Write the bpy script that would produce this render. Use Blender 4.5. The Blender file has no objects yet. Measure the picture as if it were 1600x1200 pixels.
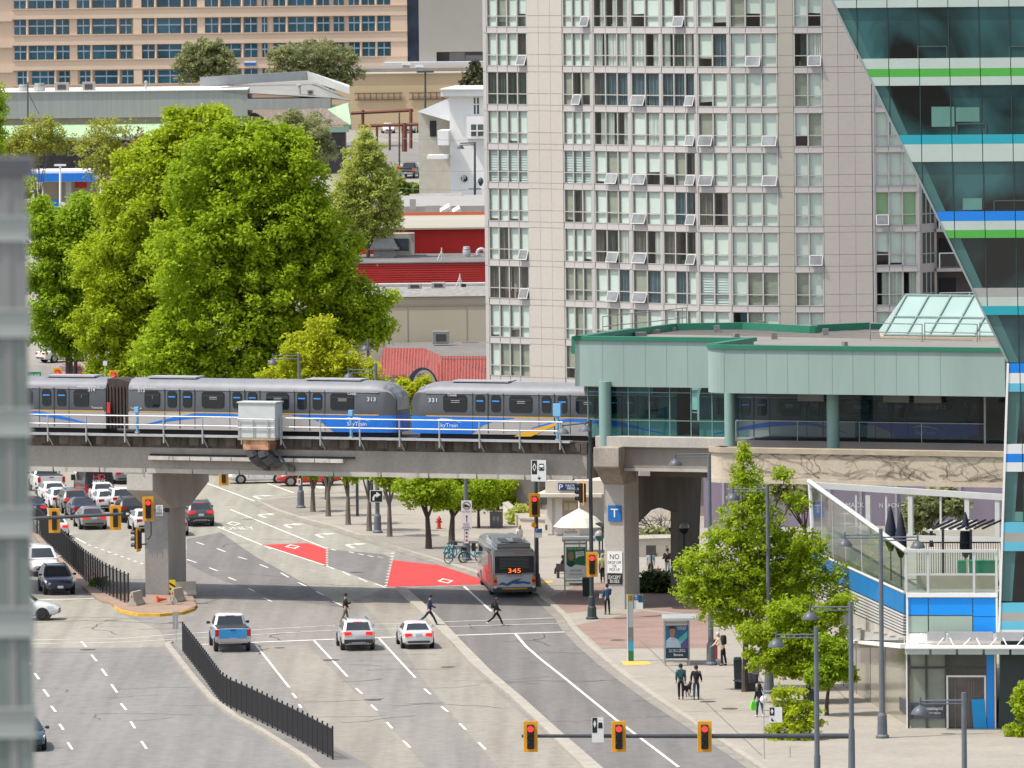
import bpy,math,random
import numpy as np
from mathutils import Vector,Matrix
random.seed(7);RNG=np.random.default_rng(11)
SC=bpy.context.scene;COL=SC.collection
# ---------------------------------------------------------------- camera
F,H=12500.0,41.0
TH,RO=math.atan(740/F),.011
_R0=np.array([1.,0,0]);_U0=np.array([0,math.sin(TH),math.cos(TH)])
CF=np.array([0,math.cos(TH),-math.sin(TH)])
CR=_R0*math.cos(RO)-_U0*math.sin(RO);CU=_U0*math.cos(RO)+_R0*math.sin(RO)
CC=np.array([0,0,H])
cd=bpy.data.cameras.new('camera');cam=bpy.data.objects.new('camera',cd);COL.objects.link(cam)
cd.sensor_width=36;cd.lens=F/1600*36;cd.clip_start=1;cd.clip_end=9000
mw=Matrix.Identity(4)
for i in range(3):
 mw[i][0]=CR[i];mw[i][1]=CU[i];mw[i][2]=-CF[i];mw[i][3]=CC[i]
cam.matrix_world=mw;SC.camera=cam
cd.dof.use_dof=True;cd.dof.focus_distance=490;cd.dof.aperture_fstop=3.7
# ---------------------------------------------------------------- light
SUN_DIR=Vector((-.46,-.15,.86)).normalized()
w=bpy.data.worlds.new("World");SC.world=w;w.use_nodes=True
nt=w.node_tree;bg=nt.nodes['Background'];bg.inputs[1].default_value=.15
sky=nt.nodes.new('ShaderNodeTexSky');sky.sky_type='NISHITA';sky.sun_disc=False
sky.sun_elevation=math.asin(SUN_DIR.z);sky.sun_rotation=math.atan2(SUN_DIR.x,SUN_DIR.y)
sky.air_density=1.0;sky.dust_density=2.2;sky.ozone_density=1.0
hs=nt.nodes.new('ShaderNodeHueSaturation');hs.inputs['Saturation'].default_value=.62;nt.links.new(sky.outputs[0],hs.inputs['Color']);nt.links.new(hs.outputs[0],bg.inputs[0])
sd=bpy.data.lights.new('sun','SUN');sd.energy=2.9;sd.angle=math.radians(.6);sd.color=(1,.94,.84)
so=bpy.data.objects.new('sun',sd);COL.objects.link(so);so.location=(0,0,300)
so.rotation_euler=SUN_DIR.to_track_quat('Z','Y').to_euler()
SC.view_settings.view_transform='Standard';SC.view_settings.look='None'
SC.view_settings.exposure=.64;SC.view_settings.gamma=1
SC.render.engine='CYCLES'
SC.cycles.max_bounces=6;SC.cycles.transparent_max_bounces=16;SC.cycles.diffuse_bounces=4
SC.cycles.glossy_bounces=3;SC.cycles.caustics_reflective=False;SC.cycles.caustics_refractive=False
# ---------------------------------------------------------------- measuring helpers: a photo pixel becomes a point on a real plane
def ray(x,y):return CF*F+CR*(x-800)-CU*(y-600)
def G(x,y,h=0.):
 d=ray(x,y);p=CC+d*((h-H)/d[2]);return(p[0],p[1],h)
def D(x,y,Y):
 d=ray(x,y);return tuple(CC+d*(Y/d[1]))
class Plane:
 """vertical plane: origin a, direction u (to the right), out = normal that faces the camera"""
 def __init__(s,a,u):
  L=math.hypot(*u);s.a=(a[0],a[1]);s.u=(u[0]/L,u[1]/L);s.n=(s.u[1],-s.u[0])
 def V(s,x,y,d=0.):
  r=ray(x,y);n=s.n;ax=s.a[0]+n[0]*d;ay=s.a[1]+n[1]*d
  k=(ax*n[0]+ay*n[1])/(r[0]*n[0]+r[1]*n[1]);p=CC+r*k
  return((p[0]-ax)*s.u[0]+(p[1]-ay)*s.u[1],p[2])
 def P(s,t,z,d=0.):
  return(s.a[0]+s.u[0]*t+s.n[0]*d,s.a[1]+s.u[1]*t+s.n[1]*d,z)
 def T(s,x,y,d=0.):return s.V(x,y,d)[0]
 def Z(s,x,y,d=0.):return s.V(x,y,d)[1]
 # ---------------------------------------------------------------- materials
MATS={}
def mat(name,col,rough=.75,var=.1,scale=1.5,metal=0.,spec=.4,stretch=None,bump=0.,emit=0.,coat=0.,fine=0.,warp=0.):
 if name in MATS:return MATS[name]
 m=bpy.data.materials.new(name);m.use_nodes=True;n=m.node_tree;b=n.nodes['Principled BSDF']
 b.inputs['Roughness'].default_value=rough;b.inputs['Metallic'].default_value=metal
 b.inputs['Specular IOR Level'].default_value=spec;b.inputs['Coat Weight'].default_value=coat
 b.inputs['Base Color'].default_value=(*col,1)
 if var:
  tc=n.nodes.new('ShaderNodeTexCoord');mp=n.nodes.new('ShaderNodeMapping')
  if stretch:mp.inputs['Scale'].default_value=stretch
  n.links.new(tc.outputs['Object'],mp.inputs[0])
  nz=n.nodes.new('ShaderNodeTexNoise');nz.inputs['Scale'].default_value=scale;nz.inputs['Detail'].default_value=6
  nz.inputs['Roughness'].default_value=.62 if not warp else .4;nz.inputs['Distortion'].default_value=warp
  n.links.new(mp.outputs[0],nz.inputs[0])
  rp=n.nodes.new('ShaderNodeValToRGB');e=rp.color_ramp.elements
  e[0].position,e[1].position=(.3,.7)if not warp else(.43,.6)
  e[0].color=tuple(c*(1-var)for c in col)+(1,);e[1].color=tuple(min(1,c*(1+var))for c in col)+(1,)
  n.links.new(nz.outputs[0],rp.inputs[0]);out=rp.outputs[0]
  if fine:
   n2=n.nodes.new('ShaderNodeTexNoise');n2.inputs['Scale'].default_value=scale*14;n2.inputs['Detail'].default_value=3
   n.links.new(tc.outputs['Object'],n2.inputs[0])
   r2=n.nodes.new('ShaderNodeValToRGB');r2.color_ramp.elements[0].color=(1-fine,)*3+(1,);r2.color_ramp.elements[1].color=(1+fine,)*3+(1,)
   r2.color_ramp.elements[0].position=.35;r2.color_ramp.elements[1].position=.65
   n.links.new(n2.outputs[0],r2.inputs[0])
   mx=n.nodes.new('ShaderNodeMix');mx.data_type='RGBA';mx.blend_type='MULTIPLY';mx.inputs[0].default_value=1
   n.links.new(out,mx.inputs[6]);n.links.new(r2.outputs[0],mx.inputs[7]);out=mx.outputs[2]
  n.links.new(out,b.inputs['Base Color'])
  if bump:
   bp=n.nodes.new('ShaderNodeBump');bp.inputs['Strength'].default_value=bump;bp.inputs['Distance'].default_value=.05
   n.links.new(nz.outputs[0],bp.inputs['Height']);n.links.new(bp.outputs[0],b.inputs['Normal'])
 if emit:
  b.inputs['Emission Color'].default_value=(*col,1);b.inputs['Emission Strength'].default_value=emit
 MATS[name]=m;return m
def glass(name,tint,clear=.8,gloss=.06,facing=.25):
 """a real pane: mostly see-through, tinted, with a mirror-like share that grows towards grazing angles"""
 if name in MATS:return MATS[name]
 m=bpy.data.materials.new(name);m.use_nodes=True;n=m.node_tree;n.nodes.remove(n.nodes['Principled BSDF'])
 o=n.nodes['Material Output'];tr=n.nodes.new('ShaderNodeBsdfTransparent');gl=n.nodes.new('ShaderNodeBsdfGlossy')
 tr.inputs[0].default_value=(*[c*clear for c in tint],1);gl.inputs['Roughness'].default_value=.03
 ge=n.nodes.new('ShaderNodeNewGeometry');dt=n.nodes.new('ShaderNodeVectorMath');dt.operation='DOT_PRODUCT'
 n.links.new(ge.outputs['Normal'],dt.inputs[0]);n.links.new(ge.outputs['Incoming'],dt.inputs[1])
 ops=[('ABSOLUTE',None),('SUBTRACT',1.),('POWER',5.),('MULTIPLY',.9),('ADD',gloss)];last=dt.outputs['Value']
 for op,v in ops:
  ad=n.nodes.new('ShaderNodeMath');ad.operation=op
  if op=='SUBTRACT':ad.inputs[0].default_value=1.;n.links.new(last,ad.inputs[1])
  else:
   n.links.new(last,ad.inputs[0])
   if v is not None:ad.inputs[1].default_value=v
  last=ad.outputs[0]
 ad.use_clamp=True;mx=n.nodes.new('ShaderNodeMixShader')
 n.links.new(ad.outputs[0],mx.inputs[0]);n.links.new(tr.outputs[0],mx.inputs[1]);n.links.new(gl.outputs[0],mx.inputs[2])
 n.links.new(mx.outputs[0],o.inputs[0]);MATS[name]=m;return m
 # ---------------------------------------------------------------- objects
ORG={}
def tag(o,label,cat,group=None,kind=None):
 if label:o['label']=label
 if cat:o['category']=cat
 if group:o['group']=group
 if kind:o['kind']=kind
 return o
def thing(name,label,cat,loc=(0,0,0),rz=0.,group=None):
 o=bpy.data.objects.new(name,None);COL.objects.link(o);o.empty_display_size=.3
 o.location=loc;o.rotation_euler=(0,0,rz);ORG[o.name]=np.array(loc,float)
 return tag(o,label,cat,group)
def root_of(o):
 while o.parent:o=o.parent
 return o
def link(name,me,parent=None,world=False):
 o=bpy.data.objects.new(name,me);COL.objects.link(o)
 if parent:
  if world:
   off=ORG.get(root_of(parent).name)
   if off is not None:me.transform(Matrix.Translation(Vector(-off)))
  o.parent=parent
 return o
class MB:
 def __init__(s):s.v=[];s.f=[];s.m=[]
 def add(s,vs,fs,m=0):
  b=len(s.v);s.v+=[tuple(p)for p in vs]
  s.f+=[tuple(b+i for i in f)for f in fs];s.m+=[m]*len(fs);return s
 def poly(s,pts,m=0):return s.add(pts,[tuple(range(len(pts)))],m)
 def box(s,c,d,rz=0.,m=0):
  x,y,z=(k/2 for k in d);ca,sa=math.cos(rz),math.sin(rz);vs=[]
  for k in(-z,z):
   for i,j in((-x,-y),(x,-y),(x,y),(-x,y)):
    vs.append((c[0]+i*ca-j*sa,c[1]+i*sa+j*ca,c[2]+k))
  return s.add(vs,[(3,2,1,0),(4,5,6,7),(0,1,5,4),(1,2,6,5),(2,3,7,6),(3,0,4,7)],m)
 def hexa(s,a,b,m=0):
  """two quads a, b (4 points each) joined"""
  return s.add(list(a)+list(b),[(3,2,1,0),(4,5,6,7),(0,1,5,4),(1,2,6,5),(2,3,7,6),(3,0,4,7)],m)
 def pb(s,pl,t0,t1,z0,z1,d0,d1,m=0):
  """box on a plane: t along, z up, d out towards the camera"""
  q=lambda d:[pl.P(t0,z0,d),pl.P(t1,z0,d),pl.P(t1,z1,d),pl.P(t0,z1,d)]
  return s.hexa(q(d0),q(d1),m)
 def pp(s,pl,tz,d0,d1,m=0):
  """a polygon (t,z) on a plane given thickness from d0 to d1"""
  n=len(tz);a=[pl.P(t,z,d0)for t,z in tz];b=[pl.P(t,z,d1)for t,z in tz]
  return s.add(a+b,[tuple(range(n))[::-1],tuple(range(n,2*n))]+[(i,(i+1)%n,n+(i+1)%n,n+i)for i in range(n)],m)
 def prism(s,xy,z0,z1,m=0,mtop=None):
  n=len(xy);a=[(p[0],p[1],z0)for p in xy];b=[(p[0],p[1],z1)for p in xy]
  s.add(a+b,[tuple(range(n))[::-1]]+[(i,(i+1)%n,n+(i+1)%n,n+i)for i in range(n)],m)
  return s.add(b,[tuple(range(n))],m if mtop is None else mtop)
 def tube(s,p0,p1,r0,r1=None,n=8,m=0):
  r1=r0 if r1 is None else r1;a,b=Vector(p0),Vector(p1);d=(b-a)
  if d.length<1e-6:return s
  q=d.to_track_quat('Z','Y');vs=[]
  for p,r in((a,r0),(b,r1)):
   for i in range(n):
    t=2*math.pi*i/n;vs.append(p+q@Vector((r*math.cos(t),r*math.sin(t),0)))
  return s.add(vs,[(i,(i+1)%n,n+(i+1)%n,n+i)for i in range(n)]+[tuple(range(n))[::-1],tuple(range(n,2*n))],m)
 def path(s,pts,r,n=6,m=0,r1=None):
  for i in range(len(pts)-1):
   k0=i/(len(pts)-1);k1=(i+1)/(len(pts)-1);e=r if r1 is None else r1
   s.tube(pts[i],pts[i+1],r+(e-r)*k0,r+(e-r)*k1,n,m)
  return s
 def lathe(s,c,prof,n=12,m=0,axis='Z'):
  vs=[]
  for r,z in prof:
   for i in range(n):
    t=2*math.pi*i/n;p=(r*math.cos(t),r*math.sin(t),z)
    if axis=='Y':p=(p[0],p[2],p[1])
    if axis=='X':p=(p[2],p[0],p[1])
    vs.append((c[0]+p[0],c[1]+p[1],c[2]+p[2]))
  k=len(prof);fs=[(j*n+i,j*n+(i+1)%n,(j+1)*n+(i+1)%n,(j+1)*n+i)for j in range(k-1)for i in range(n)]
  return s.add(vs,fs+[tuple(range(n))[::-1],tuple(range((k-1)*n,k*n))],m)
 def loft(s,rings,m=0,caps=True):
  n=len(rings[0]);vs=[p for r in rings for p in r];k=len(rings)
  fs=[(j*n+i,j*n+(i+1)%n,(j+1)*n+(i+1)%n,(j+1)*n+i)for j in range(k-1)for i in range(n)]
  if caps:fs+=[tuple(range(n))[::-1],tuple(range((k-1)*n,k*n))]
  return s.add(vs,fs,m)
 def mesh(s,name,mats):
  me=bpy.data.meshes.new(name);me.from_pydata(s.v,[],s.f)
  for m in(mats if isinstance(mats,(list,tuple))else[mats]):me.materials.append(m)
  if any(s.m):me.polygons.foreach_set('material_index',s.m)
  return me
 def build(s,name,mats,parent=None,world=True,smooth=False,bevel=0.):
  me=s.mesh(name,mats)
  import bmesh
  bm=bmesh.new();bm.from_mesh(me);bmesh.ops.recalc_face_normals(bm,faces=bm.faces);bm.to_mesh(me);bm.free()
  if smooth:
   me.polygons.foreach_set('use_smooth',[True]*len(me.polygons));me.set_sharp_from_angle(angle=math.radians(smooth if smooth>1 else 40))
  o=link(name,me,parent,world)
  if bevel:
   b=o.modifiers.new('edge','BEVEL');b.width=bevel;b.segments=2;b.limit_method='ANGLE'
  return o
def struct(name,mb,m):
 o=mb.build(name,m);o['kind']='structure';return o
def text(s,mat_,parent,org,ex,ey,w,h,name='lettering',depth=.012,world=True):
 """lettering fitted into a w x h box whose lower left corner is org; ex, ey unit axes"""
 c=bpy.data.curves.new('t','FONT');c.body=s;c.extrude=0;c.resolution_u=2;c.align_x='CENTER';c.space_line=.85
 o=bpy.data.objects.new('t',c);COL.objects.link(o);dg=bpy.context.evaluated_depsgraph_get()
 me=bpy.data.meshes.new_from_object(o.evaluated_get(dg));bpy.data.objects.remove(o)
 n=len(me.vertices);co=np.zeros(n*3);me.vertices.foreach_get('co',co);co=co.reshape(-1,3)
 lo,hi=co.min(0),co.max(0);ex=np.array(ex,float);ey=np.array(ey,float);ez=np.cross(ex,ey)
 u=(co[:,:1]-lo[0])/(hi[0]-lo[0])*w;v=(co[:,1:2]-lo[1])/(hi[1]-lo[1])*h
 p=np.array(org,float)+u*ex+v*ey+ez*depth
 me.vertices.foreach_set('co',p.ravel());me.materials.clear();me.materials.append(mat_);me.name=name
 return link(name,me,parent,world)
def ptext(s,m,parent,pl,x0,x1,y0,y1,d,name='lettering'):
 """lettering on a vertical plane between photo columns x0-x1, rows y0 (top) - y1"""
 t0,z0=pl.V(x0,y1,d);t1,z1=pl.V(x1,y0,d)
 return text(s,m,parent,pl.P(t0,z0,d),(pl.u[0],pl.u[1],0),(0,0,1),t1-t0,z1-z0,name,0)
def facing(x,y,Y):
 """plane square to the camera through a point at depth Y"""
 p=D(x,y,Y);return Plane((p[0],p[1]),(1,0))
def copy_tree(o,parent=None):
 c=o.copy();COL.objects.link(c)
 if parent:c.parent=parent
 for ch in list(o.children):copy_tree(ch,c)
 return c
def ss(*rgb):
 return tuple(((c/255)/12.92 if c/255<=.04045 else((c/255+.055)/1.055)**2.4)for c in rgb)
def road(name,c):
 """tarmac: broad patches, wear stretched along the lanes, grain and dark oil spots"""
 m=mat(name,c,.9,.055,.1,fine=.08);n=m.node_tree;b=n.nodes['Principled BSDF'];old=b.inputs['Base Color'].links[0].from_socket
 tc=n.nodes.new('ShaderNodeTexCoord');mp=n.nodes.new('ShaderNodeMapping');mp.inputs['Rotation'].default_value=(0,0,-.105);mp.inputs['Scale'].default_value=(1.1,.035,1);n.links.new(tc.outputs['Object'],mp.inputs[0])
 for sock,sc,lo,hi,dk in((mp.outputs[0],1.,.38,.66,.84),(tc.outputs['Object'],.8,.64,.74,.8)):
  z=n.nodes.new('ShaderNodeTexNoise');z.inputs['Scale'].default_value=sc;z.inputs['Detail'].default_value=5;n.links.new(sock,z.inputs[0])
  r=n.nodes.new('ShaderNodeValToRGB');e=r.color_ramp.elements;e[0].position=lo;e[1].position=hi;e[0].color=(1.03,1.03,1.03,1);e[1].color=(dk,dk,dk,1);n.links.new(z.outputs[0],r.inputs[0])
  x=n.nodes.new('ShaderNodeMix');x.data_type='RGBA';x.blend_type='MULTIPLY';x.inputs[0].default_value=1;n.links.new(old,x.inputs[6]);n.links.new(r.outputs[0],x.inputs[7]);old=x.outputs[2]
 n.links.new(old,b.inputs['Base Color']);return m
 # shared materials
CONC=mat('concrete',(.315,.288,.255),.85,.16,.5,stretch=(1,1,.35),fine=.06,bump=.1)
CONC_L=mat('pale concrete',(.43,.405,.36),.85,.14,.6,stretch=(1,1,.4),fine=.06)
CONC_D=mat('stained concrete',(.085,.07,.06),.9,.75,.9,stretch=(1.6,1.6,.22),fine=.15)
ASPH=road('worn asphalt',(.228,.213,.192))
ASPH_D=road('dark asphalt',(.168,.158,.149))
ASPH_L=road('pale road surface',(.29,.275,.23))
ASPH_P=road('tan road surface',(.272,.246,.208))
PAVE=mat('paving concrete',(.315,.285,.242),.9,.1,.25,fine=.06)
PAVE_B=mat('brick paving',(.27,.185,.155),.9,.14,.5,fine=.1)
KERB=mat('kerb concrete',(.36,.33,.28),.9,.14,.8,fine=.08)
WHITE=mat('white paint',(.78,.77,.74),.6,.05,2)
LINE=mat('road paint',(.70,.68,.62),.8,.22,1.2,fine=.15)
YELL=mat('yellow paint',(.62,.36,.035),.7,.2,1.5)
BLACK=mat('black plastic',(.016,.016,.018),.5,.1,3)
DGREY=mat('dark grey metal',(.055,.06,.068),.5,.15,3)
GREY=mat('grey metal',(.22,.23,.24),.5,.12,3)
POLE=mat('grey lamp paint',(.115,.13,.15),.55,.14,2)
STEEL=mat('galvanised steel',(.42,.43,.43),.45,.12,2,metal=.3)
SIGNW=mat('sign white',(.74,.74,.72),.5,.03,2)
SIGNK=mat('sign black',(.012,.012,.013),.5,0)
BLUE=mat('sign blue',(.012,.13,.42),.5,.04,2)
RED=mat('red paint',(.50,.035,.03),.5,.1,2)
SIGY=mat('signal yellow',(.80,.36,.02),.5,.08,2)
# ================================================================ ground, roads, islands
def terrain_h(y):
 for(a,ha),(b,hb)in zip(TERR,TERR[1:]):
  if y<=b:return ha+(hb-ha)*max(0,(y-a))/(b-a)
 return TERR[-1][1]
TERR=[(-500,0),(620,0),(900,5.5),(1025,6.5),(1140,8.5),(1400,11),(4000,14)]
mb=MB();ys=[-500,100,620,700,800,900,1025,1140,1250,1400,2500,4000]
for a,b in zip(ys,ys[1:]):
 mb.poly([(-900,a,terrain_h(a)),(900,a,terrain_h(a)),(900,b,terrain_h(b)),(-900,b,terrain_h(b))])
struct('ground',mb,mat('ground',(.27,.255,.225),.95,.14,.08,fine=.06))
gpoly=lambda pts,z:[G(x,y,z)for x,y in pts]
mb=MB();mb.poly([(-75,330,.004),(60,330,.004),(60,612,.004),(-75,612,.004)]);struct('road',mb,ASPH)
def sheet(name,m,z,*polys):
 mb=MB()
 for p in polys:mb.poly(gpoly(p,z))
 return struct(name,mb,m)
sheet('road_pale_lanes',ASPH_L,.008,[(-40,735),(300,735),(420,735),(600,735),(600,765),(465,772),(400,783),(480,810),(620,853),(606,918),(535,945),(400,881),(320,845),(250,880),(225,905),(205,905),(120,850),(40,810),(-60,770)],[(-200,925),(170,938),(185,957),(250,985),(262,1010),(-200,1030)])
sheet('road_tan_lanes',ASPH_P,.008,[(560,935),(648,935),(700,1000),(760,1068),(850,1145),(950,1235),(860,1290),(735,1150),(660,1060),(620,1000)],[(400,1010),(480,1008),(610,1135),(700,1240),(560,1240),(480,1110)])
sheet('road_dark_patch',ASPH_D,.009,[(625,919),(752,915),(842,930),(880,962),(893,985),(950,1037),(1030,1096),(1090,1135),(1210,1215),(1100,1290),(960,1240),(850,1133),(720,1000),(690,975)],[(292,842),(345,832),(400,870),(470,908),(540,950),(430,935),(330,900),(292,880)],[(512,858),(600,866),(612,872),(602,916),(512,884)])
sheet('road_side_patch',road('grey asphalt',(.21,.202,.19)),.012,[(45,1012),(255,1012),(330,1095),(400,1145),(520,1240),(45,1240)])
sheet('red_bus_lane',mat('red lane coating',(.52,.045,.04),.8,.12,.6,fine=.08),.014,[(410,851),(480,848.5),(510,857),(510,883)],[(614,875),(668,881),(704,885),(790,900),(800,912),(604,917)])
# painted lines
def seg(mb,x0,y0,x1,y1,w=.13,z=.019):
 a=np.array(G(x0,y0,z));b=np.array(G(x1,y1,z));d=b-a;L=math.hypot(d[0],d[1]);n=np.array([-d[1],d[0],0])/L*w/2
 mb.poly([a-n,b-n,b+n,a+n])
LM=MB()
for s in[(400,1008,452,1074),(491,1001,543,1057),(592,997,649,1059),(457,1083,463,1091),(556,1075,566,1084),(663,1076,673,1085),(580,1101,589,1110),(690,1104,700,1112),(604,1128,613,1138),(718,1130,728,1140),(630,1157,641,1168),(748,1160,759,1171),(467,1100,471,1106),(484,1126,491,1134),(505,1155,513,1166),(127,1002,135,1011),(143,1023,151,1033),(159,1045,167,1056),(174,1069,183,1082),(189,1099,197,1109),(204,1127,211,1138),(221,1158,229,1170),(42,1031,48,1038),(54,1052,61,1061),(68,1077,76,1088),(80,1103,87,1112),(93,1131,99,1140),(106,1160,113,1171),(307,847,319,851),(339,857,352,862),(372,870,386,874),(292,874,307,879),(327,887,340,892),(357,902,369,907),(388,919,398,924),(412,934,425,940),(406,882,419,887),(439,895,451,902),(466,910,479,916),(494,924,506,930),(520,939,534,946),(507,883,522,889),(535,893,547,899),(560,903,574,909),(586,912,603,918),(517,858,525,860),(545,862,553,864),(560,865,568,867),(575,868,583,870),(590,870,598,871),(50,733,52,738),(113,735,120,739),(183,737,192,741),(75,747,100,747)]:
 seg(LM,*s)
for s in[(360,796,510,857),(340,823,425,858),(410,851.5,510,884),(315,752,398,783),(417,755,459,770),(110,836,134,849),(47,790,112,837),(725,916,768,955),(604,917.5,752,914)]:
 seg(LM,*s,w=.15)
seg(LM,491,757,505,763,.6)
for k in range(9):
 seg(LM,138+k*10.2,851+k*3.6,142+k*10.2,852.5+k*3.6,.14)
c=[(805,990),(822,1010),(845,1030),(880,1057.5),(920,1090),(962,1124),(1010,1160),(1060,1198)]
for a,b in zip(c,c[1:]):seg(LM,*a,*b,w=.16)
for k in range(8):
 y=856+k*3.8;seg(LM,508.7,y,513.2,y,.32)
for k in range(12):
 y=864.5+k*4.6;x=613.5-k;seg(LM,x-2.4,y,x+2.4,y,.4)
struct('lane_markings',LM,LINE)
CW=MB()
for s,wd in[((-60,1001,185,998),.16),((185,998,285,990),.16),((285,990,525,977),.16),((525,977,655,973),.16),((-60,1008,200,1003),.16),((200,1003,285,998),.16),((285,998,520,984.5),.16),((520,984.5,690,981),.16),((316,1007,400,1003.5),.4),((400,1003.5,525,998.5),.4),((525,998.5,625,995),.4),((692,971.5,874,965),.16),((700,979,881,973.5),.16),((712,992.5,893,987),.36),((-40,940,147,935),.4)]:
 seg(CW,*s,w=wd)
struct('crosswalk_markings',CW,LINE)
# arrows, diamonds and the word on the road
SY=MB()
def ground_shape(mb,cx,cy,pts,sc,slope=-.2):
 c=np.array(G(cx,cy,.0185));f=np.array([slope,1,0]);f/=np.linalg.norm(f);r=np.array([f[1],-f[0],0])
 mb.poly([c+r*x*sc+f*y*sc for x,y in pts])
ARW=[(-.1,-1.6),(.1,-1.6),(.1,.5),(.25,.9),(.6,1.0),(.6,.6),(1.3,1.2),(.6,1.8),(.6,1.3),(.15,1.2),(-.1,.7)]
for x,y in[(400,777),(408,806),(448,822),(497,837),(545,853)]:ground_shape(SY,x,y,ARW,1.15)
for x,y in[(457,854),(696,907.5),(365,818)]:
 for a,b in(((-.45,0),(0,1.7)),((0,1.7),(.45,0)),((.45,0),(0,-1.7)),((0,-1.7),(-.45,0))):
  a=np.array(a);b=np.array(b);q=lambda p,k:(p[0]*k,p[1]*k)
  ground_shape(SY,x,y,[q(a,1),q(b,1),q(b,.66),q(a,.66)],1.1,-.1)
struct('road_symbols',SY,LINE)
t=text('ONLY',LINE,None,np.array(G(352,828,.016)),(1,-.05,0),(-.15,1,0),2.1,2.6,'road_lettering');t['kind']='structure'
# pavements and islands: raised, with kerb faces
K=[(400,781),(430,797),(480,812),(520,822),(560,836),(600,848),(640,861),(700,880),(740,893),(841,928),(856,940),(880,962),(890,978),(915,1005),(950,1035),(985,1062),(1030,1094),(1090,1133),(1190,1200),(1330,1290)]
def raised(name,pts,m,z=.14,kerb=.3):
 xy=[G(x,y,z)[:2]for x,y in pts];mb=MB();mb.prism(xy,-.05,z,0,0);return struct(name,mb,m)
raised('pavement',K+[(1900,1290),(1900,745),(900,752),(700,765),(465,774)],PAVE)
mb=MB();kp=[np.array(G(x,y,.146))for x,y in K]
for i in range(len(kp)-1):
 a,b=kp[i],kp[i+1];d=b-a;n=np.array([-d[1],d[0],0]);n/=np.linalg.norm(n)
 if n[0]<0:n=-n
 mb.hexa([a-[0,0,.2],b-[0,0,.2],b+n*.34-[0,0,.2],a+n*.34-[0,0,.2]],[a,b,b+n*.34,a+n*.34])
struct('kerb',mb,KERB)
mb=MB()
for i in range(len(kp)-1):
 a,b=kp[i]*[1,1,0],kp[i+1]*[1,1,0];d=b-a;n=np.array([-d[1],d[0],0]);n/=np.linalg.norm(n)
 if n[0]<0:n=-n
 mb.poly([a-n*.5+[0,0,.021],b-n*.5+[0,0,.021],b-n*.02+[0,0,.021],a-n*.02+[0,0,.021]])
struct('gutter',mb,mat('gutter concrete',(.25,.23,.2),.9,.2,.6,fine=.1))
sheet('pavement_brick',PAVE_B,.148,[(858,934),(900,915),(1010,900),(1130,932),(1100,962),(975,947),(885,958)],[(900,977),(1000,955),(1110,962),(1116,1012),(940,1013)])
sheet('pavement_dark',mat('dark paving',(.25,.225,.195),.9,.12,.3,fine=.08),.149,[(404,782),(470,776),(700,772),(700,782),(560,796),(470,806),(440,796)],[(560,836),(700,838),(760,860),(760,893),(690,874)])
sheet('tactile_paving',mat('tactile yellow',(.66,.42,.1),.8,.1,3),.152,[(970,1033),(1012,1033),(1019,1038),(976,1040)],[(843,908),(862,907),(865,910),(848,912)])
mb=MB()
for x0,y0,x1,y1 in[(905,985,1300,965),(940,1013,1350,1000),(985,1060,1400,1050),(1060,1112,1420,1105),(1130,960,1230,1133),(1230,1000,1330,1100),(1000,1000,1190,1180),(600,846,900,838),(520,820,800,815),(700,876,900,866)]:
 seg(mb,x0,y0,x1,y1,.05,.153)
struct('paving_joints',mb,mat('joint',(.16,.145,.125),.9,.1,1))
mb=MB();rc=random.Random(12)
for x0,x1,y0,y1,nn in((60,260,1015,1130,9),(400,800,1000,1130,16),(740,1040,990,1130,12),(300,620,830,960,14),(80,260,955,1000,5),(700,870,920,985,5)):
 for _ in range(nn):
  x,y=rc.uniform(x0,x1),rc.uniform(y0,y1);p=np.array(G(x,y,.0165));a=rc.choice([1.57+.1,0.,.3])+rc.uniform(-.25,.25);wd=rc.uniform(.02,.045)
  for _s in range(rc.randint(3,9)):
   q=p+np.array([math.cos(a),math.sin(a),0])*rc.uniform(.4,1.1);d_=(q-p)/np.linalg.norm(q-p);n_=np.array([-d_[1],d_[0],0])*wd;mb.poly([p-n_,q-n_,q+n_,p+n_]);p=q;a+=rc.uniform(-.6,.6)
struct('road_cracks',mb,mat('crack sealant',(.07,.066,.062),.9,.2,2))
mb=MB()
def disc(mb,x,y,r,z):
 c=G(x,y,z);mb.poly([(c[0]+r*math.cos(t),c[1]+r*math.sin(t),z)for t in np.linspace(0,2*math.pi,20)[:-1]])
for x,y,r,z in[(1106,1096,.42,.155),(1140,1107,.42,.155),(965,1000,.42,.155),(137,1015,.45,.02),(517,1031,.45,.02),(583,1093,.45,.02),(556,894,.4,.02),(437,1012,.3,.02),(700,1042,.4,.021)]:disc(mb,x,y,r,z)
struct('manhole_covers',mb,mat('cast iron',(.09,.075,.06),.7,.25,4))
ISL=[(40,812),(62,824),(110,858),(150,893),(200,927),(228,935),(228,918),(292,914),(303,935),(307,946),(285,955),(250,958.5),(215,958),(188,952),(170,940),(158,938),(128,916),(112,893),(85,868),(55,840)]
raised('median_island',ISL,mat('brick median',(.30,.215,.165),.9,.2,.5,fine=.1),.16)
mb=MB();ip=[np.array(G(x,y,.17))for x,y in[(307,944),(303,950),(285,956),(250,959),(215,958.5),(188,953),(178,946)]]
for a,b in zip(ip,ip[1:]):
 u=np.array([0,.35,0]);mb.hexa([a-[0,0,.2],b-[0,0,.2],b+u-[0,0,.2],a+u-[0,0,.2]],[a,b,b+u,a+u])
struct('yellow_kerb',mb,YELL)
MED2=[(258,1004),(268,1004),(288,1018),(318,1060),(345,1097),(372,1113),(430,1133),(520,1165),(640,1230),(560,1260),(470,1180),(400,1136),(365,1118),(325,1088),(300,1060),(275,1028)]
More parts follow.
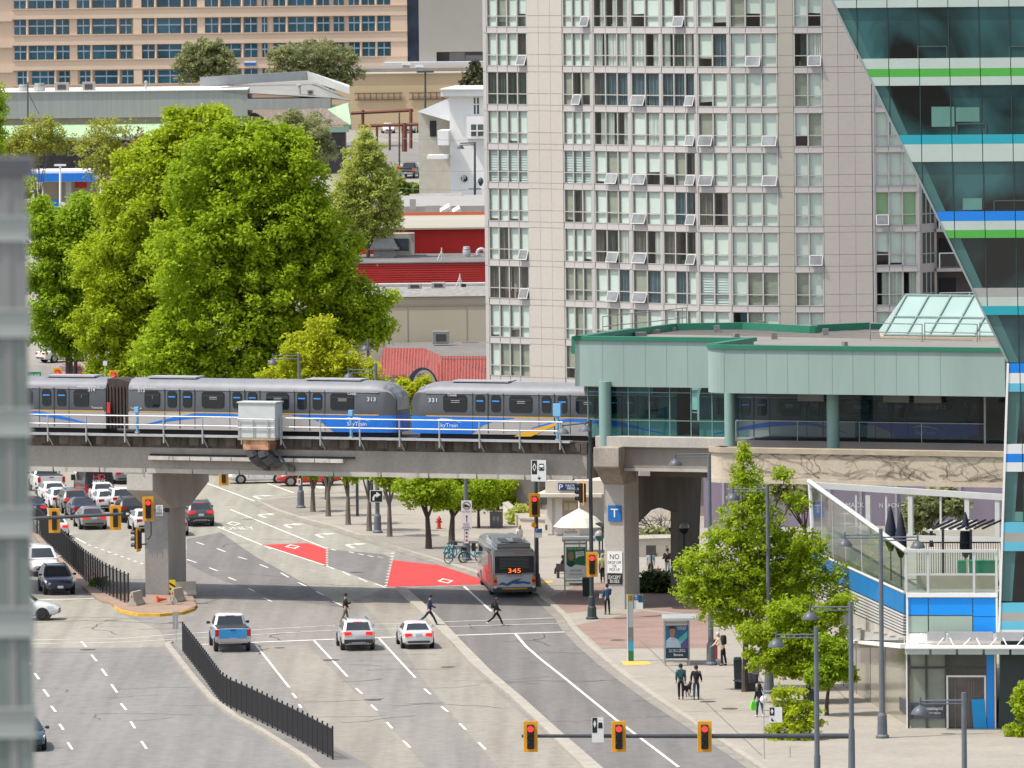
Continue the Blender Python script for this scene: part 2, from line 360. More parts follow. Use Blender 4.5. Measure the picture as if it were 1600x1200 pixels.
raised('road_median',MED2,mat('median top',(.19,.18,.165),.9,.15,.4,fine=.08),.15)
mb=MB();ip=[np.array(G(x,y,.162))for x,y in[(262,1002),(256,1005),(275,1029),(300,1061),(325,1089),(365,1119),(400,1137),(470,1181),(560,1262)]]
for a,b in zip(ip,ip[1:]):
 u=np.array([.32,0.1,0]);mb.hexa([a-[0,0,.2],b-[0,0,.2],b+u-[0,0,.2],a+u-[0,0,.2]],[a,b,b+u,a+u])
struct('median_kerb',mb,KERB)
raised('lane_divider',[(618,917),(634,917),(660,940),(690,968),(725,1005),(770,1050),(820,1092),(862,1130),(960,1215),(935,1220),(846,1133),(795,1085),(735,1035),(706,1003),(682,980),(650,948)],KERB,.15)
# far car park and side street
pz=lambda x,y,Y:D(x,y,Y)
def far_sheet(name,m,pts,dz=.03):
 mb=MB()
 for a,b in zip(pts,pts[1:]):pass
 mb.poly([(x,y,terrain_h(y)+dz)for x,y in pts]);return struct(name,mb,m)
far_sheet('car_park',mat('car park asphalt',(.21,.195,.18),.9,.1,.2),[(-22,1030),(-2,1030),(-2,1135),(-30,1135)])
mb=MB()
for k in range(6):
 x=-14+k*2.6;mb.poly([(x,1060,terrain_h(1060)+.06),(x+.12,1060,terrain_h(1060)+.06),(x-.9,1072,terrain_h(1072)+.06),(x-1.02,1072,terrain_h(1072)+.06)])
struct('car_park_lines',mb,LINE)
far_sheet('street',ASPH,[(-60,613),(-24,613),(-28,700),(-70,700)],.02)
mb=MB();mb.prism([(-42.5,613),(-36,613),(-40.5,690),(-47,690)],-.1,.25);struct('far_pavement',mb,PAVE)
# ================================================================ elevated guideway
PHI=math.radians(22);GU=(math.cos(PHI),-math.sin(PHI));GN=(-math.sin(PHI),-math.cos(PHI))
_c=G(245,933);GW=Plane((_c[0]+2.8*GN[0],_c[1]+2.8*GN[1]),GU)
gd=thing('elevated_guideway','long concrete elevated guideway crossing over the road under the train','guideway',(_c[0],_c[1],0))
TL,TRt=-45,29.0
mb=MB();mb.pb(GW,TL,TRt,7.77,9.25,-8.2,0);mb.build('girder',CONC,gd,bevel=.04)
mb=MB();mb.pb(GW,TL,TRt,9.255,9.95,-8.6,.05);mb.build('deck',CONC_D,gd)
mb=MB()
t=TL
while t<TRt-3:
 mb.pb(GW,t,t+2.95,7.70,7.97,-.3,.045);t+=3.05
mb.build('bottom_flange',CONC_L,gd)
mb=MB();mb.pb(GW,TL,28.2,9.93,10.04,.052,.72);mb.build('walkway',STEEL,gd)
mb=MB()
for k in range(60):
 t=-44+k*1.22;mb.pb(GW,t,t+.62,9.38,9.86,.05,.10)
mb.build('edge_block',mat('sooty concrete',(.125,.105,.09),.9,.6,1.5,stretch=(1,1,.3)),gd)
mb=MB();posts=[-5.4+2.54*k for k in range(-15,14)]
for t in posts:
 mb.tube(GW.P(t,9.55,.76),GW.P(t,11.16,.76),.05,n=6)
 mb.tube(GW.P(t,9.9,.74),GW.P(t,9.3,.06),.05,n=5)
for z in(11.15,10.62):mb.tube(GW.P(TL,z,.76),GW.P(27.8,z,.76),.045,n=6)
mb.build('handrail',STEEL,gd)
t0,z0=GW.V(236,713);t1,z1=GW.V(540,718)
mb=MB();mb.pb(GW,t0,t1,8.52,8.74,.0,.42);mb.build('cable_tray',mat('tray paint',(.48,.46,.42),.7,.25,1.2),gd)
mb=MB()
for k in range(1,9):mb.pb(GW,t0+k*1.35,t0+k*1.35+.03,8.5,8.76,.42,.43)
mb.pb(GW,t0,t1+.6,8.76,8.86,0,.2)
mb.build('tray_joint',BLACK,gd)
# pier with hammerhead cap
def pier(x0,x1,xr,ybase,cap,zt,name):
 """x0..x1 lit front face, xr right edge of the shaded face"""
 p0=G(x0,ybase);p1=G(x1,ybase+1)
 return p0,p1
PW0=Plane(_c[:2],GU)
a0=PW0.T(227,932);a1=PW0.T(264,934)
mb=MB();mb.pb(PW0,a0,a1,0,6.2,-2.6,0)
pr=mb.build('pier',[CONC_L],gd,bevel=.05)
c0=GW.T(198,750);c1=GW.T(239,750)
mb=MB()
tc=(c0+c1)/2
def cap_ring(z,dl,dr,h0,h1):return[GW.P(h0,z,dl),GW.P(h1,z,dl),GW.P(h1,z,dr),GW.P(h0,z,dr)]
sh=a0-GW.V(227,932)[0]
q=[(d,z)for d,z in[(0.02,7.76),(0.02,6.62),(-2.8,5.35),(-5.4,5.35),(-8.2,6.62),(-8.2,7.76)]]
A=[GW.P(c0,z,d)for d,z in q];B=[GW.P(c1,z,d)for d,z in q];n=len(q)
mb.add(A+B,[tuple(range(n)),tuple(range(n,2*n))[::-1]]+[(i,n+i,n+(i+1)%n,(i+1)%n)for i in range(n)])
mb.build('pier_cap',CONC_L,pr,bevel=.05)
mb=MB();mb.pb(PW0,a0+.02,a1-.01,2.9,5.6,0,.012)
for k in range(6):mb.pp(PW0,[(a0+.25+k*.17,2.9),(a0+.33+k*.17,2.55-.2*(k%2)),(a0+.41+k*.17,2.9)],0,.012)
mb.build('paint_patch',mat('grey patch paint',(.30,.30,.295),.8,.12,2),pr)
# electrical cabinet hung on the edge
eb=thing('electrical_cabinet','pale grey steel cabinet on a rusty bracket fixed to the guideway edge','cabinet',GW.P(GW.T(402,690),9.6,.4))
b0,b1=GW.T(373,665,1.2),GW.T(421,665,1.2)
CAB=mat('cabinet paint',(.50,.53,.52),.6,.08,1.5)
mb=MB();mb.pb(GW,b0,b1+.4,9.98,12.05,.15,1.25);mb.build('cabinet_body',CAB,eb,bevel=.03)
mb=MB();mb.pb(GW,b0-.06,b1+.46,12.05,12.12,.1,1.32);mb.build('lid',CAB,eb)
mb=MB()
for t in(b0+.05,(b0+b1)/2,b1-.05,b1+.4):mb.tube(GW.P(t,9.9,1.34),GW.P(t,11.1,1.34),.035,n=6)
for z in(11.1,10.6):mb.tube(GW.P(b0,z,1.34),GW.P(b1+.4,z,1.34),.035,n=6)
mb.build('handrail',STEEL,eb)
mb=MB();mb.pb(GW,b0,b1+.4,9.86,9.97,.0,1.4);mb.build('platform',mat('timber deck',(.33,.28,.2),.8,.3,3),eb)
mb=MB();mb.pb(GW,b0+.3,b1-.05,9.28,9.85,.1,1.3);mb.build('rusty_bracket',mat('rusty steel',(.46,.24,.14),.9,.6,2.2),eb)
mb=MB()
for t in(b0+.75,b0+1.5):
 P=[GW.P(t,9.25,1.1),GW.P(t+.1,8.9,1.05),GW.P(t+.3,8.6,.7),GW.P(t+.6,8.4,.25)]
 mb.path(P,.36,8)
mb.tube(GW.P(b1-.3,9.8,1.2),GW.P(b1+.9,8.1,.1),.07);mb.tube(GW.P(b0+.9,8.6,.5),GW.P(b0+1.3,8.1,.1),.06)
mb.pb(GW,b1+.7,b1+1.1,7.95,8.25,0,.2);mb.pb(GW,b0+1.1,b0+1.45,7.98,8.25,0,.2)
mb.build('conduit',mat('conduit grey',(.10,.10,.105),.6,.25,2),eb)
# blue track signal posts
def track_post(x,ytop,ybot,head,label):
 d=.5;t,zt=GW.V(x,ytop,d);_,zb=GW.V(x,ybot,d);P=GW.P(t,zb,d)
 r=thing('track_signal_post',label,'signal post',P,0,'blue posts beside the track')
 BL=mat('light blue enamel',(.16,.40,.62),.5,.1,2)
 mb=MB();mb.tube(P,GW.P(t,zt,d),.09,n=8);mb.build('post',BL,r)
 mb=MB();h=.22 if not head else .42
 mb.pb(GW,t-h/2-.03,t+h/2+.03,zt-(.7 if head else .3),zt+.05,d-.12,d+.14);mb.build('signal_box',BL,r,bevel=.02)
 mb=MB();mb.pb(GW,t-.1,t+.1,zb-.02,zb+.1,d-.15,d+.15);mb.build('foot',STEEL,r)
track_post(214,637,676,0,'slim blue post beside the track in front of the train bellows')
track_post(548.5,642,684,0,'slim blue post beside the track in front of the train lettering')
track_post(871,632,688,1,'blue post with a wide box at the track end beside the station')
# ================================================================ the train
TP=Plane(GW.P(0,0,-.9)[:2],GU)
zz=lambda y:TP.Z(300,y)
Z0,ZL,ZS,ZR=zz(671.5),zz(645),zz(608.5),zz(592.5)
TRM=[mat('train silver',(.42,.40,.39),.4,.05,1,metal=.2),mat('train charcoal',(.075,.08,.088),.35,.08,1),mat('train roof',(.20,.205,.225),.5,.15,.8,stretch=(1,1,1)),BLACK]
WIN=mat('train window',(.010,.014,.018),.06,0,1,spec=.6)
TBL=mat('train blue',(.012,.16,.62),.35,.03,1);TYE=mat('train yellow',(.72,.40,.03),.4,.03,1)
TWH=mat('train white',(.75,.76,.76),.4,0)
def ring(t,k=1.,zr=None,w=2.62,z0=None,cut=0.):
 zr=ZR if zr is None else zr;z0=Z0 if z0 is None else z0;sc=lambda z:z0+(z-z0)*k
 zs=min(ZS,zr-.12);zl=min(ZL,zs-.1);i=cut
 pr_=[(-i,z0),(-i,zl),(-i-.03,zs),(-.18-i,zs+(zr-zs)*.45),(-.55-i*.6,zr-(zr-zs)*.12),(-w/2,zr)]
 pr_+=[(-w-d,z)for d,z in pr_[:5][::-1]]
 return[TP.P(t,z,d)for d,z in pr_]
def carriage(t0,t1,nose,num,label,url=None,wl=()):
 r=thing('train_carriage',label,'train carriage',TP.P((t0+t1)/2,Z0,-1.3),0,'carriages of the metro train')
 sgn=1 if nose=='R' else-1
 st=[]
 end0,end1=(t0,t1)if nose=='R' else(t1,t0)
 L=abs(t1-t0)
 for f,k,cut in[(0,0,.05),(.12,0,0),(L-1.7,0,0),(L-1.2,.03,.01),(L-.8,.09,.03),(L-.45,.22,.07),(L-.18,.42,.13),(L,.62,.22)]:
  t=end0+sgn*f;st.append(ring(t,zr=ZR-k*(ZR-ZS)*2.6,cut=cut))
 if sgn<0:st=st[::-1]
 mb=MB();nr=len(st[0])
 vs=[p for q in st for p in q];b=0
 mb.v=vs
 for j in range(len(st)-1):
  for i in range(nr):
   mb.f.append((j*nr+i,j*nr+(i+1)%nr,(j+1)*nr+(i+1)%nr,(j+1)*nr+i))
   mb.m.append({0:0,1:1,9:0,8:1,10:3}.get(i,2))
 mb.f+=[tuple(range(nr))[::-1],tuple(range((len(st)-1)*nr,len(st)*nr))];mb.m+=[1,1]
 mb.build('carriage_body',TRM,r,smooth=35)
 X=lambda u:end0+sgn*u
 def span(u0,u1):return sorted((X(u0),X(u1)))
 def rr(mb,a,b,z0,z1,d,c=.12,m=0):
  pts=[(a+c,z0),(b-c,z0),(b,z0+c),(b,z1-c),(b-c,z1),(a+c,z1),(a,z1-c),(a,z0+c)]
  mb.pp(TP,pts,-.02,d,m)
 zb,zt=zz(637),zz(613);k=1
 for u0,u1 in[(1.1,2.1),(4.85,6.3),(9.05,10.5),(13.2,14.7)]:
  a,b=span(u0*k,u1*k);mb=MB();rr(mb,a,b,zb,zt+.05,.022)
  wo=mb.build('window',WIN,r)
  mb=MB();mb.pb(TP,a+.5,b-.45,zb+.62,zb+.66,.022,.028);mb.pb(TP,a+.5,b-.45,zb+.52,zb+.55,.022,.028);mb.build('window_sticker',TRM[0],wo)
  mb=MB();mb.pb(TP,a+.05,b-.05,zt-.2,zt-.17,.022,.03);mb.build('vent_bar',DGREY,wo)
 for uc in(3.4,7.65,11.85):
  a,b=span((uc-1.0)*k,(uc+1.0)*k);mb=MB()
  mb.pb(TP,a,a+.035,Z0+.08,zt+.2,.0,.012);mb.pb(TP,b-.035,b,Z0+.08,zt+.2,.0,.012)
  mb.pb(TP,(a+b)/2-.03,(a+b)/2+.03,Z0+.08,zt+.2,.0,.014)
  do=mb.build('door',mat('train door line',(.03,.032,.035),.5,.05),r)
  for cc in(-.5,.5):
   m_=(a+b)/2+cc;mb=MB();rr(mb,m_-.29,m_+.29,zb+.02,zt+.06,.022,.1);mb.build('door_window',WIN,do)
   mb=MB();mb.pb(TP,m_-.22,m_+.22,zt-.32,zt-.24,.022,.03);mb.build('blue_strip',mat('strip blue',(.05,.28,.75),.3,0,emit=0),do)
 a,b=span(.1,L-1.0);mb=MB();mb.pb(TP,a,b,ZL-.0,ZL+.05,-.02,.012);mb.build('yellow_stripe',TYE,r)
 mb=MB();mb.pb(TP,a,b,ZS-.05,ZS-.01,-.04,.0);mb.build('gutter',STEEL,r)
 # blue swoosh near the blunt end, blue cab at the nose
 mb=MB();up,lo=[],[]
 for i in range(15):
  f=i/14;u=.9+f*8.2;zc=Z0+.22+.62*math.sin(min(1,f*1.35)*math.pi/2)-max(0,f-.74)*1.7;th_=.03+.25*math.sin(f*math.pi)**1.3
  up.append((X(u),min(zc+th_,ZL-.02)));lo.append((X(u),zc-.02))
 for i in range(14):mb.pp(TP,[lo[i],lo[i+1],up[i+1],up[i]],-.01,.010)
 us=[L-6.6,L-5.4,L-4.6,L-4.2,L-3.9,L-1.2];bt=[ZL-.06,ZL-.22,ZL-.5,ZL-.8,Z0+.0,Z0]
 for i in range(5):mb.pp(TP,[(X(us[i]),bt[i]),(X(us[i+1]),bt[i+1]),(X(us[i+1]),ZL-.005),(X(us[i]),ZL-.005)],-.01,.010)
 mb.build('blue_livery',TBL,r)
 mb=MB();prof=[(L-1.2,.01),(L-.8,.03),(L-.45,.07),(L-.18,.13),(L+.012,.22)]
 P0=[TP.P(X(u),Z0,.012-c)for u,c in prof]+[TP.P(X(L+.02),Z0,-2.4)];P1=[TP.P(X(u),ZL,.012-c)for u,c in prof]+[TP.P(X(L+.02),ZL,-2.4)]
 for i in range(5):mb.poly([P0[i],P0[i+1],P1[i+1],P1[i]])
 mb.build('cab_skirt',TBL,r)
 mb=MB();o3=np.array([GU[0]*sgn*.02,GU[1]*sgn*.02,.015]);rr_=st if sgn>0 else st[::-1];NR_=len(rr_)
 for j in range(NR_-4,NR_-1):
  for i in range(3,7):mb.poly([tuple(np.array(q)+o3)for q in(rr_[j][i],rr_[j+1][i],rr_[j+1][i+1],rr_[j][i+1])])
 q5=rr_[-1];g=lambda u,z,d:TP.P(X(u),z,d)
 mb.poly([tuple(np.array(q5[i])+o3)for i in(3,4,5,6,7)]+[g(L+.02,ZL+.3,-2.2),g(L+.02,ZL+.3,-.42)])
 mb.build('windscreen',mat('cab glass',(.17,.18,.175),.1,.45,1.2,spec=.7),r)
 mb=MB();mb.pb(TP,min(X(1),X(4.2)),max(X(1),X(4.2)),ZR+.005,ZR+.10,-1.9,-.6);mb.pb(TP,*span(L-6,L-2.4),ZR+.005,ZR+.08,-1.9,-.6);mb.build('roof_unit',mat('roof unit grey',(.34,.345,.36),.6,.15,2),r)
 mb=MB();mb.pb(TP,*span(.3,L-.5),Z0-.3,Z0-.0,-2.3,-.3);mb.build('underframe',BLACK,r)
 if num=='331':
  f=lambda x,y:TP.V(x,y,.012)
  mb=MB();mb.pp(TP,[f(803,682),f(822,674),f(868,660.5),f(878,660.5),f(850,673),f(830,682)],0,.016);mb.build('yellow_slash',TYE,r)
 ex3=(GU[0],GU[1],0)
 def tx(s,u,z,w_,h_,m_=TWH):
  a=X(u)-w_/2;text(s,m_,r,TP.P(a,z,.02),ex3,(0,0,1),w_,h_)
 tx(num,L-1.45,zz(623),.55,.24)
 tx('SkyTrain',L-2.4,Z0+.32,1.25,.3)
 mb=MB();sw=[(-1.0,.75),(-.4,.9),(.2,.86),(.9,.66),(.2,.8),(-.4,.8)]
 mb.pp(TP,[(X(L-2.4)+x,Z0+z)for x,z in sw],.0,.016);mb.build('logo_swoosh',TWH,r)
 tx('Canada',L-2.7,zz(614)+.02,.55,.16)
 if url:
  tx('www.translink.bc.ca',1.1,zz(607.5),1.5,.13);tx(url,.9,zz(613.5),.45,.22)
  tx('TransLink',.55,zz(640.5),.75,.12,mat('decal white',(.7,.72,.72),.5,0))
 return r
tA1=TP.T(165,640);tB0,tB1=TP.T(200,640),TP.T(616,640);tC0,tC1=TP.T(641,640),TP.T(1057,640);tD0,tD1=TP.T(1092,640),TP.T(1508,640)
carriage(tA1-16.5,tA1,'L','314','grey metro carriage with blue stripe, number 314, cut off by the blurred pillar','314')
cB=carriage(tB0,tB1,'R','313','grey metro carriage between the dark bellows and the gap of the train','313')
carriage(tC0,tC1,'L','331','grey metro carriage with rounded blue nose entering the station',None)
carriage(tD0,tD1,'R','332','dark metro carriage standing behind the station glass balustrade',None)
mb=MB()
for i in range(13):
 a=tA1+.02+(tB0-tA1-.04)*i/13;b=a+(tB0-tA1)/13*.72;mb.pb(TP,a,b,Z0,ZS+.1,-2.3,-.12-.07*(i%2))
mb.pb(TP,tA1,tB0,Z0+.05,ZS,-2.25,-.3)
mb.pp(TP,[(tA1,ZS+.1),(tB0,ZS+.1),(tB0,ZR-.25),(tA1+.8,ZR-.05),(tA1,ZR-.05)],-2.2,-.3)
mb.build('gangway_bellows',mat('bellows rubber',(.055,.04,.034),.8,.35,3,stretch=(1,1,.3)),cB)
mb=MB();mb.pb(TP,tA1+.1,tA1+.32,ZL-.1,ZL+.55,-.02,.05);mb.build('red_lamp',RED,cB)
mb=MB()
for d in(-.55,-2.0):mb.pb(TP,-45,30,Z0-.45,Z0-.3,d-.05,d+.05)
for d in(-4.6,-6.05):mb.pb(TP,-45,30,Z0-.45,Z0-.3,d-.05,d+.05)
mb.build('track_rail',mat('rail steel',(.12,.09,.07),.5,.2,2,metal=.5),gd)
# ================================================================ the station
st=thing('train_station','green metro station hall with flat roof and round columns over the road','station',GW.P(42,0,-6))
SGR=mat('station green panel',(.262,.352,.325),.55,.11,.35,stretch=(1,1,.25));SGR2=mat('station column green',(.205,.325,.295),.5,.06,.6)
STR=mat('station trim green',(.02,.165,.10),.5,.08,.6);SROOF=mat('roof membrane',(.215,.20,.18),.9,.18,.25,stretch=(.3,1,1),fine=.06)
DB=7.0
tl,zt_=GW.V(898,526);zb_=GW.Z(905,603.5)
tr=GW.T(1109,570,5.5);te=GW.T(1570,570,DB)
zt2=GW.Z(1380,542.5,DB);zb2=GW.Z(1380,617.5,DB)
def fascia_path(o=0.):
 p=[(tl-o,-.2),(tl-o+.25,o)]
 p+=[(tr-.2,o)]
 return p
arc=[(tr+1.5-1.5*math.cos(a),5.5+1.5*math.sin(a))for a in np.linspace(0,math.pi/2,9)]
def band(pts,z0,z1,th,name,m,parent):
 mb=MB()
 for(a,b)in zip(pts,pts[1:]):
  ta=np.array([b[0]-a[0],b[1]-a[1]]);L=np.linalg.norm(ta)
  nn=np.array([-ta[1],ta[0]])/L;
  ia,ib=np.array(a)-nn*th,np.array(b)-nn*th
  mb.hexa([GW.P(a[0],z0,a[1]),GW.P(b[0],z0,b[1]),GW.P(ib[0],z0,ib[1]),GW.P(ia[0],z0,ia[1])],[GW.P(a[0],z1,a[1]),GW.P(b[0],z1,b[1]),GW.P(ib[0],z1,ib[1]),GW.P(ia[0],z1,ia[1])])
 return mb.build(name,m,parent,smooth=30)
left=[(tl,-9.),(tl,0),(tr,0)]
right=[(tr,-1.),(tr,5.5)]+arc[1:]+[(te,DB)]
f1=band(left,zb_,zt_-.2,.3,'fascia',SGR,st);f2=band(right,zb2,zt2-.2,.3,'fascia',SGR,st)
o=.1
band([(tl-o,-9.),(tl-o,o),(tr-.02,o)],zt_-.2,zt_+.03,.55,'roof_trim',STR,st)
band([(tr-.05,-1.),(tr-.05,5.5)]+[(tr+1.5-1.6*math.cos(a),5.5+1.6*math.sin(a))for a in np.linspace(0.05,math.pi/2,9)]+[(te,DB+o)],zt2-.2,zt2+.03,.55,'roof_trim',STR,st)
mb=MB();J=MB()
for x in(941,974,1008,1041,1074):J.pb(GW,GW.T(x,570),GW.T(x,570)+.03,zb_,zt_-.21,-.01,.006)
for x in(1131,1163,1197,1230,1263,1300,1332,1366,1400,1435,1469):J.pb(GW,GW.T(x,570,DB),GW.T(x,570,DB)+.03,zb2,zt2-.21,DB-.01,DB+.006)
J.build('fascia_joint',mat('panel joint',(.17,.27,.245),.7,0),st)
# roof deck: left low corner to the back edge
zr_=zt_-.42
pts=[GW.P(tl+.3,0,-.35)[:2],GW.P(tr+.4,0,-.35)[:2],GW.P(tr+.4,0,5.4)[:2],GW.P(tr+1.6,0,DB-.4)[:2],GW.P(te+8,0,DB-.4)[:2],G(1640,508,zr_)[:2],G(1160,507.5,zr_)[:2],G(1058,508,zr_)[:2]]
mb=MB();mb.prism(pts,zb_+.9,zr_,0);mb.build('roof',SROOF,st)
bp=[GW.P(tl+.05,0,-.2)[:2],G(1057,505.5,zt_)[:2],G(1160,504,zt_)[:2],G(1274,510,zt_)[:2],G(1278,507.5,zt_)[:2],G(1335,505,zt_)[:2],G(1390,503,zt_)[:2],G(1640,503,zt_)[:2]]
mb=MB()
for a,b in zip(bp,bp[1:]):
 a,b=np.array(a),np.array(b);d=(b-a)/np.linalg.norm(b-a);n_=np.array([-d[1],d[0]])*.35
 q=lambda z:[(*a,z),(*b,z),(*(b+n_),z),(*(a+n_),z)]
 mb.hexa(q(zr_-.6),q(zt_))
mb.build('roof_parapet',STR,st)
mb=MB()
rp=[G(x,y,zr_)for x,y in[(942,525),(965,522),(988,520),(1017,517),(1042,514),(1066,511),(1073,510.5)]]
for p in rp:mb.tube(p,(p[0],p[1],zr_+1.15),.03,n=5)
for h in(.55,1.15):mb.path([(p[0],p[1],zr_+h)for p in rp],.03,5)
for x0,x1 in((1360,1441),(1445,1527),(1531,1600)):
 a,b=G(x0,532,zr_),G(x1,534,zr_)
 for p in(a,b):mb.tube(p,(p[0],p[1],zr_+1.0),.035,n=5)
 for h in(.5,1.02):mb.tube((a[0],a[1],zr_+h),(b[0],b[1],zr_+h),.035,n=5)
mb.build('roof_rail',GREY,st)
mb=MB()
for x,y,w_ in[(1000,525,.7),(1021,521,.7),(1047,517,.6),(1075,514,.6),(1100,511,.6),(1335,515,.3),(1240,516,.3),(1320,540,.2),(1150,527,.3)]:
 p=G(x,y,zr_);mb.box((p[0],p[1],zr_+.12),(w_,.5,.22),.3)
[mb.box((p[0],p[1],zr_+.2),(.35,.35,.4))for p in(G(x,y,zr_)for x,y in((1210,530),(1290,524),(1120,519),(1190,512)))]
mb.build('roof_paver',mat('roof block',(.2,.19,.17),.9,.2,3),st)
mb=MB()
for k in range(13):mb.tube(G(985+k*12,521-k*.9,zr_+.01),G(1520,532-k*2.0,zr_+.01),.025,n=3)
mb.build('roof_seam',mat('seam dark',(.13,.12,.108),.9,.1),st)
# sloping skylight
sk0,sk1=G(1381,524,zr_+.15),G(1600,527,zr_+.15)
SKY=thing('roof_skylight','sloping pale green glazed skylight on the station roof','skylight',sk0)
top0=D(1416,462,sk0[1]+4.6);dx=np.array(sk1)-np.array(sk0)
tp1=np.array(top0)+dx
mb=MB();mb.hexa([sk0,sk1,tuple(np.array(sk1)+[0,6,0]),tuple(np.array(sk0)+[0,6,0])],[top0,tuple(tp1),tuple(tp1+[0,1.4,0]),tuple(np.array(top0)+[0,1.4,0])])
mb.build('glazing',mat('skylight glass',(.30,.41,.375),.4,.06,.4,spec=.25),SKY)
mb=MB();A=np.array(sk0);T0=np.array(top0);up_=np.array([0,-.08,.06])
for k in range(8):
 f=k/6.2;mb.tube(A+dx*f+up_,T0+dx*f+up_,.05,n=5)
for h in(0,.45,1):mb.tube(A+(T0-A)*h+up_,A+(T0-A)*h+dx+up_,.05,n=5)
mb.build('glazing_bar',mat('bar green',(.25,.33,.31),.5,.05),SKY)
mb=MB();mb.hexa([A+[-.2,-.4,-.5],A+dx+[0,-.4,-.5],A+dx+[0,6,-.5],A+[0,6,-.5]],[A+[-.2,-.4,-.03],A+dx+[0,-.4,-.03],A+dx+[0,6,-.03],A+[0,6,-.03]]);mb.build('upstand',mat('tan upstand',(.42,.36,.26),.8,.1),SKY)
# columns
for x,yb,yt,d in((946,697,604,.1),(1142,697,612,2.2),(1302,709,618,5.4)):
 t,z0_=GW.V(x,yb,d);zt3=GW.Z(x,yt,d)+.3
 mb=MB();mb.lathe(GW.P(t,0,d),[(.36,z0_),(.36,zt3)],20);mb.build('column',SGR2,st,smooth=40)
 # glazing of the left bay, mullions
SG=glass('station glass',(.34,.70,.72),.88,.04)
gl=MB();fr_=MB();g0,g1=GW.T(919,640,-.35),GW.T(1150,640,-.35);zg0,zg1=GW.Z(1000,684,-.35),zb_+.2
gl.poly([GW.P(g0,zg0,-.35),GW.P(g1,zg0,-.35),GW.P(g1,zg1,-.35),GW.P(g0,zg1,-.35)])
go=gl.build('glass_wall',SG,st)
for x in(919,952,982,1015,1047,1080,1113,1146):fr_.pb(GW,GW.T(x,640,-.35)-.025,GW.T(x,640,-.35)+.025,zg0,zg1,-.4,-.3)
for z in(zg0,zg0+1.0,zg1-.55):fr_.pb(GW,g0,g1,z,z+.04,-.39,-.31)
fr_.build('mullion',mat('mullion green',(.16,.26,.26),.5,.05),go)
mb=MB();mb.pb(GW,GW.T(925,606,-.5),GW.T(950,606,-.5),zb_-.12,zb_+.0,-.6,-.4);mb.build('yellow_edge',YELL,st)
mb=MB()
for x0,x1,d in((980,1020,-.6),(1112,1140,-.6),(1246,1287,3.),(1380,1420,3.),(1428,1470,3.)):mb.pb(GW,GW.T(x0,610,d),GW.T(x1,610,d),zb_-.5,zb_+.3,d-.1,d)
mb.build('hanging_panel',mat('soffit panel',(.30,.31,.30),.7,.1),st)
# right bay: low balustrade, dark hall behind
DR=3.0
b0,b1=GW.T(1150,660,DR),GW.T(1538,660,DR);zbl0,zbl1=GW.Z(1340,692,DR),GW.Z(1340,660,DR)
mb=MB();mb.poly([GW.P(b0,zbl0,DR),GW.P(b1,zbl0,DR),GW.P(b1,zbl1,DR),GW.P(b0,zbl1,DR)]);bo=mb.build('balustrade_glass',glass('balustrade glass',(.45,.62,.68),.9,.05),st)
mb=MB();mb.pb(GW,b0,b1,zbl1,zbl1+.04,DR-.03,DR+.03)
for k in range(5):mb.pb(GW,b0+(b1-b0)*k/4-.02,b0+(b1-b0)*k/4+.02,zbl0,zbl1,DR-.03,DR+.03)
mb.build('rail',STEEL,bo)
mb=MB();t,z=GW.V(1539,640,DR);mb.poly([GW.P(t,zbl0,DR),GW.P(t+2,zbl0,DR),GW.P(t+2,zb2+.5,DR),GW.P(t,zb2+.5,DR)]);eo=mb.build('end_glass',SG,st)
mb=MB();mb.pb(GW,t-.05,t+.05,zbl0,zb2+.4,DR-.05,DR+.05);mb.build('mullion',STEEL,eo)
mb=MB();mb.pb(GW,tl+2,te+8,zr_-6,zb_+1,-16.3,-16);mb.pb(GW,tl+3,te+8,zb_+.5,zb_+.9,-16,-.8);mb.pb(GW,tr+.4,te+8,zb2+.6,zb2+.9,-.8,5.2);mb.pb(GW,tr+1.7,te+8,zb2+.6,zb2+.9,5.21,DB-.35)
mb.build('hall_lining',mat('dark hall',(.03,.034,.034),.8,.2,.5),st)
mb=MB();mb.poly([GW.P(b0,zbl1+.05,DR-.5),GW.P(b1,zbl1+.05,DR-.5),GW.P(b1,zb2+.6,DR-.5),GW.P(b0,zb2+.6,DR-.5)]);mb.build('added_dark_pane',glass('added dark tint',(.42,.60,.64),.95,.03),st)  # tinted pane added only to darken the open bay behind it
# platform slab, girder under it
zs1,zs0=GW.Z(1000,682.5,.4),GW.Z(1000,699,.4)
mb=MB();mb.pb(GW,GW.T(930,690,.4),tr+1,zs0,zs1,-14,.4);mb.build('platform_slab',CONC_L,st,bevel=.03)
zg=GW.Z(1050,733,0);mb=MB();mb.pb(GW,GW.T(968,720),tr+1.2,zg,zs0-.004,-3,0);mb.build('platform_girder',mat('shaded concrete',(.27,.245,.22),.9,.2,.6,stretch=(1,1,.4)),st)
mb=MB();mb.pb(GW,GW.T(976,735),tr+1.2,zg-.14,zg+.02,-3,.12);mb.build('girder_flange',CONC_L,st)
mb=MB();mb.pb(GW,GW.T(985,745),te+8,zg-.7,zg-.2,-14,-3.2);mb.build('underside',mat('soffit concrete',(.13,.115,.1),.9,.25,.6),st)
zq1,zq0=GW.Z(1340,690,DR),GW.Z(1340,705,DR)
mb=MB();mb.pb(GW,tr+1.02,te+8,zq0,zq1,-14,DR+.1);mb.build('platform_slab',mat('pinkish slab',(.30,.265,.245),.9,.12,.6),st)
mb=MB();mb.pb(GW,tr+1.25,te+8,zq0-1.4,zq0-.004,-3,DR-.6);mb.build('platform_girder',CONC_D,st)
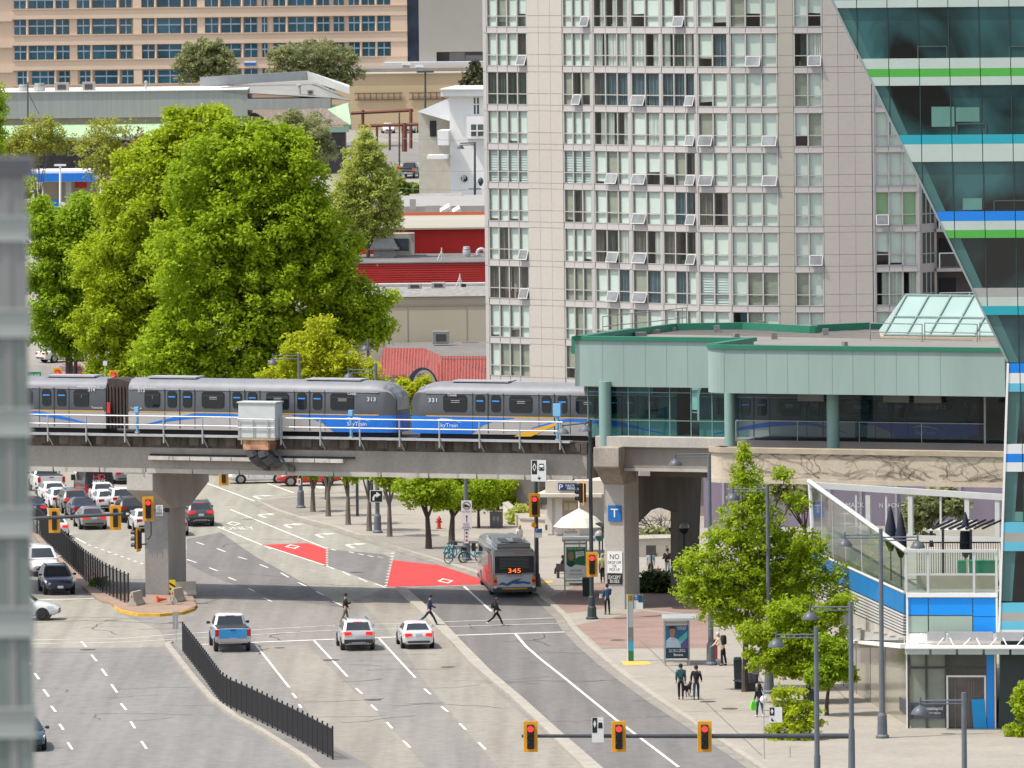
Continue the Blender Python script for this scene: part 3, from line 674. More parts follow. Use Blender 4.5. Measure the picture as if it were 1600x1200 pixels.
# curved planter beam with bare vines
DV=8.0;v0=GW.T(1113,730,DV-1.2);v1=GW.T(1580,730,DV);zv1,zv0=GW.Z(1340,710.5,DV),GW.Z(1340,752.5,DV)
arcv=[(v0+1.2-1.2*math.cos(a),DV-1.2+1.2*math.sin(a))for a in np.linspace(-.6,math.pi/2,12)]
pv=thing('planter_beam','curved concrete planter beam overgrown with bare vines below the platform','planter',GW.P(v0+8,0,DV-1))
vp=arcv+[(v1,DV)]
TANC=mat('tan concrete',(.46,.40,.31),.9,.12,.7,stretch=(1,1,.6),fine=.08)
b_=band(vp,zv0,zv1-.003,.5,'planter_wall',TANC,pv)
band([(v0+1.2-1.32*math.cos(a),DV-1.2+1.32*math.sin(a))for a in np.linspace(-.6,math.pi/2,12)]+[(v1,DV+.12)],zv1,zv1+.28,.8,'planter_rim',mat('rim concrete',(.37,.32,.24),.9,.2,.8),pv)
band([(v0+1.2-1.27*math.cos(a),DV-1.2+1.27*math.sin(a))for a in np.linspace(-.6,math.pi/2,12)]+[(v1,DV+.07)],zv0-.2,zv0+.06,.6,'planter_foot',TANC,pv)
mb=MB();mb.poly([GW.P(v0+.3,zv1-.3,DV-1.5),GW.P(v0+1.4,zv1-.3,DV-.2),GW.P(v1,zv1-.3,DV-.2),GW.P(v1,zv1-.3,DV-4.5),GW.P(v0+.3,zv1-.3,DV-4.5)]);mb.build('planter_soil',mat('soil',(.07,.055,.04),.95,.3,1),pv)
mb=MB();rv=random.Random(5)
for k in range(105):
 t=v0+1.6+rv.random()*(v1-v0-2);z=zv0+.1+rv.random()*.35 if rv.random()<.7 else zv1-.05;ang=rv.choice([rv.uniform(.1,.9),rv.uniform(2.2,3.0)])*(1 if z<zv1-.2 else-1)
 pts=[]
 for i in range(rv.randint(6,16)):
  pts.append(GW.P(t,z,DV+.02+.015*rv.random()));ang+=rv.uniform(-.5,.5);t+=math.cos(ang)*.17;z+=math.sin(ang)*.10
  if not(zv0+.04<z<zv1)or t>v1:break
 if len(pts)>1:mb.path(pts,rv.uniform(.007,.019),4,r1=.005)
tag(mb.build('climbing_vine',mat('vine bark',(.14,.105,.075),.9,.2,4)),'leafless brown vine spread over the tan concrete planter beam','vine')
# pier under the station corner with brackets and the portal behind it
pp_=thing('station_pier','concrete pier with bracket head carrying the blue T sign beside the crosswalk','pier',G(960,955))
PP=Plane(G(945,955)[:2],GU);e0,e1=0.,PP.T(977,955)
zt4=PP.Z(960,755);
mb=MB();mb.pb(PP,e0,e1,0,9.0,-2.4,0);mb.build('shaft',[CONC_L],pp_,bevel=.05)
ov=2.3;k0,k1=PP.T(927,715,ov),PP.T(967,715,ov);zc1,zc0,zc_=PP.Z(948,699,ov),PP.Z(948,730,ov),PP.Z(960,757)
mb=MB()
q=[(ov,zc1),(ov,zc0),(0.03,zc_),(-2.0,zc_),(-2.0,zc1)]
A=[PP.P(k0 if d>1 else e0-.01,z,d)for d,z in q];B=[PP.P(k1 if d>1 else e1+.01,z,d)for d,z in q];n=5
mb.add(A+B,[tuple(range(n)),tuple(range(n,2*n))[::-1]]+[(i,n+i,n+(i+1)%n,(i+1)%n)for i in range(n)]);mb.build('bracket_head',mat('weathered concrete',(.30,.265,.225),.9,.3,.9,stretch=(1,1,.5),fine=.1),pp_,bevel=.05)
PO=Plane(PP.P(e1,0,-2.4)[:2],(-GN[0],-GN[1]))
mb=MB();q=[PO.V(x,y)for x,y in[(990,818),(1018,797),(1030,793),(1045,794),(1060,799),(1060,905),(1090,910),(1096,745),(990,745)]]
q=[(max(0.0,t),z)for t,z in q];q[5]=(q[5][0],0);q[6]=(q[6][0],0)
mb.pp(PO,q,-.5,0);mb.build('portal_frame',mat('shade toned concrete',(.135,.12,.105),.9,.25,.6,stretch=(1,1,.4)),pp_)  # concrete darkened in its colour to give the portal's shaded side
def plate(name,label,cat,pl,x0,x1,y0,y1,d,m,th=.04):
 t0,z0=pl.V(x0,y1,d);t1,z1=pl.V(x1,y0,d)
 r=thing(name,label,cat,pl.P((t0+t1)/2,z0,d))
 mb=MB();mb.pb(pl,t0,t1,z0,z1,d-th,d);mb.build('panel',m,r);return r
r=plate('transit_sign','square blue sign with a white letter T on the concrete pier','sign',PP,950,970,790,814,.1,BLUE,.09)
ptext('T',SIGNW,r,PP,954,966,795,808,.106)
r=plate('traffic_sign','white sign reading NO DROP OFF OR PICK UP on the pier','sign',PP,949,972,862,895,.05,SIGNW)
ptext('NO',SIGNK,r,PP,953,967.5,866,873.5,.056);ptext('DROP OFF\nOR\nPICK UP',SIGNK,r,PP,950,970.5,877,892,.056)
r=plate('exception_sign','black sign reading EXCEPT BUSES below a white sign','sign',PP,949,972,897,912.5,.05,SIGNK)
ptext('EXCEPT\nBUSES',SIGNW,r,PP,951,970,899.5,910.5,.056)
# ================================================================ apartment tower
FH=2.65
AX=[740,760,828,880,935,985,1035,1090,1140,1190,1240,1290,1366,1433]
AY=[548,547,544.6,542.6,540.5,538.3,536.2,534.3,532.9,532.0,531.4,531.0,531.0,531.2]
def fac(x):
 Y=float(np.interp(x,AX,AY));p=D(x,103,Y);return np.array(p[:2])
ZB=[30.4-FH*r for r in range(-4,13)]
def zrow(r):return 30.4-FH*r
ap=thing('apartment_tower','pale grey curved apartment tower with rows of window bays and open sashes','apartment building',(*fac(1040),0))
WALL=mat('apartment panel',(.455,.418,.378),.75,.05,.25,stretch=(1,1,.3),fine=.02);WALL2=mat('apartment infill',(.355,.335,.29),.75,.04,.5)
MULL=mat('apartment mullion',(.40,.385,.365),.5,.05,.8);SPAN=mat('apartment spandrel',(.44,.415,.405),.6,.05,.6)
JT=mat('apartment joint',(.355,.325,.295),.9,0)
APG=glass('apartment glass',(.88,.95,.92),.96,.07)
BL={'w':mat('blind white',(.74,.76,.72),.85,.05,.5),'g':mat('blind beige',(.36,.35,.29),.85,.12,1.5,stretch=(1,1,3)),'h':mat('blind slats',(.60,.64,.64),.8,.05,1),'c':mat('curtain white',(.68,.68,.64),.9,.05,1),'b':mat('curtain blue',(.10,.15,.185),.9,.25,1),'e':mat('blind green',(.30,.47,.25),.85,.05,1),'k':mat('curtain brown',(.17,.145,.125),.9,.3,1),'d':mat('curtain dark green',(.09,.12,.10),.9,.3,.8)}
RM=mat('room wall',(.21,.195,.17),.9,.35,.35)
BAYS=[('L',[762,777.5,793,809,824]),('A',[880.5,895,909,923]),('B',[928.5,947,965,982]),('C',[987,1009,1031]),('D',[1035,1053.5,1071,1086]),('E',[1091,1114,1137]),('F',[1141.5,1165,1189,1214]),('G',[1241,1262,1284]),('H',[1366,1387,1408,1430])]
CODE={-2:"wwwwwwwwgwwwwwbwwwwwgwwww",-1:"wgwwwwwcccwwwkwwwgwwwwwww",0:"wwwkwwwccccccdcwbwwwdcwww",1:"ddddgkgbbbbbbbbwwwwwgwwww",2:"wwwwwwwcccwcwwwgwwwwwgwww",3:"hhhhhhhwgwwwwgkwwwwwwwwww",4:"wwwwgkwwgwwwwbbkkwwwwwewe",5:"wkwwwwwkdckckkkwwwwwwwwww",6:"kkkkgggwwbgbwbwhhwgggwccc",7:"wwwwwgwwgwgwwwwwwbgwwwwww",8:"wgggggwwwwwwwwwwwwwwwwwww",9:"wwgwwwwwgwwwwwwwwwwwwwwww"}
OPEN={(0,3),(0,18),(0,21),(1,5),(1,10),(1,14),(2,14),(2,15),(2,19),(3,8),(3,10),(3,14),(3,15),(3,19),(4,10),(4,14),(4,22),(5,3),(5,8),(5,10),(5,14),(5,21),(6,3),(6,8),(6,10),(-1,6),(-1,13)}
rb=random.Random(3)
def fp(a,b,f,z,out=0.):
 u=b-a;L=np.linalg.norm(u);n=np.array([u[1],-u[0]])/L;p=a+u*f+n*out;return(p[0],p[1],z)
def fbox(mb,a,b,f0,f1,z0,z1,o0,o1,m=0):
 q=lambda o:[fp(a,b,f0,z0,o),fp(a,b,f1,z0,o),fp(a,b,f1,z1,o),fp(a,b,f0,z1,o)]
 return mb.hexa(q(o0),q(o1),m)
ROWS=range(-2,10);zc=.38;SP=MB();SP2=MB()
lite=0
for bn,xs in BAYS:
 a,b=fac(xs[0]),fac(xs[-1]);L=np.linalg.norm(b-a);fx=[np.linalg.norm(fac(x)-a)/L for x in xs];nl=len(xs)-1
 for r in ROWS:
  z0=zrow(r)+.02;z1=zrow(r)+FH-zc;zt=z0+(z1-z0)*.33
  fr=MB();mw_=.05/L
  for f in fx:fbox(fr,a,b,f-mw_,f+mw_,z0+.052,z1-.002,-.09,.06)
  for z in(z0,z1-.05):fbox(fr,a,b,fx[0]-mw_,fx[-1]+mw_,z,z+.05,-.09,.05)
  for i in range(nl):fbox(fr,a,b,fx[i]+mw_*1.01,fx[i+1]-mw_*1.01,zt-.03,zt+.03,-.085,.04)
  wo=fr.build('window',MULL,ap)
  gm=MB();bm_={};sash=MB();sg=MB()
  for i in range(nl):
   k=lite+i;cde=CODE[r][k]if k<len(CODE[r])else 'w';f0,f1=fx[i]+mw_,fx[i+1]-mw_
   op=(r,k)in OPEN
   gm.poly([fp(a,b,f0,zt+.03),fp(a,b,f1,zt+.03),fp(a,b,f1,z1-.05),fp(a,b,f0,z1-.05)])
   if not op:gm.poly([fp(a,b,f0,z0+.05),fp(a,b,f1,z0+.05),fp(a,b,f1,zt-.03),fp(a,b,f0,zt-.03)])
   else:
    g=lambda f,s,o:fp(a,b,f,zt-.04-(zt-z0-.06)*s*.93,.03+o+.24*s)
    for(fa,sa,fb,sb_)in((f0,0,f1,0),(f0,1,f1,1),(f0,0,f0,1),(f1,0,f1,1)):
     sash.tube(g(fa,sa,.02),g(fb,sb_,.02),.03,n=5)
    sg.poly([g(f0,0,.02),g(f1,0,.02),g(f1,1,.02),g(f0,1,.02)])
   lm=bm_.setdefault(cde,MB())
   if cde in 'wge':
    drop=1.0 if rb.random()<.8 else rb.choice([.66,.6,.75,.85,.92]);zb0=z1-(z1-z0)*drop
    e_=rb.uniform(-.05,.05);lm.poly([fp(a,b,f0,zb0+e_,-.14+e_*.3),fp(a,b,f1,zb0-e_*.4,-.13-e_*.3),fp(a,b,f1,z1,-.13),fp(a,b,f0,z1,-.13)])
   elif cde=='h':
    n_=13
    for j in range(n_):
     zz0=z0+(z1-z0)*j/n_;lm.poly([fp(a,b,f0,zz0,-.10),fp(a,b,f1,zz0,-.10),fp(a,b,f1,zz0+(z1-z0)/n_*.97,-.17),fp(a,b,f0,zz0+(z1-z0)/n_*.97,-.17)])
   else:
    fa,fb=(f0,f1)if cde in 'bd' and rb.random()<.75 else rb.choice([(f0,f0+(f1-f0)*.6),(f0+(f1-f0)*.45,f1),(f0,f1)])
    if cde=='k' and rb.random()<.45:fb=fa+(f1-f0)*.25
    n_=14;ph_=rb.random()*6
    for j in range(n_):
     u0,u1=fa+(fb-fa)*j/n_,fa+(fb-fa)*(j+1)/n_
     o0,o1=(-.15+.05*math.sin(ph_+2.4*(j+k_))for k_ in(0,1))
     lm.poly([fp(a,b,u0,z0,o0),fp(a,b,u1,z0,o1),fp(a,b,u1,z1,o1),fp(a,b,u0,z1,o0)])
  gm.build('pane',APG,wo)
  for i in range(nl):
   if CODE[r][(lite+i)%25]in 'kdgc' and rb.random()<.45:
    cl=MB();f_=fx[i]+(fx[i+1]-fx[i])*rb.uniform(.25,.6);p_=fp(a,b,f_,z0+.25,-.45);h_=rb.uniform(.15,.5)
    if rb.random()<.5:cl.box((p_[0],p_[1],z0+.06+h_/2),(rb.uniform(.2,.5),.25,h_))
    else:cl.lathe((p_[0],p_[1],z0+.06),[(.13,0),(.17,h_*.4),(.2,h_*.7),(.06,h_)],8)
    cl.build('sill_item',mat(*rb.choice([('item white',(.6,.6,.57)),('item pink',(.5,.2,.22)),('item tan',(.45,.33,.18)),('item teal',(.03,.2,.22)),('item red',(.4,.03,.03)),('item grey',(.25,.25,.26))])),wo)
  for cde,m_ in bm_.items():
   if m_.f:m_.build('curtain' if cde in 'cbkd' else 'blind',BL[cde],wo)
  if sash.f:
   s_=sash.build('open_sash',mat('sash white',(.62,.62,.60),.5,0),wo);sg.build('sash_glass',mat('sash glass',(.19,.20,.205),.3,.5,.6,spec=.35),wo)
   # spandrel panels under this row
  cut=[fx[0]-mw_]+[(fx[i])for i in range(1,nl)]+[fx[-1]+mw_]
  sp_=MB()
  for i in range(nl):
   fbox(sp_,a,b,cut[i]+.006,cut[i+1]-.006,zrow(r)-zc+.03,zrow(r)-.0,-.1,.03)
  sp_.build('spandrel',SPAN,wo);sp_=MB()
  fbox(sp_,a,b,fx[0]-mw_*1.5,fx[-1]+mw_*1.5,zrow(r)-zc-.01,zrow(r)-zc+.03,-.1,.10)
  sp_.build('floor_edge',MULL,wo);sp_=MB();fbox(sp_,a,b,fx[0]-mw_*1.2,fx[-1]+mw_*1.2,zrow(r)-zc,zrow(r)+.01,-.2,-.101);sp_.build('slab_closer',MULL,wo)
 lite+=nl
 # slim posts between bays and panelled piers
PO_=MB();PN=MB();BK=MB();PI=MB()
zlo,zhi=zrow(9)-.4,zrow(-3)
def pier_panels(xs,mbp,out=.09):
 for i in range(len(xs)-1):
  a,b=fac(xs[i]),fac(xs[i+1])
  for r in ROWS:
   for z0,z1 in((zrow(r)-zc+.02,zrow(r)+.0),(zrow(r)+.03,zrow(r)+.78),(zrow(r)+.81,zrow(r)+FH-zc-.01)):
    L=np.linalg.norm(b-a);g=.009/L;fbox(mbp,a,b,g,1-g,z0,z1,-.05,out)
 a,b=fac(xs[0]),fac(xs[-1])
 for i in range(len(xs)-1):fbox(BK,fac(xs[i]),fac(xs[i+1]),0.001,.999,zlo,zhi,-.3,out-.025)
pier_panels([825,843,861,879.5],PN);PN.build('wall_panel',WALL,ap);PN=MB();pier_panels([1285.5,1309,1335,1361],PN)
pier_panels([1215.5,1239.5],PI,.04)
for x0,x1 in((924,927.7),(983,986.3),(1032,1034.3),(1087,1090.2),(1138,1140.8),(1362,1365),(756,761.2),(1431,1434.5)):
 PO_=MB()
 for r in ROWS:
  fbox(PO_,fac(x0),fac(x1),0,1,zrow(r)-zc+.02,zrow(r)+FH-zc-.02,-.1,.08)
 PO_.build('mullion_post',MULL,ap)
 fbox(BK,fac(x0),fac(x1),0.02,.98,zlo,zhi,-.2,.05)
PN.build('wall_panel',WALL,ap);PI.build('infill_panel',WALL2,ap);BK.build('panel_joint',JT,ap)
# rooms behind the glass: floors, back walls, party walls; and the body of the tower
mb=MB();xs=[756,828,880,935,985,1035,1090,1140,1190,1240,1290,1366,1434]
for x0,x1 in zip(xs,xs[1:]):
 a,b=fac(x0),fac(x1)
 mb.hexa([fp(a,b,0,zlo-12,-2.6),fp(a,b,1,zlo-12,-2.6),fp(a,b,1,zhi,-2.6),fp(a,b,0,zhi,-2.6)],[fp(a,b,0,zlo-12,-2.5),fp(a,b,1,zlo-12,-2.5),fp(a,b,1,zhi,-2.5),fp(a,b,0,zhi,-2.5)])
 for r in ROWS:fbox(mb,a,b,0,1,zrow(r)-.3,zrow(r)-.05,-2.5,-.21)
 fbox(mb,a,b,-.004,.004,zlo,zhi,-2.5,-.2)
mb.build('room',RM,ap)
# shaded return wall on the right with narrow windows and balconies
q0=fac(1434.5);SIDE=Plane(q0,(.52,.85));t1=SIDE.T(1463,300)
mb=MB();mb.pb(SIDE,0.02,t1,0,zhi,-.5,0);mb.build('return_wall',WALL,ap)
mb=MB();mb2=MB()
for r in ROWS:
 for k in range(3):
  a_=.35+k*(t1-.6)/3;mb.pb(SIDE,a_,a_+(t1-.6)/3-.12,zrow(r)+.1,zrow(r)+FH-.5,-.1,.015)
  mb2.pb(SIDE,a_-.06,a_,zrow(r)-.3,zrow(r)+FH-.45,-.1,.04)
 mb2.pb(SIDE,.2,t1,zrow(r)+.72,zrow(r)+.78,-.1,.035)
 mb2.pb(SIDE,.1,t1,zrow(r)-.38,zrow(r)-.02,-.1,.03)
mb.build('side_window',mat('shaded window',(.07,.08,.075),.15,.4,.6),ap);mb2.build('side_mullion',MULL,ap)
BKP=Plane(SIDE.P(t1,0)[:2],(1,.1))
mb=MB();mb.pb(BKP,0,14,0,zhi,-6,-2.2);mb.build('recess_wall',mat('recess wall',(.17,.145,.14),.85,.1,.5),ap)
for r in range(3,9):
 if r<0:continue
 mb=MB();mb.pb(BKP,-.1,9,zrow(r)-.5,zrow(r)-.28,-2.3,.6);bo=mb.build('balcony',mat('balcony slab',(.42,.39,.37),.8,.06),ap)
 mb=MB();mb.poly([BKP.P(.1,zrow(r)-.2,.5),BKP.P(8,zrow(r)-.2,.5),BKP.P(8,zrow(r)+.7,.5),BKP.P(.1,zrow(r)+.7,.5)]);mb.build('balcony_glass',glass('balcony glass',(.85,.95,.92),.85,.06),bo)
 mb=MB()
 for t in(.1,2.1,4.1,6.1,8):mb.pb(BKP,t-.035,t+.035,zrow(r)-.28,zrow(r)+.75,.45,.55)
 mb.pb(BKP,.1,8,zrow(r)+.7,zrow(r)+.76,.44,.56);mb.build('balcony_rail',WHITE,bo)
 mb=MB();mb.pb(BKP,.5,1.6,zrow(r)-.25,zrow(r)+1.6,-2.2,-2.12);mb.build('balcony_door',BLACK,bo)
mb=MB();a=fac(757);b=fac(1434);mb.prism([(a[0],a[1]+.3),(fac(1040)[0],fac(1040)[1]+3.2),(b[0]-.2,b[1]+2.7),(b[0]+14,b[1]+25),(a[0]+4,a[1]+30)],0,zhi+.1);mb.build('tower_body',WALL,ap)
# ================================================================ glass office tower on the right and its podium
_g1,_g0=np.array(G(1312,1072)),np.array(G(1400,1127))
PW=Plane(_g0[:2],(_g0-_g1)[:2])
cz=G(1424,1142);PF=Plane(PW.P(PW.T(1424,1142),0)[:2],(1,-.13))
of=thing('office_tower','leaning glass office tower with green, blue and teal bands','office building',PF.P(10,0,-5))
WB={'g':mat('band green',(.075,.37,.055),.4,.03,.5),'b':mat('band blue',(.008,.20,.66),.4,.03,.5),'t':mat('band teal',(.02,.33,.40),.4,.04,.5),'w':mat('band pale',(.44,.52,.47),.4,.05,.6),'y':mat('band grey',(.33,.33,.31),.5,.05,.6),'l':mat('band light blue',(.11,.44,.58),.4,.03,.5),'W':mat('band white',(.68,.70,.68),.5,.03,.6)}
DG=mat('tower glass painted reflections',(.018,.062,.066),.03,.93,.13,spec=.7,stretch=(1,1,.8),warp=1.4)  # warped noise paints curvy reflections into the pane colour
DGS=mat('tower edge glass',(.05,.15,.145),.1,.15,.3,spec=.8)
def edge_x(y):return float(np.interp(y,[-400,66,565,572,1200],[1112,1331,1574,1575,1556]))
BANDS=[(-90,-70,'w'),(-70,-57,'b'),(-57,-48,'w'),(-30-18,-29,'#'),(-29,-14,'w'),(-14,-2,'t'),(-2,10,'w'),(10,90,'#'),(90,106,'w'),(106,119,'g'),(119,132.5,'w'),(132.5,210,'#'),(210,224.5,'t'),(224.5,252,'w'),(252,330,'#'),(330,345,'b'),(345,359,'w'),(359,371.5,'g'),(371.5,450,'#'),(450,464,'y'),(464,478,'w'),(478,492,'t'),(492,567,'#'),(568,583,'b'),(583,599,'W'),(599,612,'l'),(612,694,'#'),(694,709,'W'),(709,722.5,'b'),(722.5,737,'W'),(737,816,'#'),(816,832,'l'),(832,847,'y'),(847,861,'l'),(861,940,'#'),(942,957,'l'),(957,971,'y'),(971,984,'l'),(984,991,'W')]
XR=1760;slabz=[]
DEP={}
for y0,y1,c_ in BANDS:
 t00,z1=PF.V(edge_x(y0),y0,.3);t01,z0=PF.V(edge_x(y1),y1,.3);tR=PF.T(XR,y0,.3)
 zc0=PF.Z(1580,y1,.3);zc1=PF.Z(1580,y0,.3)
 q=[(t01,zc0),(tR,zc0),(tR,zc1),(t00,zc1)]
 if c_=='#':
  mb=MB();mb.pp(PF,q,.08,.14);g_=mb.build('glazing',DG,of)
  mb=MB();a0_,a1_=(1.15,0.0)
  mb.pp(PF,[(t01+.02,zc0+.01),(t01+.55,zc0+.01),(t00+.65,zc1-.01),(t00+.02,zc1-.01)],.141,.152);mb.build('edge_pane',DGS,g_)
  mb=MB();t=t01+1.6 if y0<560 else t01+1.2;mt=PF.T(1388,y0,.3)-PF.T(1388-47.5,y0,.3)
  base=PF.T(1388.5+(y0-90)*.03,y0,.3);k=-2
  while k<8:
   x=base+k*mt;k+=1
   if x>t00+.5:mb.pb(PF,x-.025,x+.025,zc0+.01,zc1-.01,.142,.165)
  mb.build('mullion',mat('tower mullion',(.02,.045,.045),.4,.1),g_)
 else:
  mb=MB();k=-2;base=PF.T(1388.5+(y0-90)*.03,y0,.3);mt=PF.T(1388,y0,.3)-PF.T(1388-47.5,y0,.3);cuts=[base+i*mt for i in range(-2,9)]
  cuts=[c2 for c2 in cuts if t00+.4<c2<tR];ed=[None]+cuts+[tR]
  for i in range(len(ed)-1):
   r0=ed[i+1]-.02
   if ed[i]is None:pts=[(t01,zc0),(r0,zc0),(r0,zc1),(t00,zc1)]
   else:pts=[(ed[i]+.02,zc0),(r0,zc0),(r0,zc1),(ed[i]+.02,zc1)]
   mb.pp(PF,pts,.1,.3)
  mb.build('spandrel_band',WB[c_],of)
  DEP.setdefault('l',[]).append((zc0,zc1))
  # soffit line of every band, body behind, pale fin down the leaning edge
mb=MB();ys=[-100,66,300,565,572,900,1140];pts=[]
for y in ys:pts.append((PF.T(edge_x(y),y,.05)+.06,PF.Z(1580,y,.05)))
rt=PF.T(XR,500)+2
mb.pp(PF,pts+[(rt,pts[-1][1]),(rt,pts[0][1])],-16,.07);mb.build('tower_body',mat('tower core',(.03,.045,.045),.5,.1),of)
mb=MB()
for(xa,ya,xb,yb,m_)in((edge_x(-100),-100,1574.5,565,0),(1575,568,1561,990,1)):
 a_,za=PF.T(xa,ya,.3),PF.Z(1580,ya,.3);b_,zb__=PF.T(xb,yb,.3),PF.Z(1580,yb,.3)
 mb.pp(PF,[(b_-.06,zb__),(b_+.05,zb__),(a_+.05,za),(a_-.06,za)],-.2,.34,m_)
mb.build('edge_fin',[mat('fin grey',(.25,.30,.29),.5,.05),WHITE],of)
mb=MB()
for x0,x1,y0,y1 in[(1433,1480,72,90),(1576,1640,72,90),(1494,1541,193,211),(1552,1610,313,331)]:
 a_,z1=PF.V(x0,y0,.31);b_,z0=PF.V(x1,y1,.31)
 for p in(((a_,z0),(a_+.05,z0),(a_+.05,z1),(a_,z1)),((b_-.05,z0),(b_,z0),(b_,z1),(b_-.05,z1)),((a_,z1-.05),(b_,z1-.05),(b_,z1),(a_,z1))):mb.pp(PF,list(p),.14,.19)
mb.build('vent_frame',mat('vent frame',(.06,.09,.09),.4,.1),of)
for x0,x1,y0,y1 in[(1504,1534,310,328),(1455,1491,167,198),(1493,1530,168,190),(1578,1640,800,815)]:
 a_,z1=PF.V(x0,y0,.31);b_,z0=PF.V(x1,y1,.31);mb=MB();mb.pb(PF,a_,b_,z0,z1,.141,.148);mb.build('roller_blind',mat('tower blind',(.10,.23,.19),.6,.15,.5),of)
 # glazed ground floor of the tower
GF=MB();a_,z1=PF.V(1558,1017,.0);GF.pb(PF,a_+.1,PF.T(XR,1100),0,z1,-.2,0.02);gf=GF.build('shopfront',mat('shop glass',(.10,.16,.14),.08,.5,.35,spec=.8,stretch=(1,1,.1)),of)
mb=MB()
for x,w_,k in[(1571,.25,0),(1586,.12,1),(1604,.1,1),(1622,.1,1)]:mb.pb(PF,PF.T(x,1080),PF.T(x,1080)+w_,.1,z1-.05,.021,.05)
zz_=PF.Z(1580,1060);mb.pb(PF,a_+.1,PF.T(XR,1100),zz_,zz_+.15,.021,.045);mb.build('mullion',mat('dark teal',(.03,.12,.12),.4,.1),gf)
# ---------------- podium
po=thing('podium_building','low podium with blue and pale panels, roof terrace glass and canopy','building',PF.P(2,0,-2))
tL=PF.T(1416,950);tR_=PF.T(1559,950)
Zf=lambda y:PF.Z(1490,y)
BP=mat('bright blue panel',(.008,.27,.80),.35,.03,.5);GP=mat('pale green glass',(.33,.42,.36),.2,.06,.4,spec=.7)
x1_,x2_=PF.T(1450.5,950),PF.T(1520,950);ym=(933.5,961,962,988.5)
mb=MB()
for a,b,y0,y1 in((tL+.06,x1_-.02,934,961),(x1_+.02,x2_-.02,934,961),(x2_+.02,tR_-.05,934,963),(x2_+.02,tR_-.05,964,989)):mb.pb(PF,a,b,Zf(y1),Zf(y0),-.1,.03)
mb.build('blue_panel',BP,po)
mb=MB()
for a,b in((tL+.06,x1_-.03),(x1_+.03,x2_-.03)):mb.pb(PF,a,b,Zf(988.5),Zf(962.5),-.1,.02)
mb.build('pale_panel',GP,po)
mb=MB();mb.pb(PF,tL,tR_,Zf(933),Zf(926.5),-.4,.12);mb.pb(PF,tL,tL+.1,Zf(1010),Zf(926),-.4,.1);mb.pb(PF,tR_-.09,tR_,Zf(990),Zf(933.5),-.4,.1);mb.pb(PF,tL,tR_+.3,Zf(1005),Zf(989.5),-.4,.06);mb.build('white_trim',WHITE,po)
mb=MB()
TBD=9.0
mb.pp(PF,[(tL+.05,Zf(1005)),(tR_-.05,Zf(1005)),(tR_-.05,Zf(928)),(tL+.05,Zf(928))],-TBD,-.11);mb.build('podium_body',mat('podium grey',(.30,.30,.285),.8,.1,.5),po)
# canopy
mb=MB();z0c,z1c=Zf(1013),Zf(1004)
for k in range(7):
 a=PF.T(1418,1000)+k*1.32;mb.pb(PF,a,a+1.2,z0c-.16,z0c+.12,.2,1.6)
mb.build('canopy_panel',mat('canopy glass',(.42,.47,.44),.2,.08,.6),po)
mb=MB();mb.pb(PF,PF.T(1418,1010),PF.T(1700,1010),z0c+.12,z0c+.2,.1,1.7)
for k in range(8):
 a=PF.T(1424,1000)+k*1.32;mb.tube(PF.P(a,z0c+.2,1.2),PF.P(a+.5,z0c+.75,.1),.03,n=5);mb.tube(PF.P(a+.9,z0c+.2,1.2),PF.P(a+.5,z0c+.75,.1),.03,n=5)
mb.build('canopy_truss',WHITE,po)
mb=MB()
for x0,x1 in((1450,1478),(1482,1506),(1506,1552),(1558,1600)):mb.pb(PF,PF.T(x0,996,.1),PF.T(x1,996,.1),z0c+.42,z0c+.85,.25,.5)
mb.build('canopy_duct',mat('duct grey',(.33,.33,.34),.5,.05),po)
# storefront below the canopy: leaning glass, door, blue strip
zt_s=Zf(1018);mb=MB();xs=[1419,1448,1478]
mb.pb(PF,tL+.2,tR_-.1,0,zt_s+.2,-.3,-.02);sf=mb.build('storefront',mat('storefront glass',(.21,.24,.195),.1,.22,.35,spec=.8),po)
mb=MB()
for x in(1419.5,1447.5,1478):mb.pb(PF,PF.T(x,1060)-.05,PF.T(x,1060)+.05,0,zt_s,-.02,.08)
mb.pb(PF,tL+.2,PF.T(1541,1060),Zf(1043)-.05,Zf(1043)+.05,-.02,.07);mb.build('mullion',mat('storefront mullion',(.05,.055,.05),.4,.1),sf)
mb=MB();mb.pb(PF,PF.T(1480,1035),PF.T(1541,1035),Zf(1055),Zf(1021),-.02,.03);mb.build('transom_glass',mat('dark glass',(.02,.028,.026),.08,.3,1,spec=.8),sf)
mb=MB();mb.pb(PF,PF.T(1481,1090),PF.T(1538,1090),0,Zf(1058),-.02,.03);dr=mb.build('door',mat('door glass',(.07,.06,.055),.1,.5,.6,spec=.7),sf)
mb=MB();t0,t1=PF.T(1479,1090),PF.T(1541,1090);z_=Zf(1055)
mb.pb(PF,t0,t0+.09,0,z_,.0,.1);mb.pb(PF,t1-.09,t1,0,z_,.0,.1);mb.pb(PF,t0+.091,t1-.091,z_-.09,z_,.0,.1);mb.build('door_frame',WHITE,dr)
mb=MB()
for x in(1492,1513,1517,1521):mb.pb(PF,PF.T(x,1090),PF.T(x,1090)+.06,0,z_-.3,.03,.06)
mb.build('door_stile',mat('bronze',(.14,.12,.1),.4,.1),dr)
mb=MB();mb.pb(PF,PF.T(1542,1060),PF.T(1553,1060),0,zt_s,-.02,.06);mb.build('blue_strip',BP,po)
mb=MB();mb.pb(PF,PF.T(1554,1060),PF.T(1556,1060),0,zt_s,-.02,.12);mb.pb(PF,PF.T(1416,1060),PF.T(1418,1060),0,zt_s,-.1,.1);mb.build('white_post',WHITE,po)
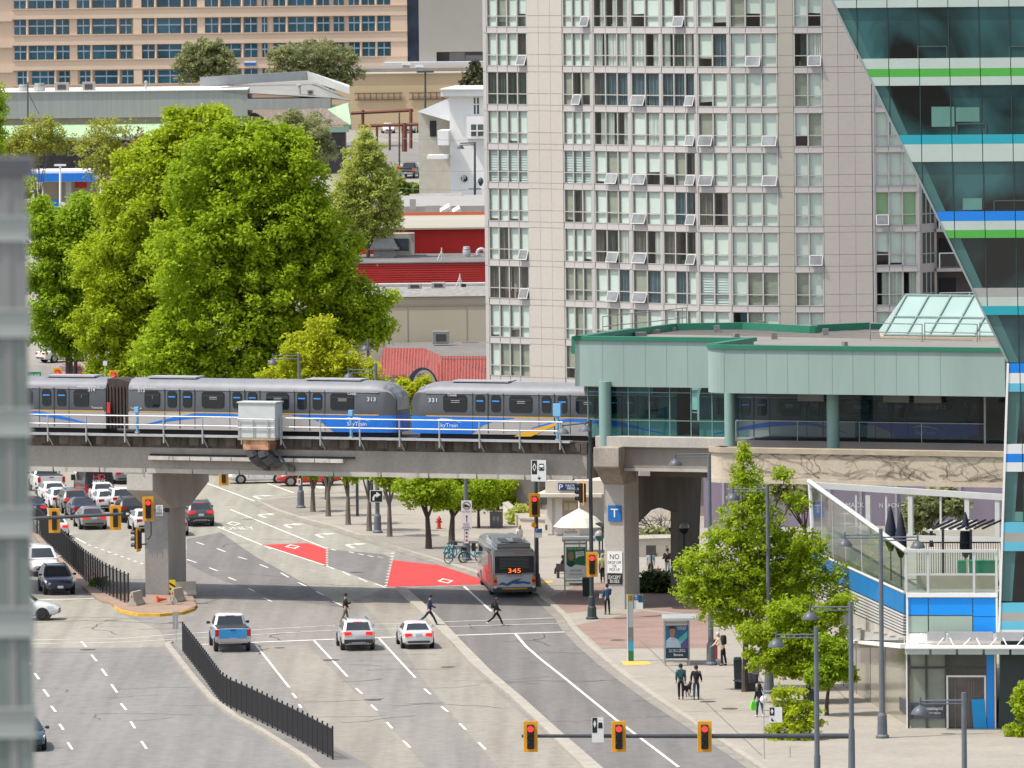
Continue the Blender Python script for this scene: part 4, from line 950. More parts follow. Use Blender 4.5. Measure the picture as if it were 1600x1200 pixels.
mb=MB();t0,z1=PF.V(1422,1098,.1);t1,z0=PF.V(1476,1123,.1);mb.pb(PF,t0,t1,z0,z1,-.01,.09);bo=mb.build('sign_board',mat('sign slate',(.06,.065,.08),.5,.1),po)
ptext('coastcapital',SIGNW,bo,PF,1447,1473,1104,1111,.1);ptext('CITY CENTRE',SIGNW,bo,PF,1451,1470,1113,1115.5,.1)
# side wall along the pavement
tS0,tS1=PW.T(1268,800),PW.T(1415,950)
sh=lambda pts,d:[PW.V(x,y,d)for x,y in pts]
mb=MB();mb.pp(PW,sh([(1273,1010),(1414,1000),(1420,1141),(1273,1047)],0),-.25,0);mb.build('glass_wall',mat('reflecting shop glass',(.25,.23,.185),.12,.3,.25,spec=.8,stretch=(1,1,.4)),po)
mb=MB()
for x in(1318,1338,1360,1384):
 t=PW.T(x,1060);mb.pb(PW,t-.02,t+.02,.1,4.2,0,.015)
mb.build('glass_joint',mat('joint green',(.12,.14,.12),.4,0),po)
mb=MB();mb.pp(PW,sh([(1270,862),(1413,926),(1413,959),(1270,893)],0),-.2,.02);mb.build('blue_wall_panel',mat('side blue',(.012,.19,.50),.35,.12,.4),po)
mb=MB()
for k in range(7):mb.pp(PW,sh([(1270,895+k*5.2),(1413,961+k*4.6),(1413,963.4+k*4.6),(1270,897.4+k*5.2)],0),-.1,.06)
lo_=mb.build('louver',mat('louver grey',(.50,.49,.47),.6,.05),po)
mb=MB();mb.pp(PW,sh([(1270,893),(1413,959.5),(1413,994),(1270,932)],-.1),-.2,0);mb.build('louver_back',mat('louver back',(.12,.115,.11),.8,.1),po)
mb=MB();mb.pp(PW,sh([(1273,932),(1414,994),(1414,1012),(1273,1012)],0),-.25,.02);mb.build('concrete_wall',CONC_L,po)
mb=MB()
for k in range(7):
 x=1322+k*13;mb.pp(PW,sh([(x,978+k*3),(x+13,978+k*3),(x+13,1000),(x,1000)],.0),.02,.3)
mb.build('stair_soffit',mat('stair soffit',(.38,.37,.35),.8,.08),po)
mb=MB();mb.pp(PW,sh([(1335,1000),(1416,1006),(1416,1013),(1335,1004)],.3),-.3,.6);mb.build('ledge',WHITE,po)
mb=MB();t0,z1=PW.V(1405,1089,.05);t1,z0=PW.V(1423,1117,.05);mb.pb(PW,t0,t1,z0-.1,z1,-.01,.05);bo=mb.build('sign_board',mat('sign slate',(),)if 0 else MATS['sign slate'],po)
# terrace: floor, glass screens, rails
zfl=Zf(931);far=PW.P(PW.T(1266,800),0,0);PB=Plane(far[:2],np.array(PF.P(PF.T(1560,800)+1,0,-22)[:2])-np.array(far[:2]))
PB=Plane(far[:2],(25.6,-11.))
tg=thing('terrace_glass_screen','grey framed glass screen around the roof terrace above the podium','glass screen',far)
TGL=glass('terrace glass',(.80,.90,.84),.82,.07);TFR=mat('terrace frame',(.52,.53,.52),.45,.06)
mb=MB();mb.poly([PW.P(t,z,.0)for t,z in[PW.V(1268,757),PW.V(1414,863),PW.V(1412,925),PW.V(1271,861)]]);mb.build('side_glass',TGL,tg)
mb=MB();mb.poly([PF.P(t,z,0)for t,z in[(tL,Zf(863)),(tR_,Zf(863)),(tR_,Zf(926)),(tL,Zf(926))]]);mb.build('front_glass',TGL,tg)
mb=MB();P3=lambda pl,x,y,d=0:pl.P(*pl.V(x,y,d),d)
mb.tube(P3(PW,1264,752),P3(PW,1416,861),.13,n=6);mb.tube(P3(PW,1271,862),P3(PW,1413,926),.08,n=6)
mb.pb(PF,tL-.05,tR_,Zf(863),Zf(859),-.1,.1);mb.pb(PF,tL,tR_,Zf(899),Zf(896),-.05,.05)
for x in(1416,1450,1522,1557):
 t=PF.T(x,900);mb.pb(PF,t-.06,t+.06,Zf(926),Zf(863.1),-.06,.06)
mb.tube(P3(PW,1265,752),P3(PW,1271,862),.1,n=6)
for x,ya,yb in((1283,768,868),(1300,780,877),(1320,795,886),(1345,812,896),(1375,833,908)):mb.tube(P3(PW,x,ya),P3(PW,x+2,yb),.025,n=5)
mb.build('screen_frame',TFR,tg)
bs=thing('terrace_wind_screen','tall glazed screen with white posts at the back of the terrace','glass screen',PB.P(10,0))
mb=MB();zA=PB.Z(1400,760);t0,t1=0,PB.T(1568,770);zt0,zt1=PB.Z(1272,756),PB.Z(1560,775);zbt=PB.Z(1500,838)
mb.pp(PB,[(0,zt0-.22),(t1,zt1-.22),(t1,zt1+.1),(0,zt0+.1)],-.15,.15)
for x in(1357,1423,1511.5,1559):mb.pb(PB,PB.T(x,800)-.13,PB.T(x,800)+.13,zbt,zt1-.1,-.1,.1)
for x in(1338,1385,1470):mb.pb(PB,PB.T(x,800)-.05,PB.T(x,800)+.05,zbt,zt1-.1,-.05,.05)
mb.pb(PB,0,t1,zbt-.25,zbt,-.1,.1);mb.build('screen_frame',TFR,bs)
mb=MB();mb.poly([PB.P(0,zbt),PB.P(t1,zbt),PB.P(t1,zt1-.2),PB.P(0,zt0-.2)]);mb.build('screen_glass',glass('screen glass',(.92,.96,.95),.93,.03),bs)
mb=MB();fl=[PW.P(tS0,0,-.3)[:2],PW.P(tS1,0,-.3)[:2],PF.P(tR_,0,-.3)[:2],PF.P(tR_+3,0,-10)[:2],PB.P(t1,0,.3)[:2]];mb.prism(fl,zfl-.4,zfl);mb.build('terrace_floor',mat('terrace floor',(.36,.34,.3),.85,.1,.4),po)
mb=MB();mb.pb(PF,tL+.3,tR_-.3,zfl,zfl+.85,-3.2,-2.8);mb.build('planter_wall',mat('terrace planter',(.42,.38,.30),.8,.1),po)
mb=MB();z_=zfl
for k in range(46):
 a=tL+.2+k*.12;mb.tube(PF.P(a,zfl,-4.5),PF.P(a,zfl+2.3,-4.5),.015,n=4)
mb.tube(PF.P(tL,zfl+2.3,-4.5),PF.P(tR_,zfl+2.3,-4.5),.04,n=5);mb.build('terrace_fence',BLACK,po)
def terrace_item(name,label,cat,x,y,build,d=-3.6):
 p=PF.P(PF.T(x,y,d),zfl,d);r=thing(name,label,cat,p);build(r,p);return r
def umb(r,p):
 mb=MB();mb.tube((p[0],p[1],zfl),(p[0],p[1],zfl+3.7),.03,n=6);mb.build('pole',DGREY,r)
 mb=MB();mb.lathe((p[0],p[1],zfl+1.5),[(.1,0),(.3,.5),(.28,1.2),(.12,2.0),(.03,2.3)],10);mb.build('folded_canopy',mat('navy canvas',(.02,.025,.045),.8,.3),r,smooth=40)
terrace_item('closed_umbrella','tall folded navy umbrella behind the terrace screen','umbrella',1392,880,umb,-9)
terrace_item('closed_umbrella','short folded navy umbrella beside the slatted pergola','umbrella',1408,888,umb,-5)
terrace_item('closed_umbrella','folded dark umbrella at the tower end of the pergola','umbrella',1509,892,umb,-5)
def perg(r,p):
 mb=MB()
 for k in range(7):mb.hexa(*[[PF.P(PF.T(1446,850)+k*.42+a,zfl+3.0+h,d)for a,h,d in((0,0,-4),(.08,0,-4),(.9,.25,-6.5),(.82,.25,-6.5))]if q_==0 else[PF.P(PF.T(1446,850)+k*.42+a,zfl+3.08+h,d)for a,h,d in((0,0,-4),(.08,0,-4),(.9,.25,-6.5),(.82,.25,-6.5))]for q_ in(0,1)])
 for x in(1464,1508):mb.pb(PF,PF.T(x,870)-.06,PF.T(x,870)+.06,zfl,zfl+3.0,-4.1,-3.98)
 mb.build('slat',mat('pergola black',(.02,.02,.022),.6,.1),r)
 mb=MB();mb.hexa([PF.P(PF.T(1440,850),zfl+2.92,-4),PF.P(PF.T(1512,850),zfl+2.92,-4),PF.P(PF.T(1514,850),zfl+3.2,-6.6),PF.P(PF.T(1465,850),zfl+3.2,-6.6)],[PF.P(PF.T(1440,850),zfl+2.97,-4),PF.P(PF.T(1512,850),zfl+2.97,-4),PF.P(PF.T(1514,850),zfl+3.25,-6.6),PF.P(PF.T(1465,850),zfl+3.25,-6.6)]);mb.build('canvas',mat('pergola canvas',(.55,.54,.50),.7,.08),r)
terrace_item('terrace_pergola','small black slatted pergola with pale canvas on the terrace','pergola',1480,880,perg)
for i,(x,lab)in enumerate([(1503,'single narrow green bin on the terrace behind the glass'),(1526,'pair of green bins on the terrace behind the glass'),(1548,'green bin nearest the tower on the terrace')]):
 def bn(r,p):
  mb=MB();w_=.4 if i==0 else .75;mb.loft([[(p[0]+a*w_*k,p[1]+b*.3*k,zfl+.86+h)for a,b in((-.5,-.5),(.5,-.5),(.5,.5),(-.5,.5))]for h,k in((0,.9),(.3,1),(.62,1.05))]);mb.build('bin_body',mat('bin green',(.03,.30,.16),.5,.08),r)
  mb=MB();mb.box((p[0],p[1],zfl+1.51),(w_*1.1,.36,.06));mb.build('lid',mat('bin lid',(.05,.38,.2),.5,.05),r)
 terrace_item('green_bin',lab,'bin',x,890,bn,-3.0)
 # blue leaning pylon sign with letters
pb=D(1552,1135,392);r=thing('pylon_sign','bright blue leaning pylon sign with grey rounded letters by the shop door','sign',(pb[0],pb[1],0))
YP=396.;P_=lambda x,y,dy=0:D(x,y,YP+dy)
mb=MB();mb.hexa([P_(1530,1260),P_(1553,1270),P_(1566,1262,1),P_(1545,1252,1)],[P_(1518,1093),P_(1538,1092),P_(1547,1087.5,1),P_(1526,1086,1)]);mb.build('pylon_body',mat('pylon blue',(.008,.30,.66),.3,.03),r)
fx=np.array(P_(1547,1087.5,1))-np.array(P_(1538,1092));fx=fx/np.linalg.norm(fx);up_=np.array(P_(1538,1092))-np.array(P_(1553,1270));up_/=np.linalg.norm(up_)
mb=MB()
for cy in(1107,1127):
 o_=np.array(P_(1544,cy,.6));nrm=np.cross(fx,up_)
 pts=[o_+nrm*.05+fx*.17*math.cos(a)+up_*.28*math.sin(a)for a in np.linspace(.6,5.4,14)]
 mb.path([tuple(p)for p in pts],.035,5)
mb.build('letter',GREY,r)
# ================================================================ buildings beyond the guideway
def FP(x,Y,u=(1,0)):
 p=D(x,300,Y);return Plane((p[0],p[1]),u)
 # --- tan office block with strip windows
T1=FP(330,1230);ot=thing('tan_office_block','peach coloured office block with rows of blue glazed windows','office building',T1.P(0,10,-8))
TAN=mat('peach wall',(.64,.49,.365),.8,.06,.12);TWN=mat('blue office glass',(.025,.095,.145),.1,.5,.25,spec=.8)
mb=MB();mb.pb(T1,T1.T(-420,100),T1.T(637,100),5,60,-30,-.5);mb.build('wall',TAN,ot)
tz=lambda y:T1.Z(330,y)
mb=MB();mb2=MB()
rows=[(-52,-30),(-12,10),(28.5,51),(69,90),(109,129)]
for y0,y1 in rows:
 mb.pb(T1,T1.T(-420,100),T1.T(20+(3 if y0>100 else 0),100),tz(y1+6),tz(y1+20),-.5,0)
 mb.pb(T1,T1.T(20,100),T1.T(637,100),tz(y1+17),tz(y1+1),-.5,.15);mb2.pb(T1,T1.T(20,100),T1.T(637,100),tz(y1+2.2),tz(y1+.4),-.4,.3)
mb.build('floor_band',TAN,ot);mb2.build('sill',mat('peach sill',(.56,.42,.31),.8,.05),ot)
WX=[(23,41),(46,84),(89,108),(122,140),(146,182),(189,206),(223,241),(247,283),(289,308),(322,341),(347,376),(383,402),(410,418),(428,446),(452,490),(497,515),(522,538),(546,562),(567,586),(591,610)]
for y0,y1 in rows:
 for i,(a,b)in enumerate(WX):
  if y0>100 and a>420:continue
  sft=(4 if y0>100 else 0)*max(0,1-i/8)
  ta,tb=T1.T(a+sft,100),T1.T(b+sft,100);mb=MB();mb.pb(T1,ta,tb,tz(y1),tz(y0),-.5,-.3);wo=mb.build('window',TWN,ot)
  mb=MB();zm=tz(y0+(y1-y0)*.42);mb.pb(T1,ta,tb,zm-.1,zm+.1,-.31,-.2)
  for k in range(1,max(2,round((b-a)/15))):
   t=ta+(tb-ta)*k/max(2,round((b-a)/15));mb.pb(T1,t-.07,t+.07,tz(y1),tz(y0),-.31,-.21)
  mb.build('frame',mat('office frame',(.35,.42,.46),.5,.1),wo)
mb=MB()
for y0,y1 in rows:
 for x0,x1 in[(41.5,45.5),(84.5,88.5),(140.5,145.5),(182.5,188.5),(241.5,246.5),(283.5,288.5),(341.5,346.5),(376.5,382.5),(446.5,451.5),(490.5,496.5),(562.5,566.5),(586.5,590.5)]:
  mb.tube(T1.P(T1.T((x0+x1)/2,100),tz(y1),-.2),T1.P(T1.T((x0+x1)/2,100),tz(y0-2),-.2),.2,n=8)
mb.build('pillar',TAN,ot)
mb=MB();mb.pb(T1,T1.T(109,100),T1.T(121,100),5,60,-.6,-.25);mb.pb(T1,T1.T(209,100),T1.T(222,100),5,60,-.6,.1);mb.pb(T1,T1.T(309,100),T1.T(321,100),5,60,-.6,-.1);mb.pb(T1,T1.T(611,100),T1.T(637,100),5,60,-.6,.0);mb.build('wall_pier',TAN,ot)
sg_=thing('name_board','small navy and white sign board on the peach office wall','sign',T1.P(T1.T(391,98),tz(104),.2));mb=MB();mb.pb(T1,T1.T(382,98),T1.T(400,98),tz(103),tz(98.5),.1,.3);mb.build('panel',BLUE,sg_);mb=MB();mb.pb(T1,T1.T(382,98),T1.T(400,98),tz(98.4),tz(96),.1,.3);mb.build('top_strip',SIGNW,sg_)
# --- grey annex at the top with dark openings
T2=FP(700,1228);an=thing('grey_annex','grey flat fronted annex with a wide shaded opening next to the apartment tower','building',T2.P(0,10,-4))
a2=lambda x:T2.T(x,90);z2=lambda y:T2.Z(700,y);GW2=mat('annex grey',(.36,.34,.30),.8,.06,.15)
mb=MB();mb.pp(T2,[(a2(655),z2(100)),(a2(682),z2(100)),(a2(682),z2(81)),(a2(830),z2(81)),(a2(830),60),(a2(655),60)],-12,0);mb.build('wall',GW2,an)
mb=MB();mb.pb(T2,a2(637),a2(656),5,60,-12,-2);mb.build('dark_bay',mat('navy bay',(.02,.028,.05),.2,.4,.4),an)
mb=MB();mb.pb(T2,a2(675),a2(830),z2(110),z2(80),-3,-2);mb.build('opening',mat('brown opening',(.14,.115,.105),.8,.15,.3),an)
mb=MB();mb.pb(T2,a2(702),a2(726),z2(98),z2(82),-2,-1.9);mb.pb(T2,a2(727),a2(760),z2(98),z2(87),-2,-1.9);mb.build('shutter',mat('shutter grey',(.34,.32,.32),.7,.05),an)
mb=MB();mb.pb(T2,a2(600),a2(830),z2(106),z2(96),-10,4);mb.build('parapet',mat('white parapet',(.56,.57,.57),.7,.06,.3),an)
# --- blank tan wall
T3=FP(650,1180);tw=thing('blank_tan_store','wide windowless tan store with a pale roof edge and trellis frames','building',T3.P(0,8,-6))
z3=lambda y:T3.Z(650,y);a3=lambda x:T3.T(x,150)
mb=MB();mb.pb(T3,a3(470),a3(860),6,z3(115),-25,0);mb.build('wall',mat('store tan',(.53,.40,.245),.85,.05,.08),tw)
mb=MB();mb.pb(T3,a3(470),a3(860),z3(115),z3(113),-25,.3);mb.build('roof_edge',mat('cream edge',(.62,.57,.48),.8,.05),tw)
mb=MB();mb.pb(T3,a3(470),a3(860),z3(113)+.01,z3(107),-24,-3);mb.build('roof_rise',mat('tar roof',(.22,.195,.175),.9,.15,.2),tw)
mb=MB()
for x0,x1 in((554,629),(639,700)):
 for y in(145,155):mb.pb(T3,a3(x0),a3(x1),z3(y)-.06,z3(y)+.06,.1,.25)
 for k in range(8):x=x0+6+k*9.3;mb.pb(T3,a3(x)-.06,a3(x)+.06,z3(155),z3(145),.1,.25)if x<x1 else 0
mb.build('trellis',mat('trellis brown',(.16,.10,.07),.8,.1),tw)
def roof_unit(x,y0,y1,w,Y,label,cat,shape,col=(.40,.40,.39)):
 p0=D(x,y1,Y);p1=D(x,y0,Y);h=p1[2]-p0[2];ww=w*Y/F
 r=thing('rooftop_unit',label,cat,p0);m=mat('unit '+str(col),col,.5,.15,1.2,metal=.2)
 mb=MB()
 if shape=='box':mb.box((p0[0],p0[1],p0[2]+h/2),(ww,ww*.8,h));mb.build('housing',m,r,bevel=.04);mb=MB();mb.box((p0[0],p0[1]-ww*.41,p0[2]+h*.5),(ww*.6,.06,h*.55));mb.build('grille',DGREY,r)
 elif shape=='drum':
  mb.lathe(p0,[(ww*.32,0),(ww*.5,h*.25),(ww*.5,h*.7),(ww*.42,h*.8),(ww*.42,h)],14);mb.build('fan_drum',m,r,smooth=40);mb=MB();mb.lathe((p0[0],p0[1],p0[2]+h*.72),[(ww*.52,0),(ww*.52,h*.06)],14);mb.build('rim',GREY,r)
 elif shape=='pipe':
  mb.tube(p0,(p0[0],p0[1],p1[2]-h*.15),ww*.25,n=8);mb.build('pipe',m,r);mb=MB();mb.lathe((p0[0],p0[1],p1[2]-h*.2),[(ww*.5,0),(ww*.5,h*.12),(ww*.1,h*.2)],10);mb.build('cowl',m,r)
 elif shape=='goose':
  pts=[p0]+[(p0[0]+ww*(.5-.5*math.cos(a)),p0[1],p0[2]+h*.55+h*.45*math.sin(a))for a in np.linspace(0,math.pi*.95,8)];mb.path(pts,ww*.22,8);mb.build('duct',m,r,smooth=50);mb=MB();mb.box((p0[0],p0[1],p0[2]+.1),(ww,ww,.2));mb.build('curb',GREY,r)
 elif shape=='mast':
  mb.tube(p0,p1,.05,n=5);[mb.tube((p0[0]+dx*ww,p0[1]+dy*ww,p0[2]),(p0[0],p0[1],p0[2]+h*.8),.035,n=4)for dx,dy in((-.5,0),(.5,0),(0,.5))];mb.build('mast',mat('mast white',(.6,.6,.58),.5,0),r);mb=MB();mb.box((p0[0]+ww*.5,p0[1],p0[2]+.1),(.4,.3,.25));mb.build('foot',BLACK,r)
 elif shape=='cone':
  mb.loft([[(p0[0]+a*ww*k,p0[1]+b*ww*k*.8,p0[2]+h*z)for a,b in((-.5,-.5),(.5,-.5),(.5,.5),(-.5,.5))]for z,k in((0,.8),(.5,.8),(.55,1.1),(1,.7))]);mb.build('housing',m,r);mb=MB();mb.box((p0[0],p0[1],p0[2]+h*.52),(ww*1.2,ww,h*.05));mb.build('brim',m,r)
 return r
 # --- long grey mall roofs with green canopy
T4=FP(250,1050);ml=thing('grey_mall','long low mall with grey ribbed parapet and pale green metal eaves','building',T4.P(0,8,-8))
a4=lambda x:T4.T(x,170);z4=lambda y:T4.Z(250,y)
GM=mat('ribbed grey',(.29,.30,.285),.7,.1,.8,stretch=(4,1,.12));MG=mat('mint roof',(.36,.52,.32),.55,.14,.6,stretch=(3,1,.3))
mb=MB();mb.pb(T4,a4(-420),a4(387),z4(183),z4(142),-20,0);mb.build('parapet',GM,ml)
mb=MB();mb.pb(T4,a4(-420),a4(387),z4(142),z4(140.5),-20,.2);mb.build('cap_flashing',WHITE,ml)
mb=MB();mb.pb(T4,a4(-420),a4(420),z4(194),z4(183)-.01,-18,-.4);mb.build('brown_band',mat('mall brown',(.27,.215,.17),.85,.15,.6),ml)
mb=MB();q=lambda z,d:[T4.P(a4(-420),z,d),T4.P(a4(400),z,d)]
A,B,C_,D_=T4.P(a4(-420),z4(194),-.4),T4.P(a4(420),z4(194),-.4),T4.P(a4(420),z4(213),3.4),T4.P(a4(-420),z4(213),3.4)
mb.hexa([D_,C_,B,A],[(p[0],p[1],p[2]+.12)for p in(D_,C_,B,A)]);mb.build('metal_eave',MG,ml)
mb=MB();mb.pb(T4,a4(-420),a4(420),z4(217),z4(213)-.02,3,3.5);mb.build('eave_gutter',mat('green gutter',(.22,.34,.26),.6,.1),ml)
mb=MB();mb.pb(T4,a4(-420),a4(420),2,z4(214),-3,-.5);mb.build('shop_front',mat('dark shop front',(.06,.055,.065),.4,.5,.4),ml)
m2=thing('mall_corner_hall','mall corner hall with sloping pale roof edge and green standing seam gable','building',T4.P(a4(470),8,-6))
mb=MB();mb.pb(T4,a4(386),a4(517),z4(173),z4(156),-6,1);mb.build('parapet',GM,m2)
mb=MB();mb.hexa([T4.P(a4(310),z4(142),-.2),T4.P(a4(517),z4(156),1),T4.P(a4(546),z4(163),-6),T4.P(a4(470),z4(130),-30)],[T4.P(a4(310),z4(141.5),-.2),T4.P(a4(517),z4(155),1),T4.P(a4(546),z4(162),-6),T4.P(a4(470),z4(129.5),-30)]);mb.build('roof',mat('pale roof',(.25,.245,.23),.9,.15,.2),m2)
mb=MB();rp=[T4.P(a4(310),z4(137),-6),T4.P(a4(475),z4(132),-18),T4.P(a4(545),z4(152),-6)]
for a,b in zip(rp,rp[1:]):mb.hexa([a,b,(b[0],b[1]+.4,b[2]),(a[0],a[1]+.4,a[2])],[tuple(np.array(p)+[0,0,1.2 if p is not rp[2]else .9])for p in(a,b,(b[0],b[1]+.4,b[2]),(a[0],a[1]+.4,a[2]))])
mb.build('roof_edge',mat('pale edge',(.42,.43,.42),.7,.1,.5),m2)
mb=MB();mb.pp(T4,[(a4(517),z4(168)),(a4(545),z4(165)),(a4(549),z4(205)),(a4(540),z4(205))],-3,.5);mb.hexa([T4.P(a4(505),z4(176),1.2),T4.P(a4(544),z4(165),.8),T4.P(a4(549),z4(197),3),T4.P(a4(546),z4(199),3)],[T4.P(a4(505),z4(175),1.3),T4.P(a4(544),z4(164),.9),T4.P(a4(549),z4(196),3.1),T4.P(a4(546),z4(198),3.1)]);mb.build('green_gable',MG,m2)
mb=MB();mb.hexa([T4.P(a4(400),z4(178),1),T4.P(a4(508),z4(172),1),T4.P(a4(546),z4(197),5),T4.P(a4(440),z4(200),5)],[T4.P(a4(400),z4(177),1),T4.P(a4(508),z4(171),1),T4.P(a4(546),z4(196),5),T4.P(a4(440),z4(199),5)]);mb.build('brown_roof',mat('brown seam roof',(.19,.155,.13),.7,.35,1.0,stretch=(4,1,1)),m2)
mb=MB();mb.pb(T4,a4(400),a4(546),z4(208),z4(200),4.2,5);mb.build('eave_gutter',MATS['green gutter'],m2)
mb=MB();mb.pb(T4,a4(400),a4(540),2,z4(206),-3,2.5);mb.build('shop_front',MATS['dark shop front'],m2)
for x,y0,y1,w_,sh_,lb in[(37,132,144,16,'drum','silver round exhaust fan leftmost on the grey mall parapet'),(62,130,144,18,'drum','larger silver round exhaust fan on the grey mall parapet'),(97,129,143,22,'box','dark boxy cooling unit right of the round exhaust fans'),(139,128,143,20,'box','cream boxy roof unit with a dark opening on the mall'),(228,126,142,6,'pipe','thin vent pipe alone on the mall parapet'),(468,131,147,9,'pipe','vent pipe with cap on the corner hall roof'),(485,140,148,10,'box','small box vent beside the capped pipe on the corner hall'),(635,97,107,14,'cone','hooded vent above the blank tan wall near the lamp post'),(655,101,110,14,'cone','hooded vent right of the lamp post above the tan wall')]:
 roof_unit(x,y0,y1,w_,1052 if x<600 else 1178,lb,'roof vent',sh_,(.42,.42,.40)if sh_!='box' else(.36,.33,.29))
up=thing('utility_pole','dark utility pole standing before the grey ribbed parapet','utility pole',D(43.5,225,1030));p0,p1=D(43.5,300,1030),D(43.5,128,1030);mb=MB();mb.tube(p0,p1,.14,.1,6);mb.build('pole',DGREY,up);mb=MB();mb.tube(D(46,149,1030),D(62,180,1030),.04,n=4);mb.build('stay_wire',DGREY,up)
# --- white building with balconies
T5=FP(730,850,(1,-.1));wb=thing('white_apartment_block','plain white rendered block with a round parking sign beside the tower','building',T5.P(0,8,-6))
a5=lambda x:T5.T(x,220);z5=lambda y:T5.Z(730,y);WR=mat('white render',(.70,.70,.68),.8,.06,.25,stretch=(2,2,.3))
mb=MB();mb.pb(T5,a5(703),a5(800),3,z5(140),-14,0);mb.build('wall',WR,wb)
mb=MB();mb.pb(T5,a5(691),a5(800),z5(150),z5(140),-14,1.0);mb.pb(T5,a5(690),a5(800),z5(140),z5(138),-14,1.3);mb.build('cornice',WR,wb)
mb=MB();mb.pb(T5,a5(686),a5(703),z5(226),z5(203),-3,1.5);mb.pb(T5,a5(731),a5(800),z5(216),z5(182),-.1,1.2);mb.build('balcony',WR,wb)
for x0,x1,y0,y1 in((741,749,153,178),(738,757,194,212)):
 mb=MB();mb.pb(T5,a5(x0),a5(x1),z5(y1),z5(y0),0,.04 if y0<160 else 1.24);wo=mb.build('window',mat('block window',(.07,.09,.09),.15,.4,.5),wb);mb=MB();mb.pb(T5,a5((x0+x1)/2)-.06,a5((x0+x1)/2)+.06,z5(y1),z5(y0),.04,.1 if y0<160 else 1.3);mb.pb(T5,a5(x0),a5(x1),z5(y0+10)-.06,z5(y0+10)+.06,.04,.1 if y0<160 else 1.3);mb.build('frame',WHITE,wo)
mb=MB();mb.pb(T5,a5(670),a5(702),z5(247),z5(241),-1,2);mb.build('door_canopy',WR,wb)
r=thing('parking_sign','round black sign with a white letter P on the white wall','sign',T5.P(a5(725),z5(279),.1));mb=MB();c_=T5.P(a5(725),z5(279),.1);mb.lathe(c_,[(.34,-.05),(.34,.05)],20,axis='Y');mb.build('disc',SIGNK,r);ptext('P',SIGNW,r,T5,722.6,727.6,275,283,.2)
gh=thing('grey_shed','pale shed with white pitched roof left of the white block','building',T5.P(a5(680),6,-10));mb=MB();mb.pp(T5,[(a5(648),z5(175)),(a5(700),z5(153)),(a5(705),z5(153)),(a5(705),z5(192))],-9,-3);mb.build('roof',mat('white shed roof',(.64,.66,.68),.6,.05,.3),gh);mb=MB();mb.pb(T5,a5(646),a5(704),4,z5(176),-12,-5);mb.build('wall',mat('shed wall',(.42,.40,.34),.8,.1),gh)
mb=MB();mb.pb(T5,a5(664),a5(674),z5(215),z5(190),-5,-4.9);mb.build('door',BLACK,gh)
# --- rust steel frame (pergola) in the car park
rf=thing('rust_steel_frame','rust coloured timber post and beam frame over the car park','pergola',D(640,230,1050));RU=mat('rust timber',(.16,.06,.04),.8,.15,1)
def bar(mb,x0,y0,x1,y1,w_,Y):mb.tube(D(x0,y0,Y),D(x1,y1,Y),w_,n=4)
mb=MB();bar(mb,548,177,646,172,.22,1075);bar(mb,560,197,683,193,.22,1050);mb.build('beam',RU,rf)
for x,y0,y1,w_,Y in((567,172,205,.2,1075),(642,170,232,.22,1070),(632,192,237,.35,1050),(671,193,240,.18,1050),(609,194,235,.15,1062),(589,197,240,.16,1060)):
 mb=MB();bar(mb,x,y0,x,y1,w_,Y);mb.build('post',RU,rf)
 # --- low grey roofs, cream and red building
T6=FP(690,780);lo=thing('low_grey_shop','low flat shop with dark gravel roof and grey parapets','building',T6.P(0,4,-4));a6=lambda x:T6.T(x,320);z6=lambda y:T6.Z(690,y)
mb=MB();mb.pb(T6,a6(560),a6(860),2,z6(322),-30,0);mb.build('wall',mat('shop grey',(.31,.30,.28),.85,.1,.3),lo)
mb=MB();mb.hexa([D(640,306,812),D(722,303,812),D(722,316,800),D(640,316,800)],[D(640,303,812),D(722,300.5,812),D(722,313.5,800),D(640,313.5,800)]);mb.hexa([D(722,308,812),D(790,318,800),D(790,332,790),D(722,322,800)],[D(722,305,812),D(790,315,800),D(790,330,790),D(722,318,800)]);mb.build('roof_edge',mat('stone edge',(.27,.26,.25),.9,.2,.6),lo)
mb=MB();p=D(676,329,778);mb.box((p[0],p[1],p[2]),(1.4,1,1));p=D(645,319,779);mb.box((p[0],p[1],p[2]),(.6,.5,1));mb.build('roof_box',mat('roof box',(.34,.32,.30),.8,.1),lo)
mb=MB();p=D(703,330,779);mb.tube((p[0]-1.2,p[1],p[2]-.2),(p[0],p[1],p[2]+.5),.3,n=4);mb.tube((p[0],p[1],p[2]-.3),(p[0]+1,p[1],p[2]+.3),.3,n=4);mb.build('broken_vent',WHITE,lo)
T7=FP(690,736);T8=FP(690,708);T9=FP(690,690)
rb_=thing('red_clad_store','store with bright red ribbed metal cladding and cream flat roof','building',T8.P(0,4,-6));z8=lambda y:T8.Z(690,y);a8=lambda x:T8.T(x,380)
REDC=mat('red ribbed metal',(.72,.035,.03),.5,.06,.5)
mb=MB();mb.pb(T8,a8(560),a8(860),2,z8(356),-26,-.1)
mb.build('store_body',REDC,rb_)
mb=MB()
for k in range(16):
 z0=z8(397)+(z8(357)-z8(397))*k/16;z1=z8(397)+(z8(357)-z8(397))*(k+.62)/16;mb.pb(T8,a8(560),a8(860),z0,z1,-.11,0)
mb.build('cladding_rib',REDC,rb_)
zr8=z8(356);q=[D(560,358,707)[:2],D(860,355,707)[:2],T7.P(T7.T(860,340),0)[:2],T7.P(T7.T(560,340),0)[:2]]
mb=MB();mb.prism(q,zr8-.1,zr8+.05);mb.build('roof',mat('cream roof',(.35,.325,.265),.9,.1,.1,stretch=(.3,1,1)),rb_)
mb=MB();mb.pb(T7,T7.T(560,340),T7.T(860,340),zr8,zr8+.35,-.3,0);mb.build('orange_trim',mat('orange trim',(.52,.13,.06),.7,.1),rb_)
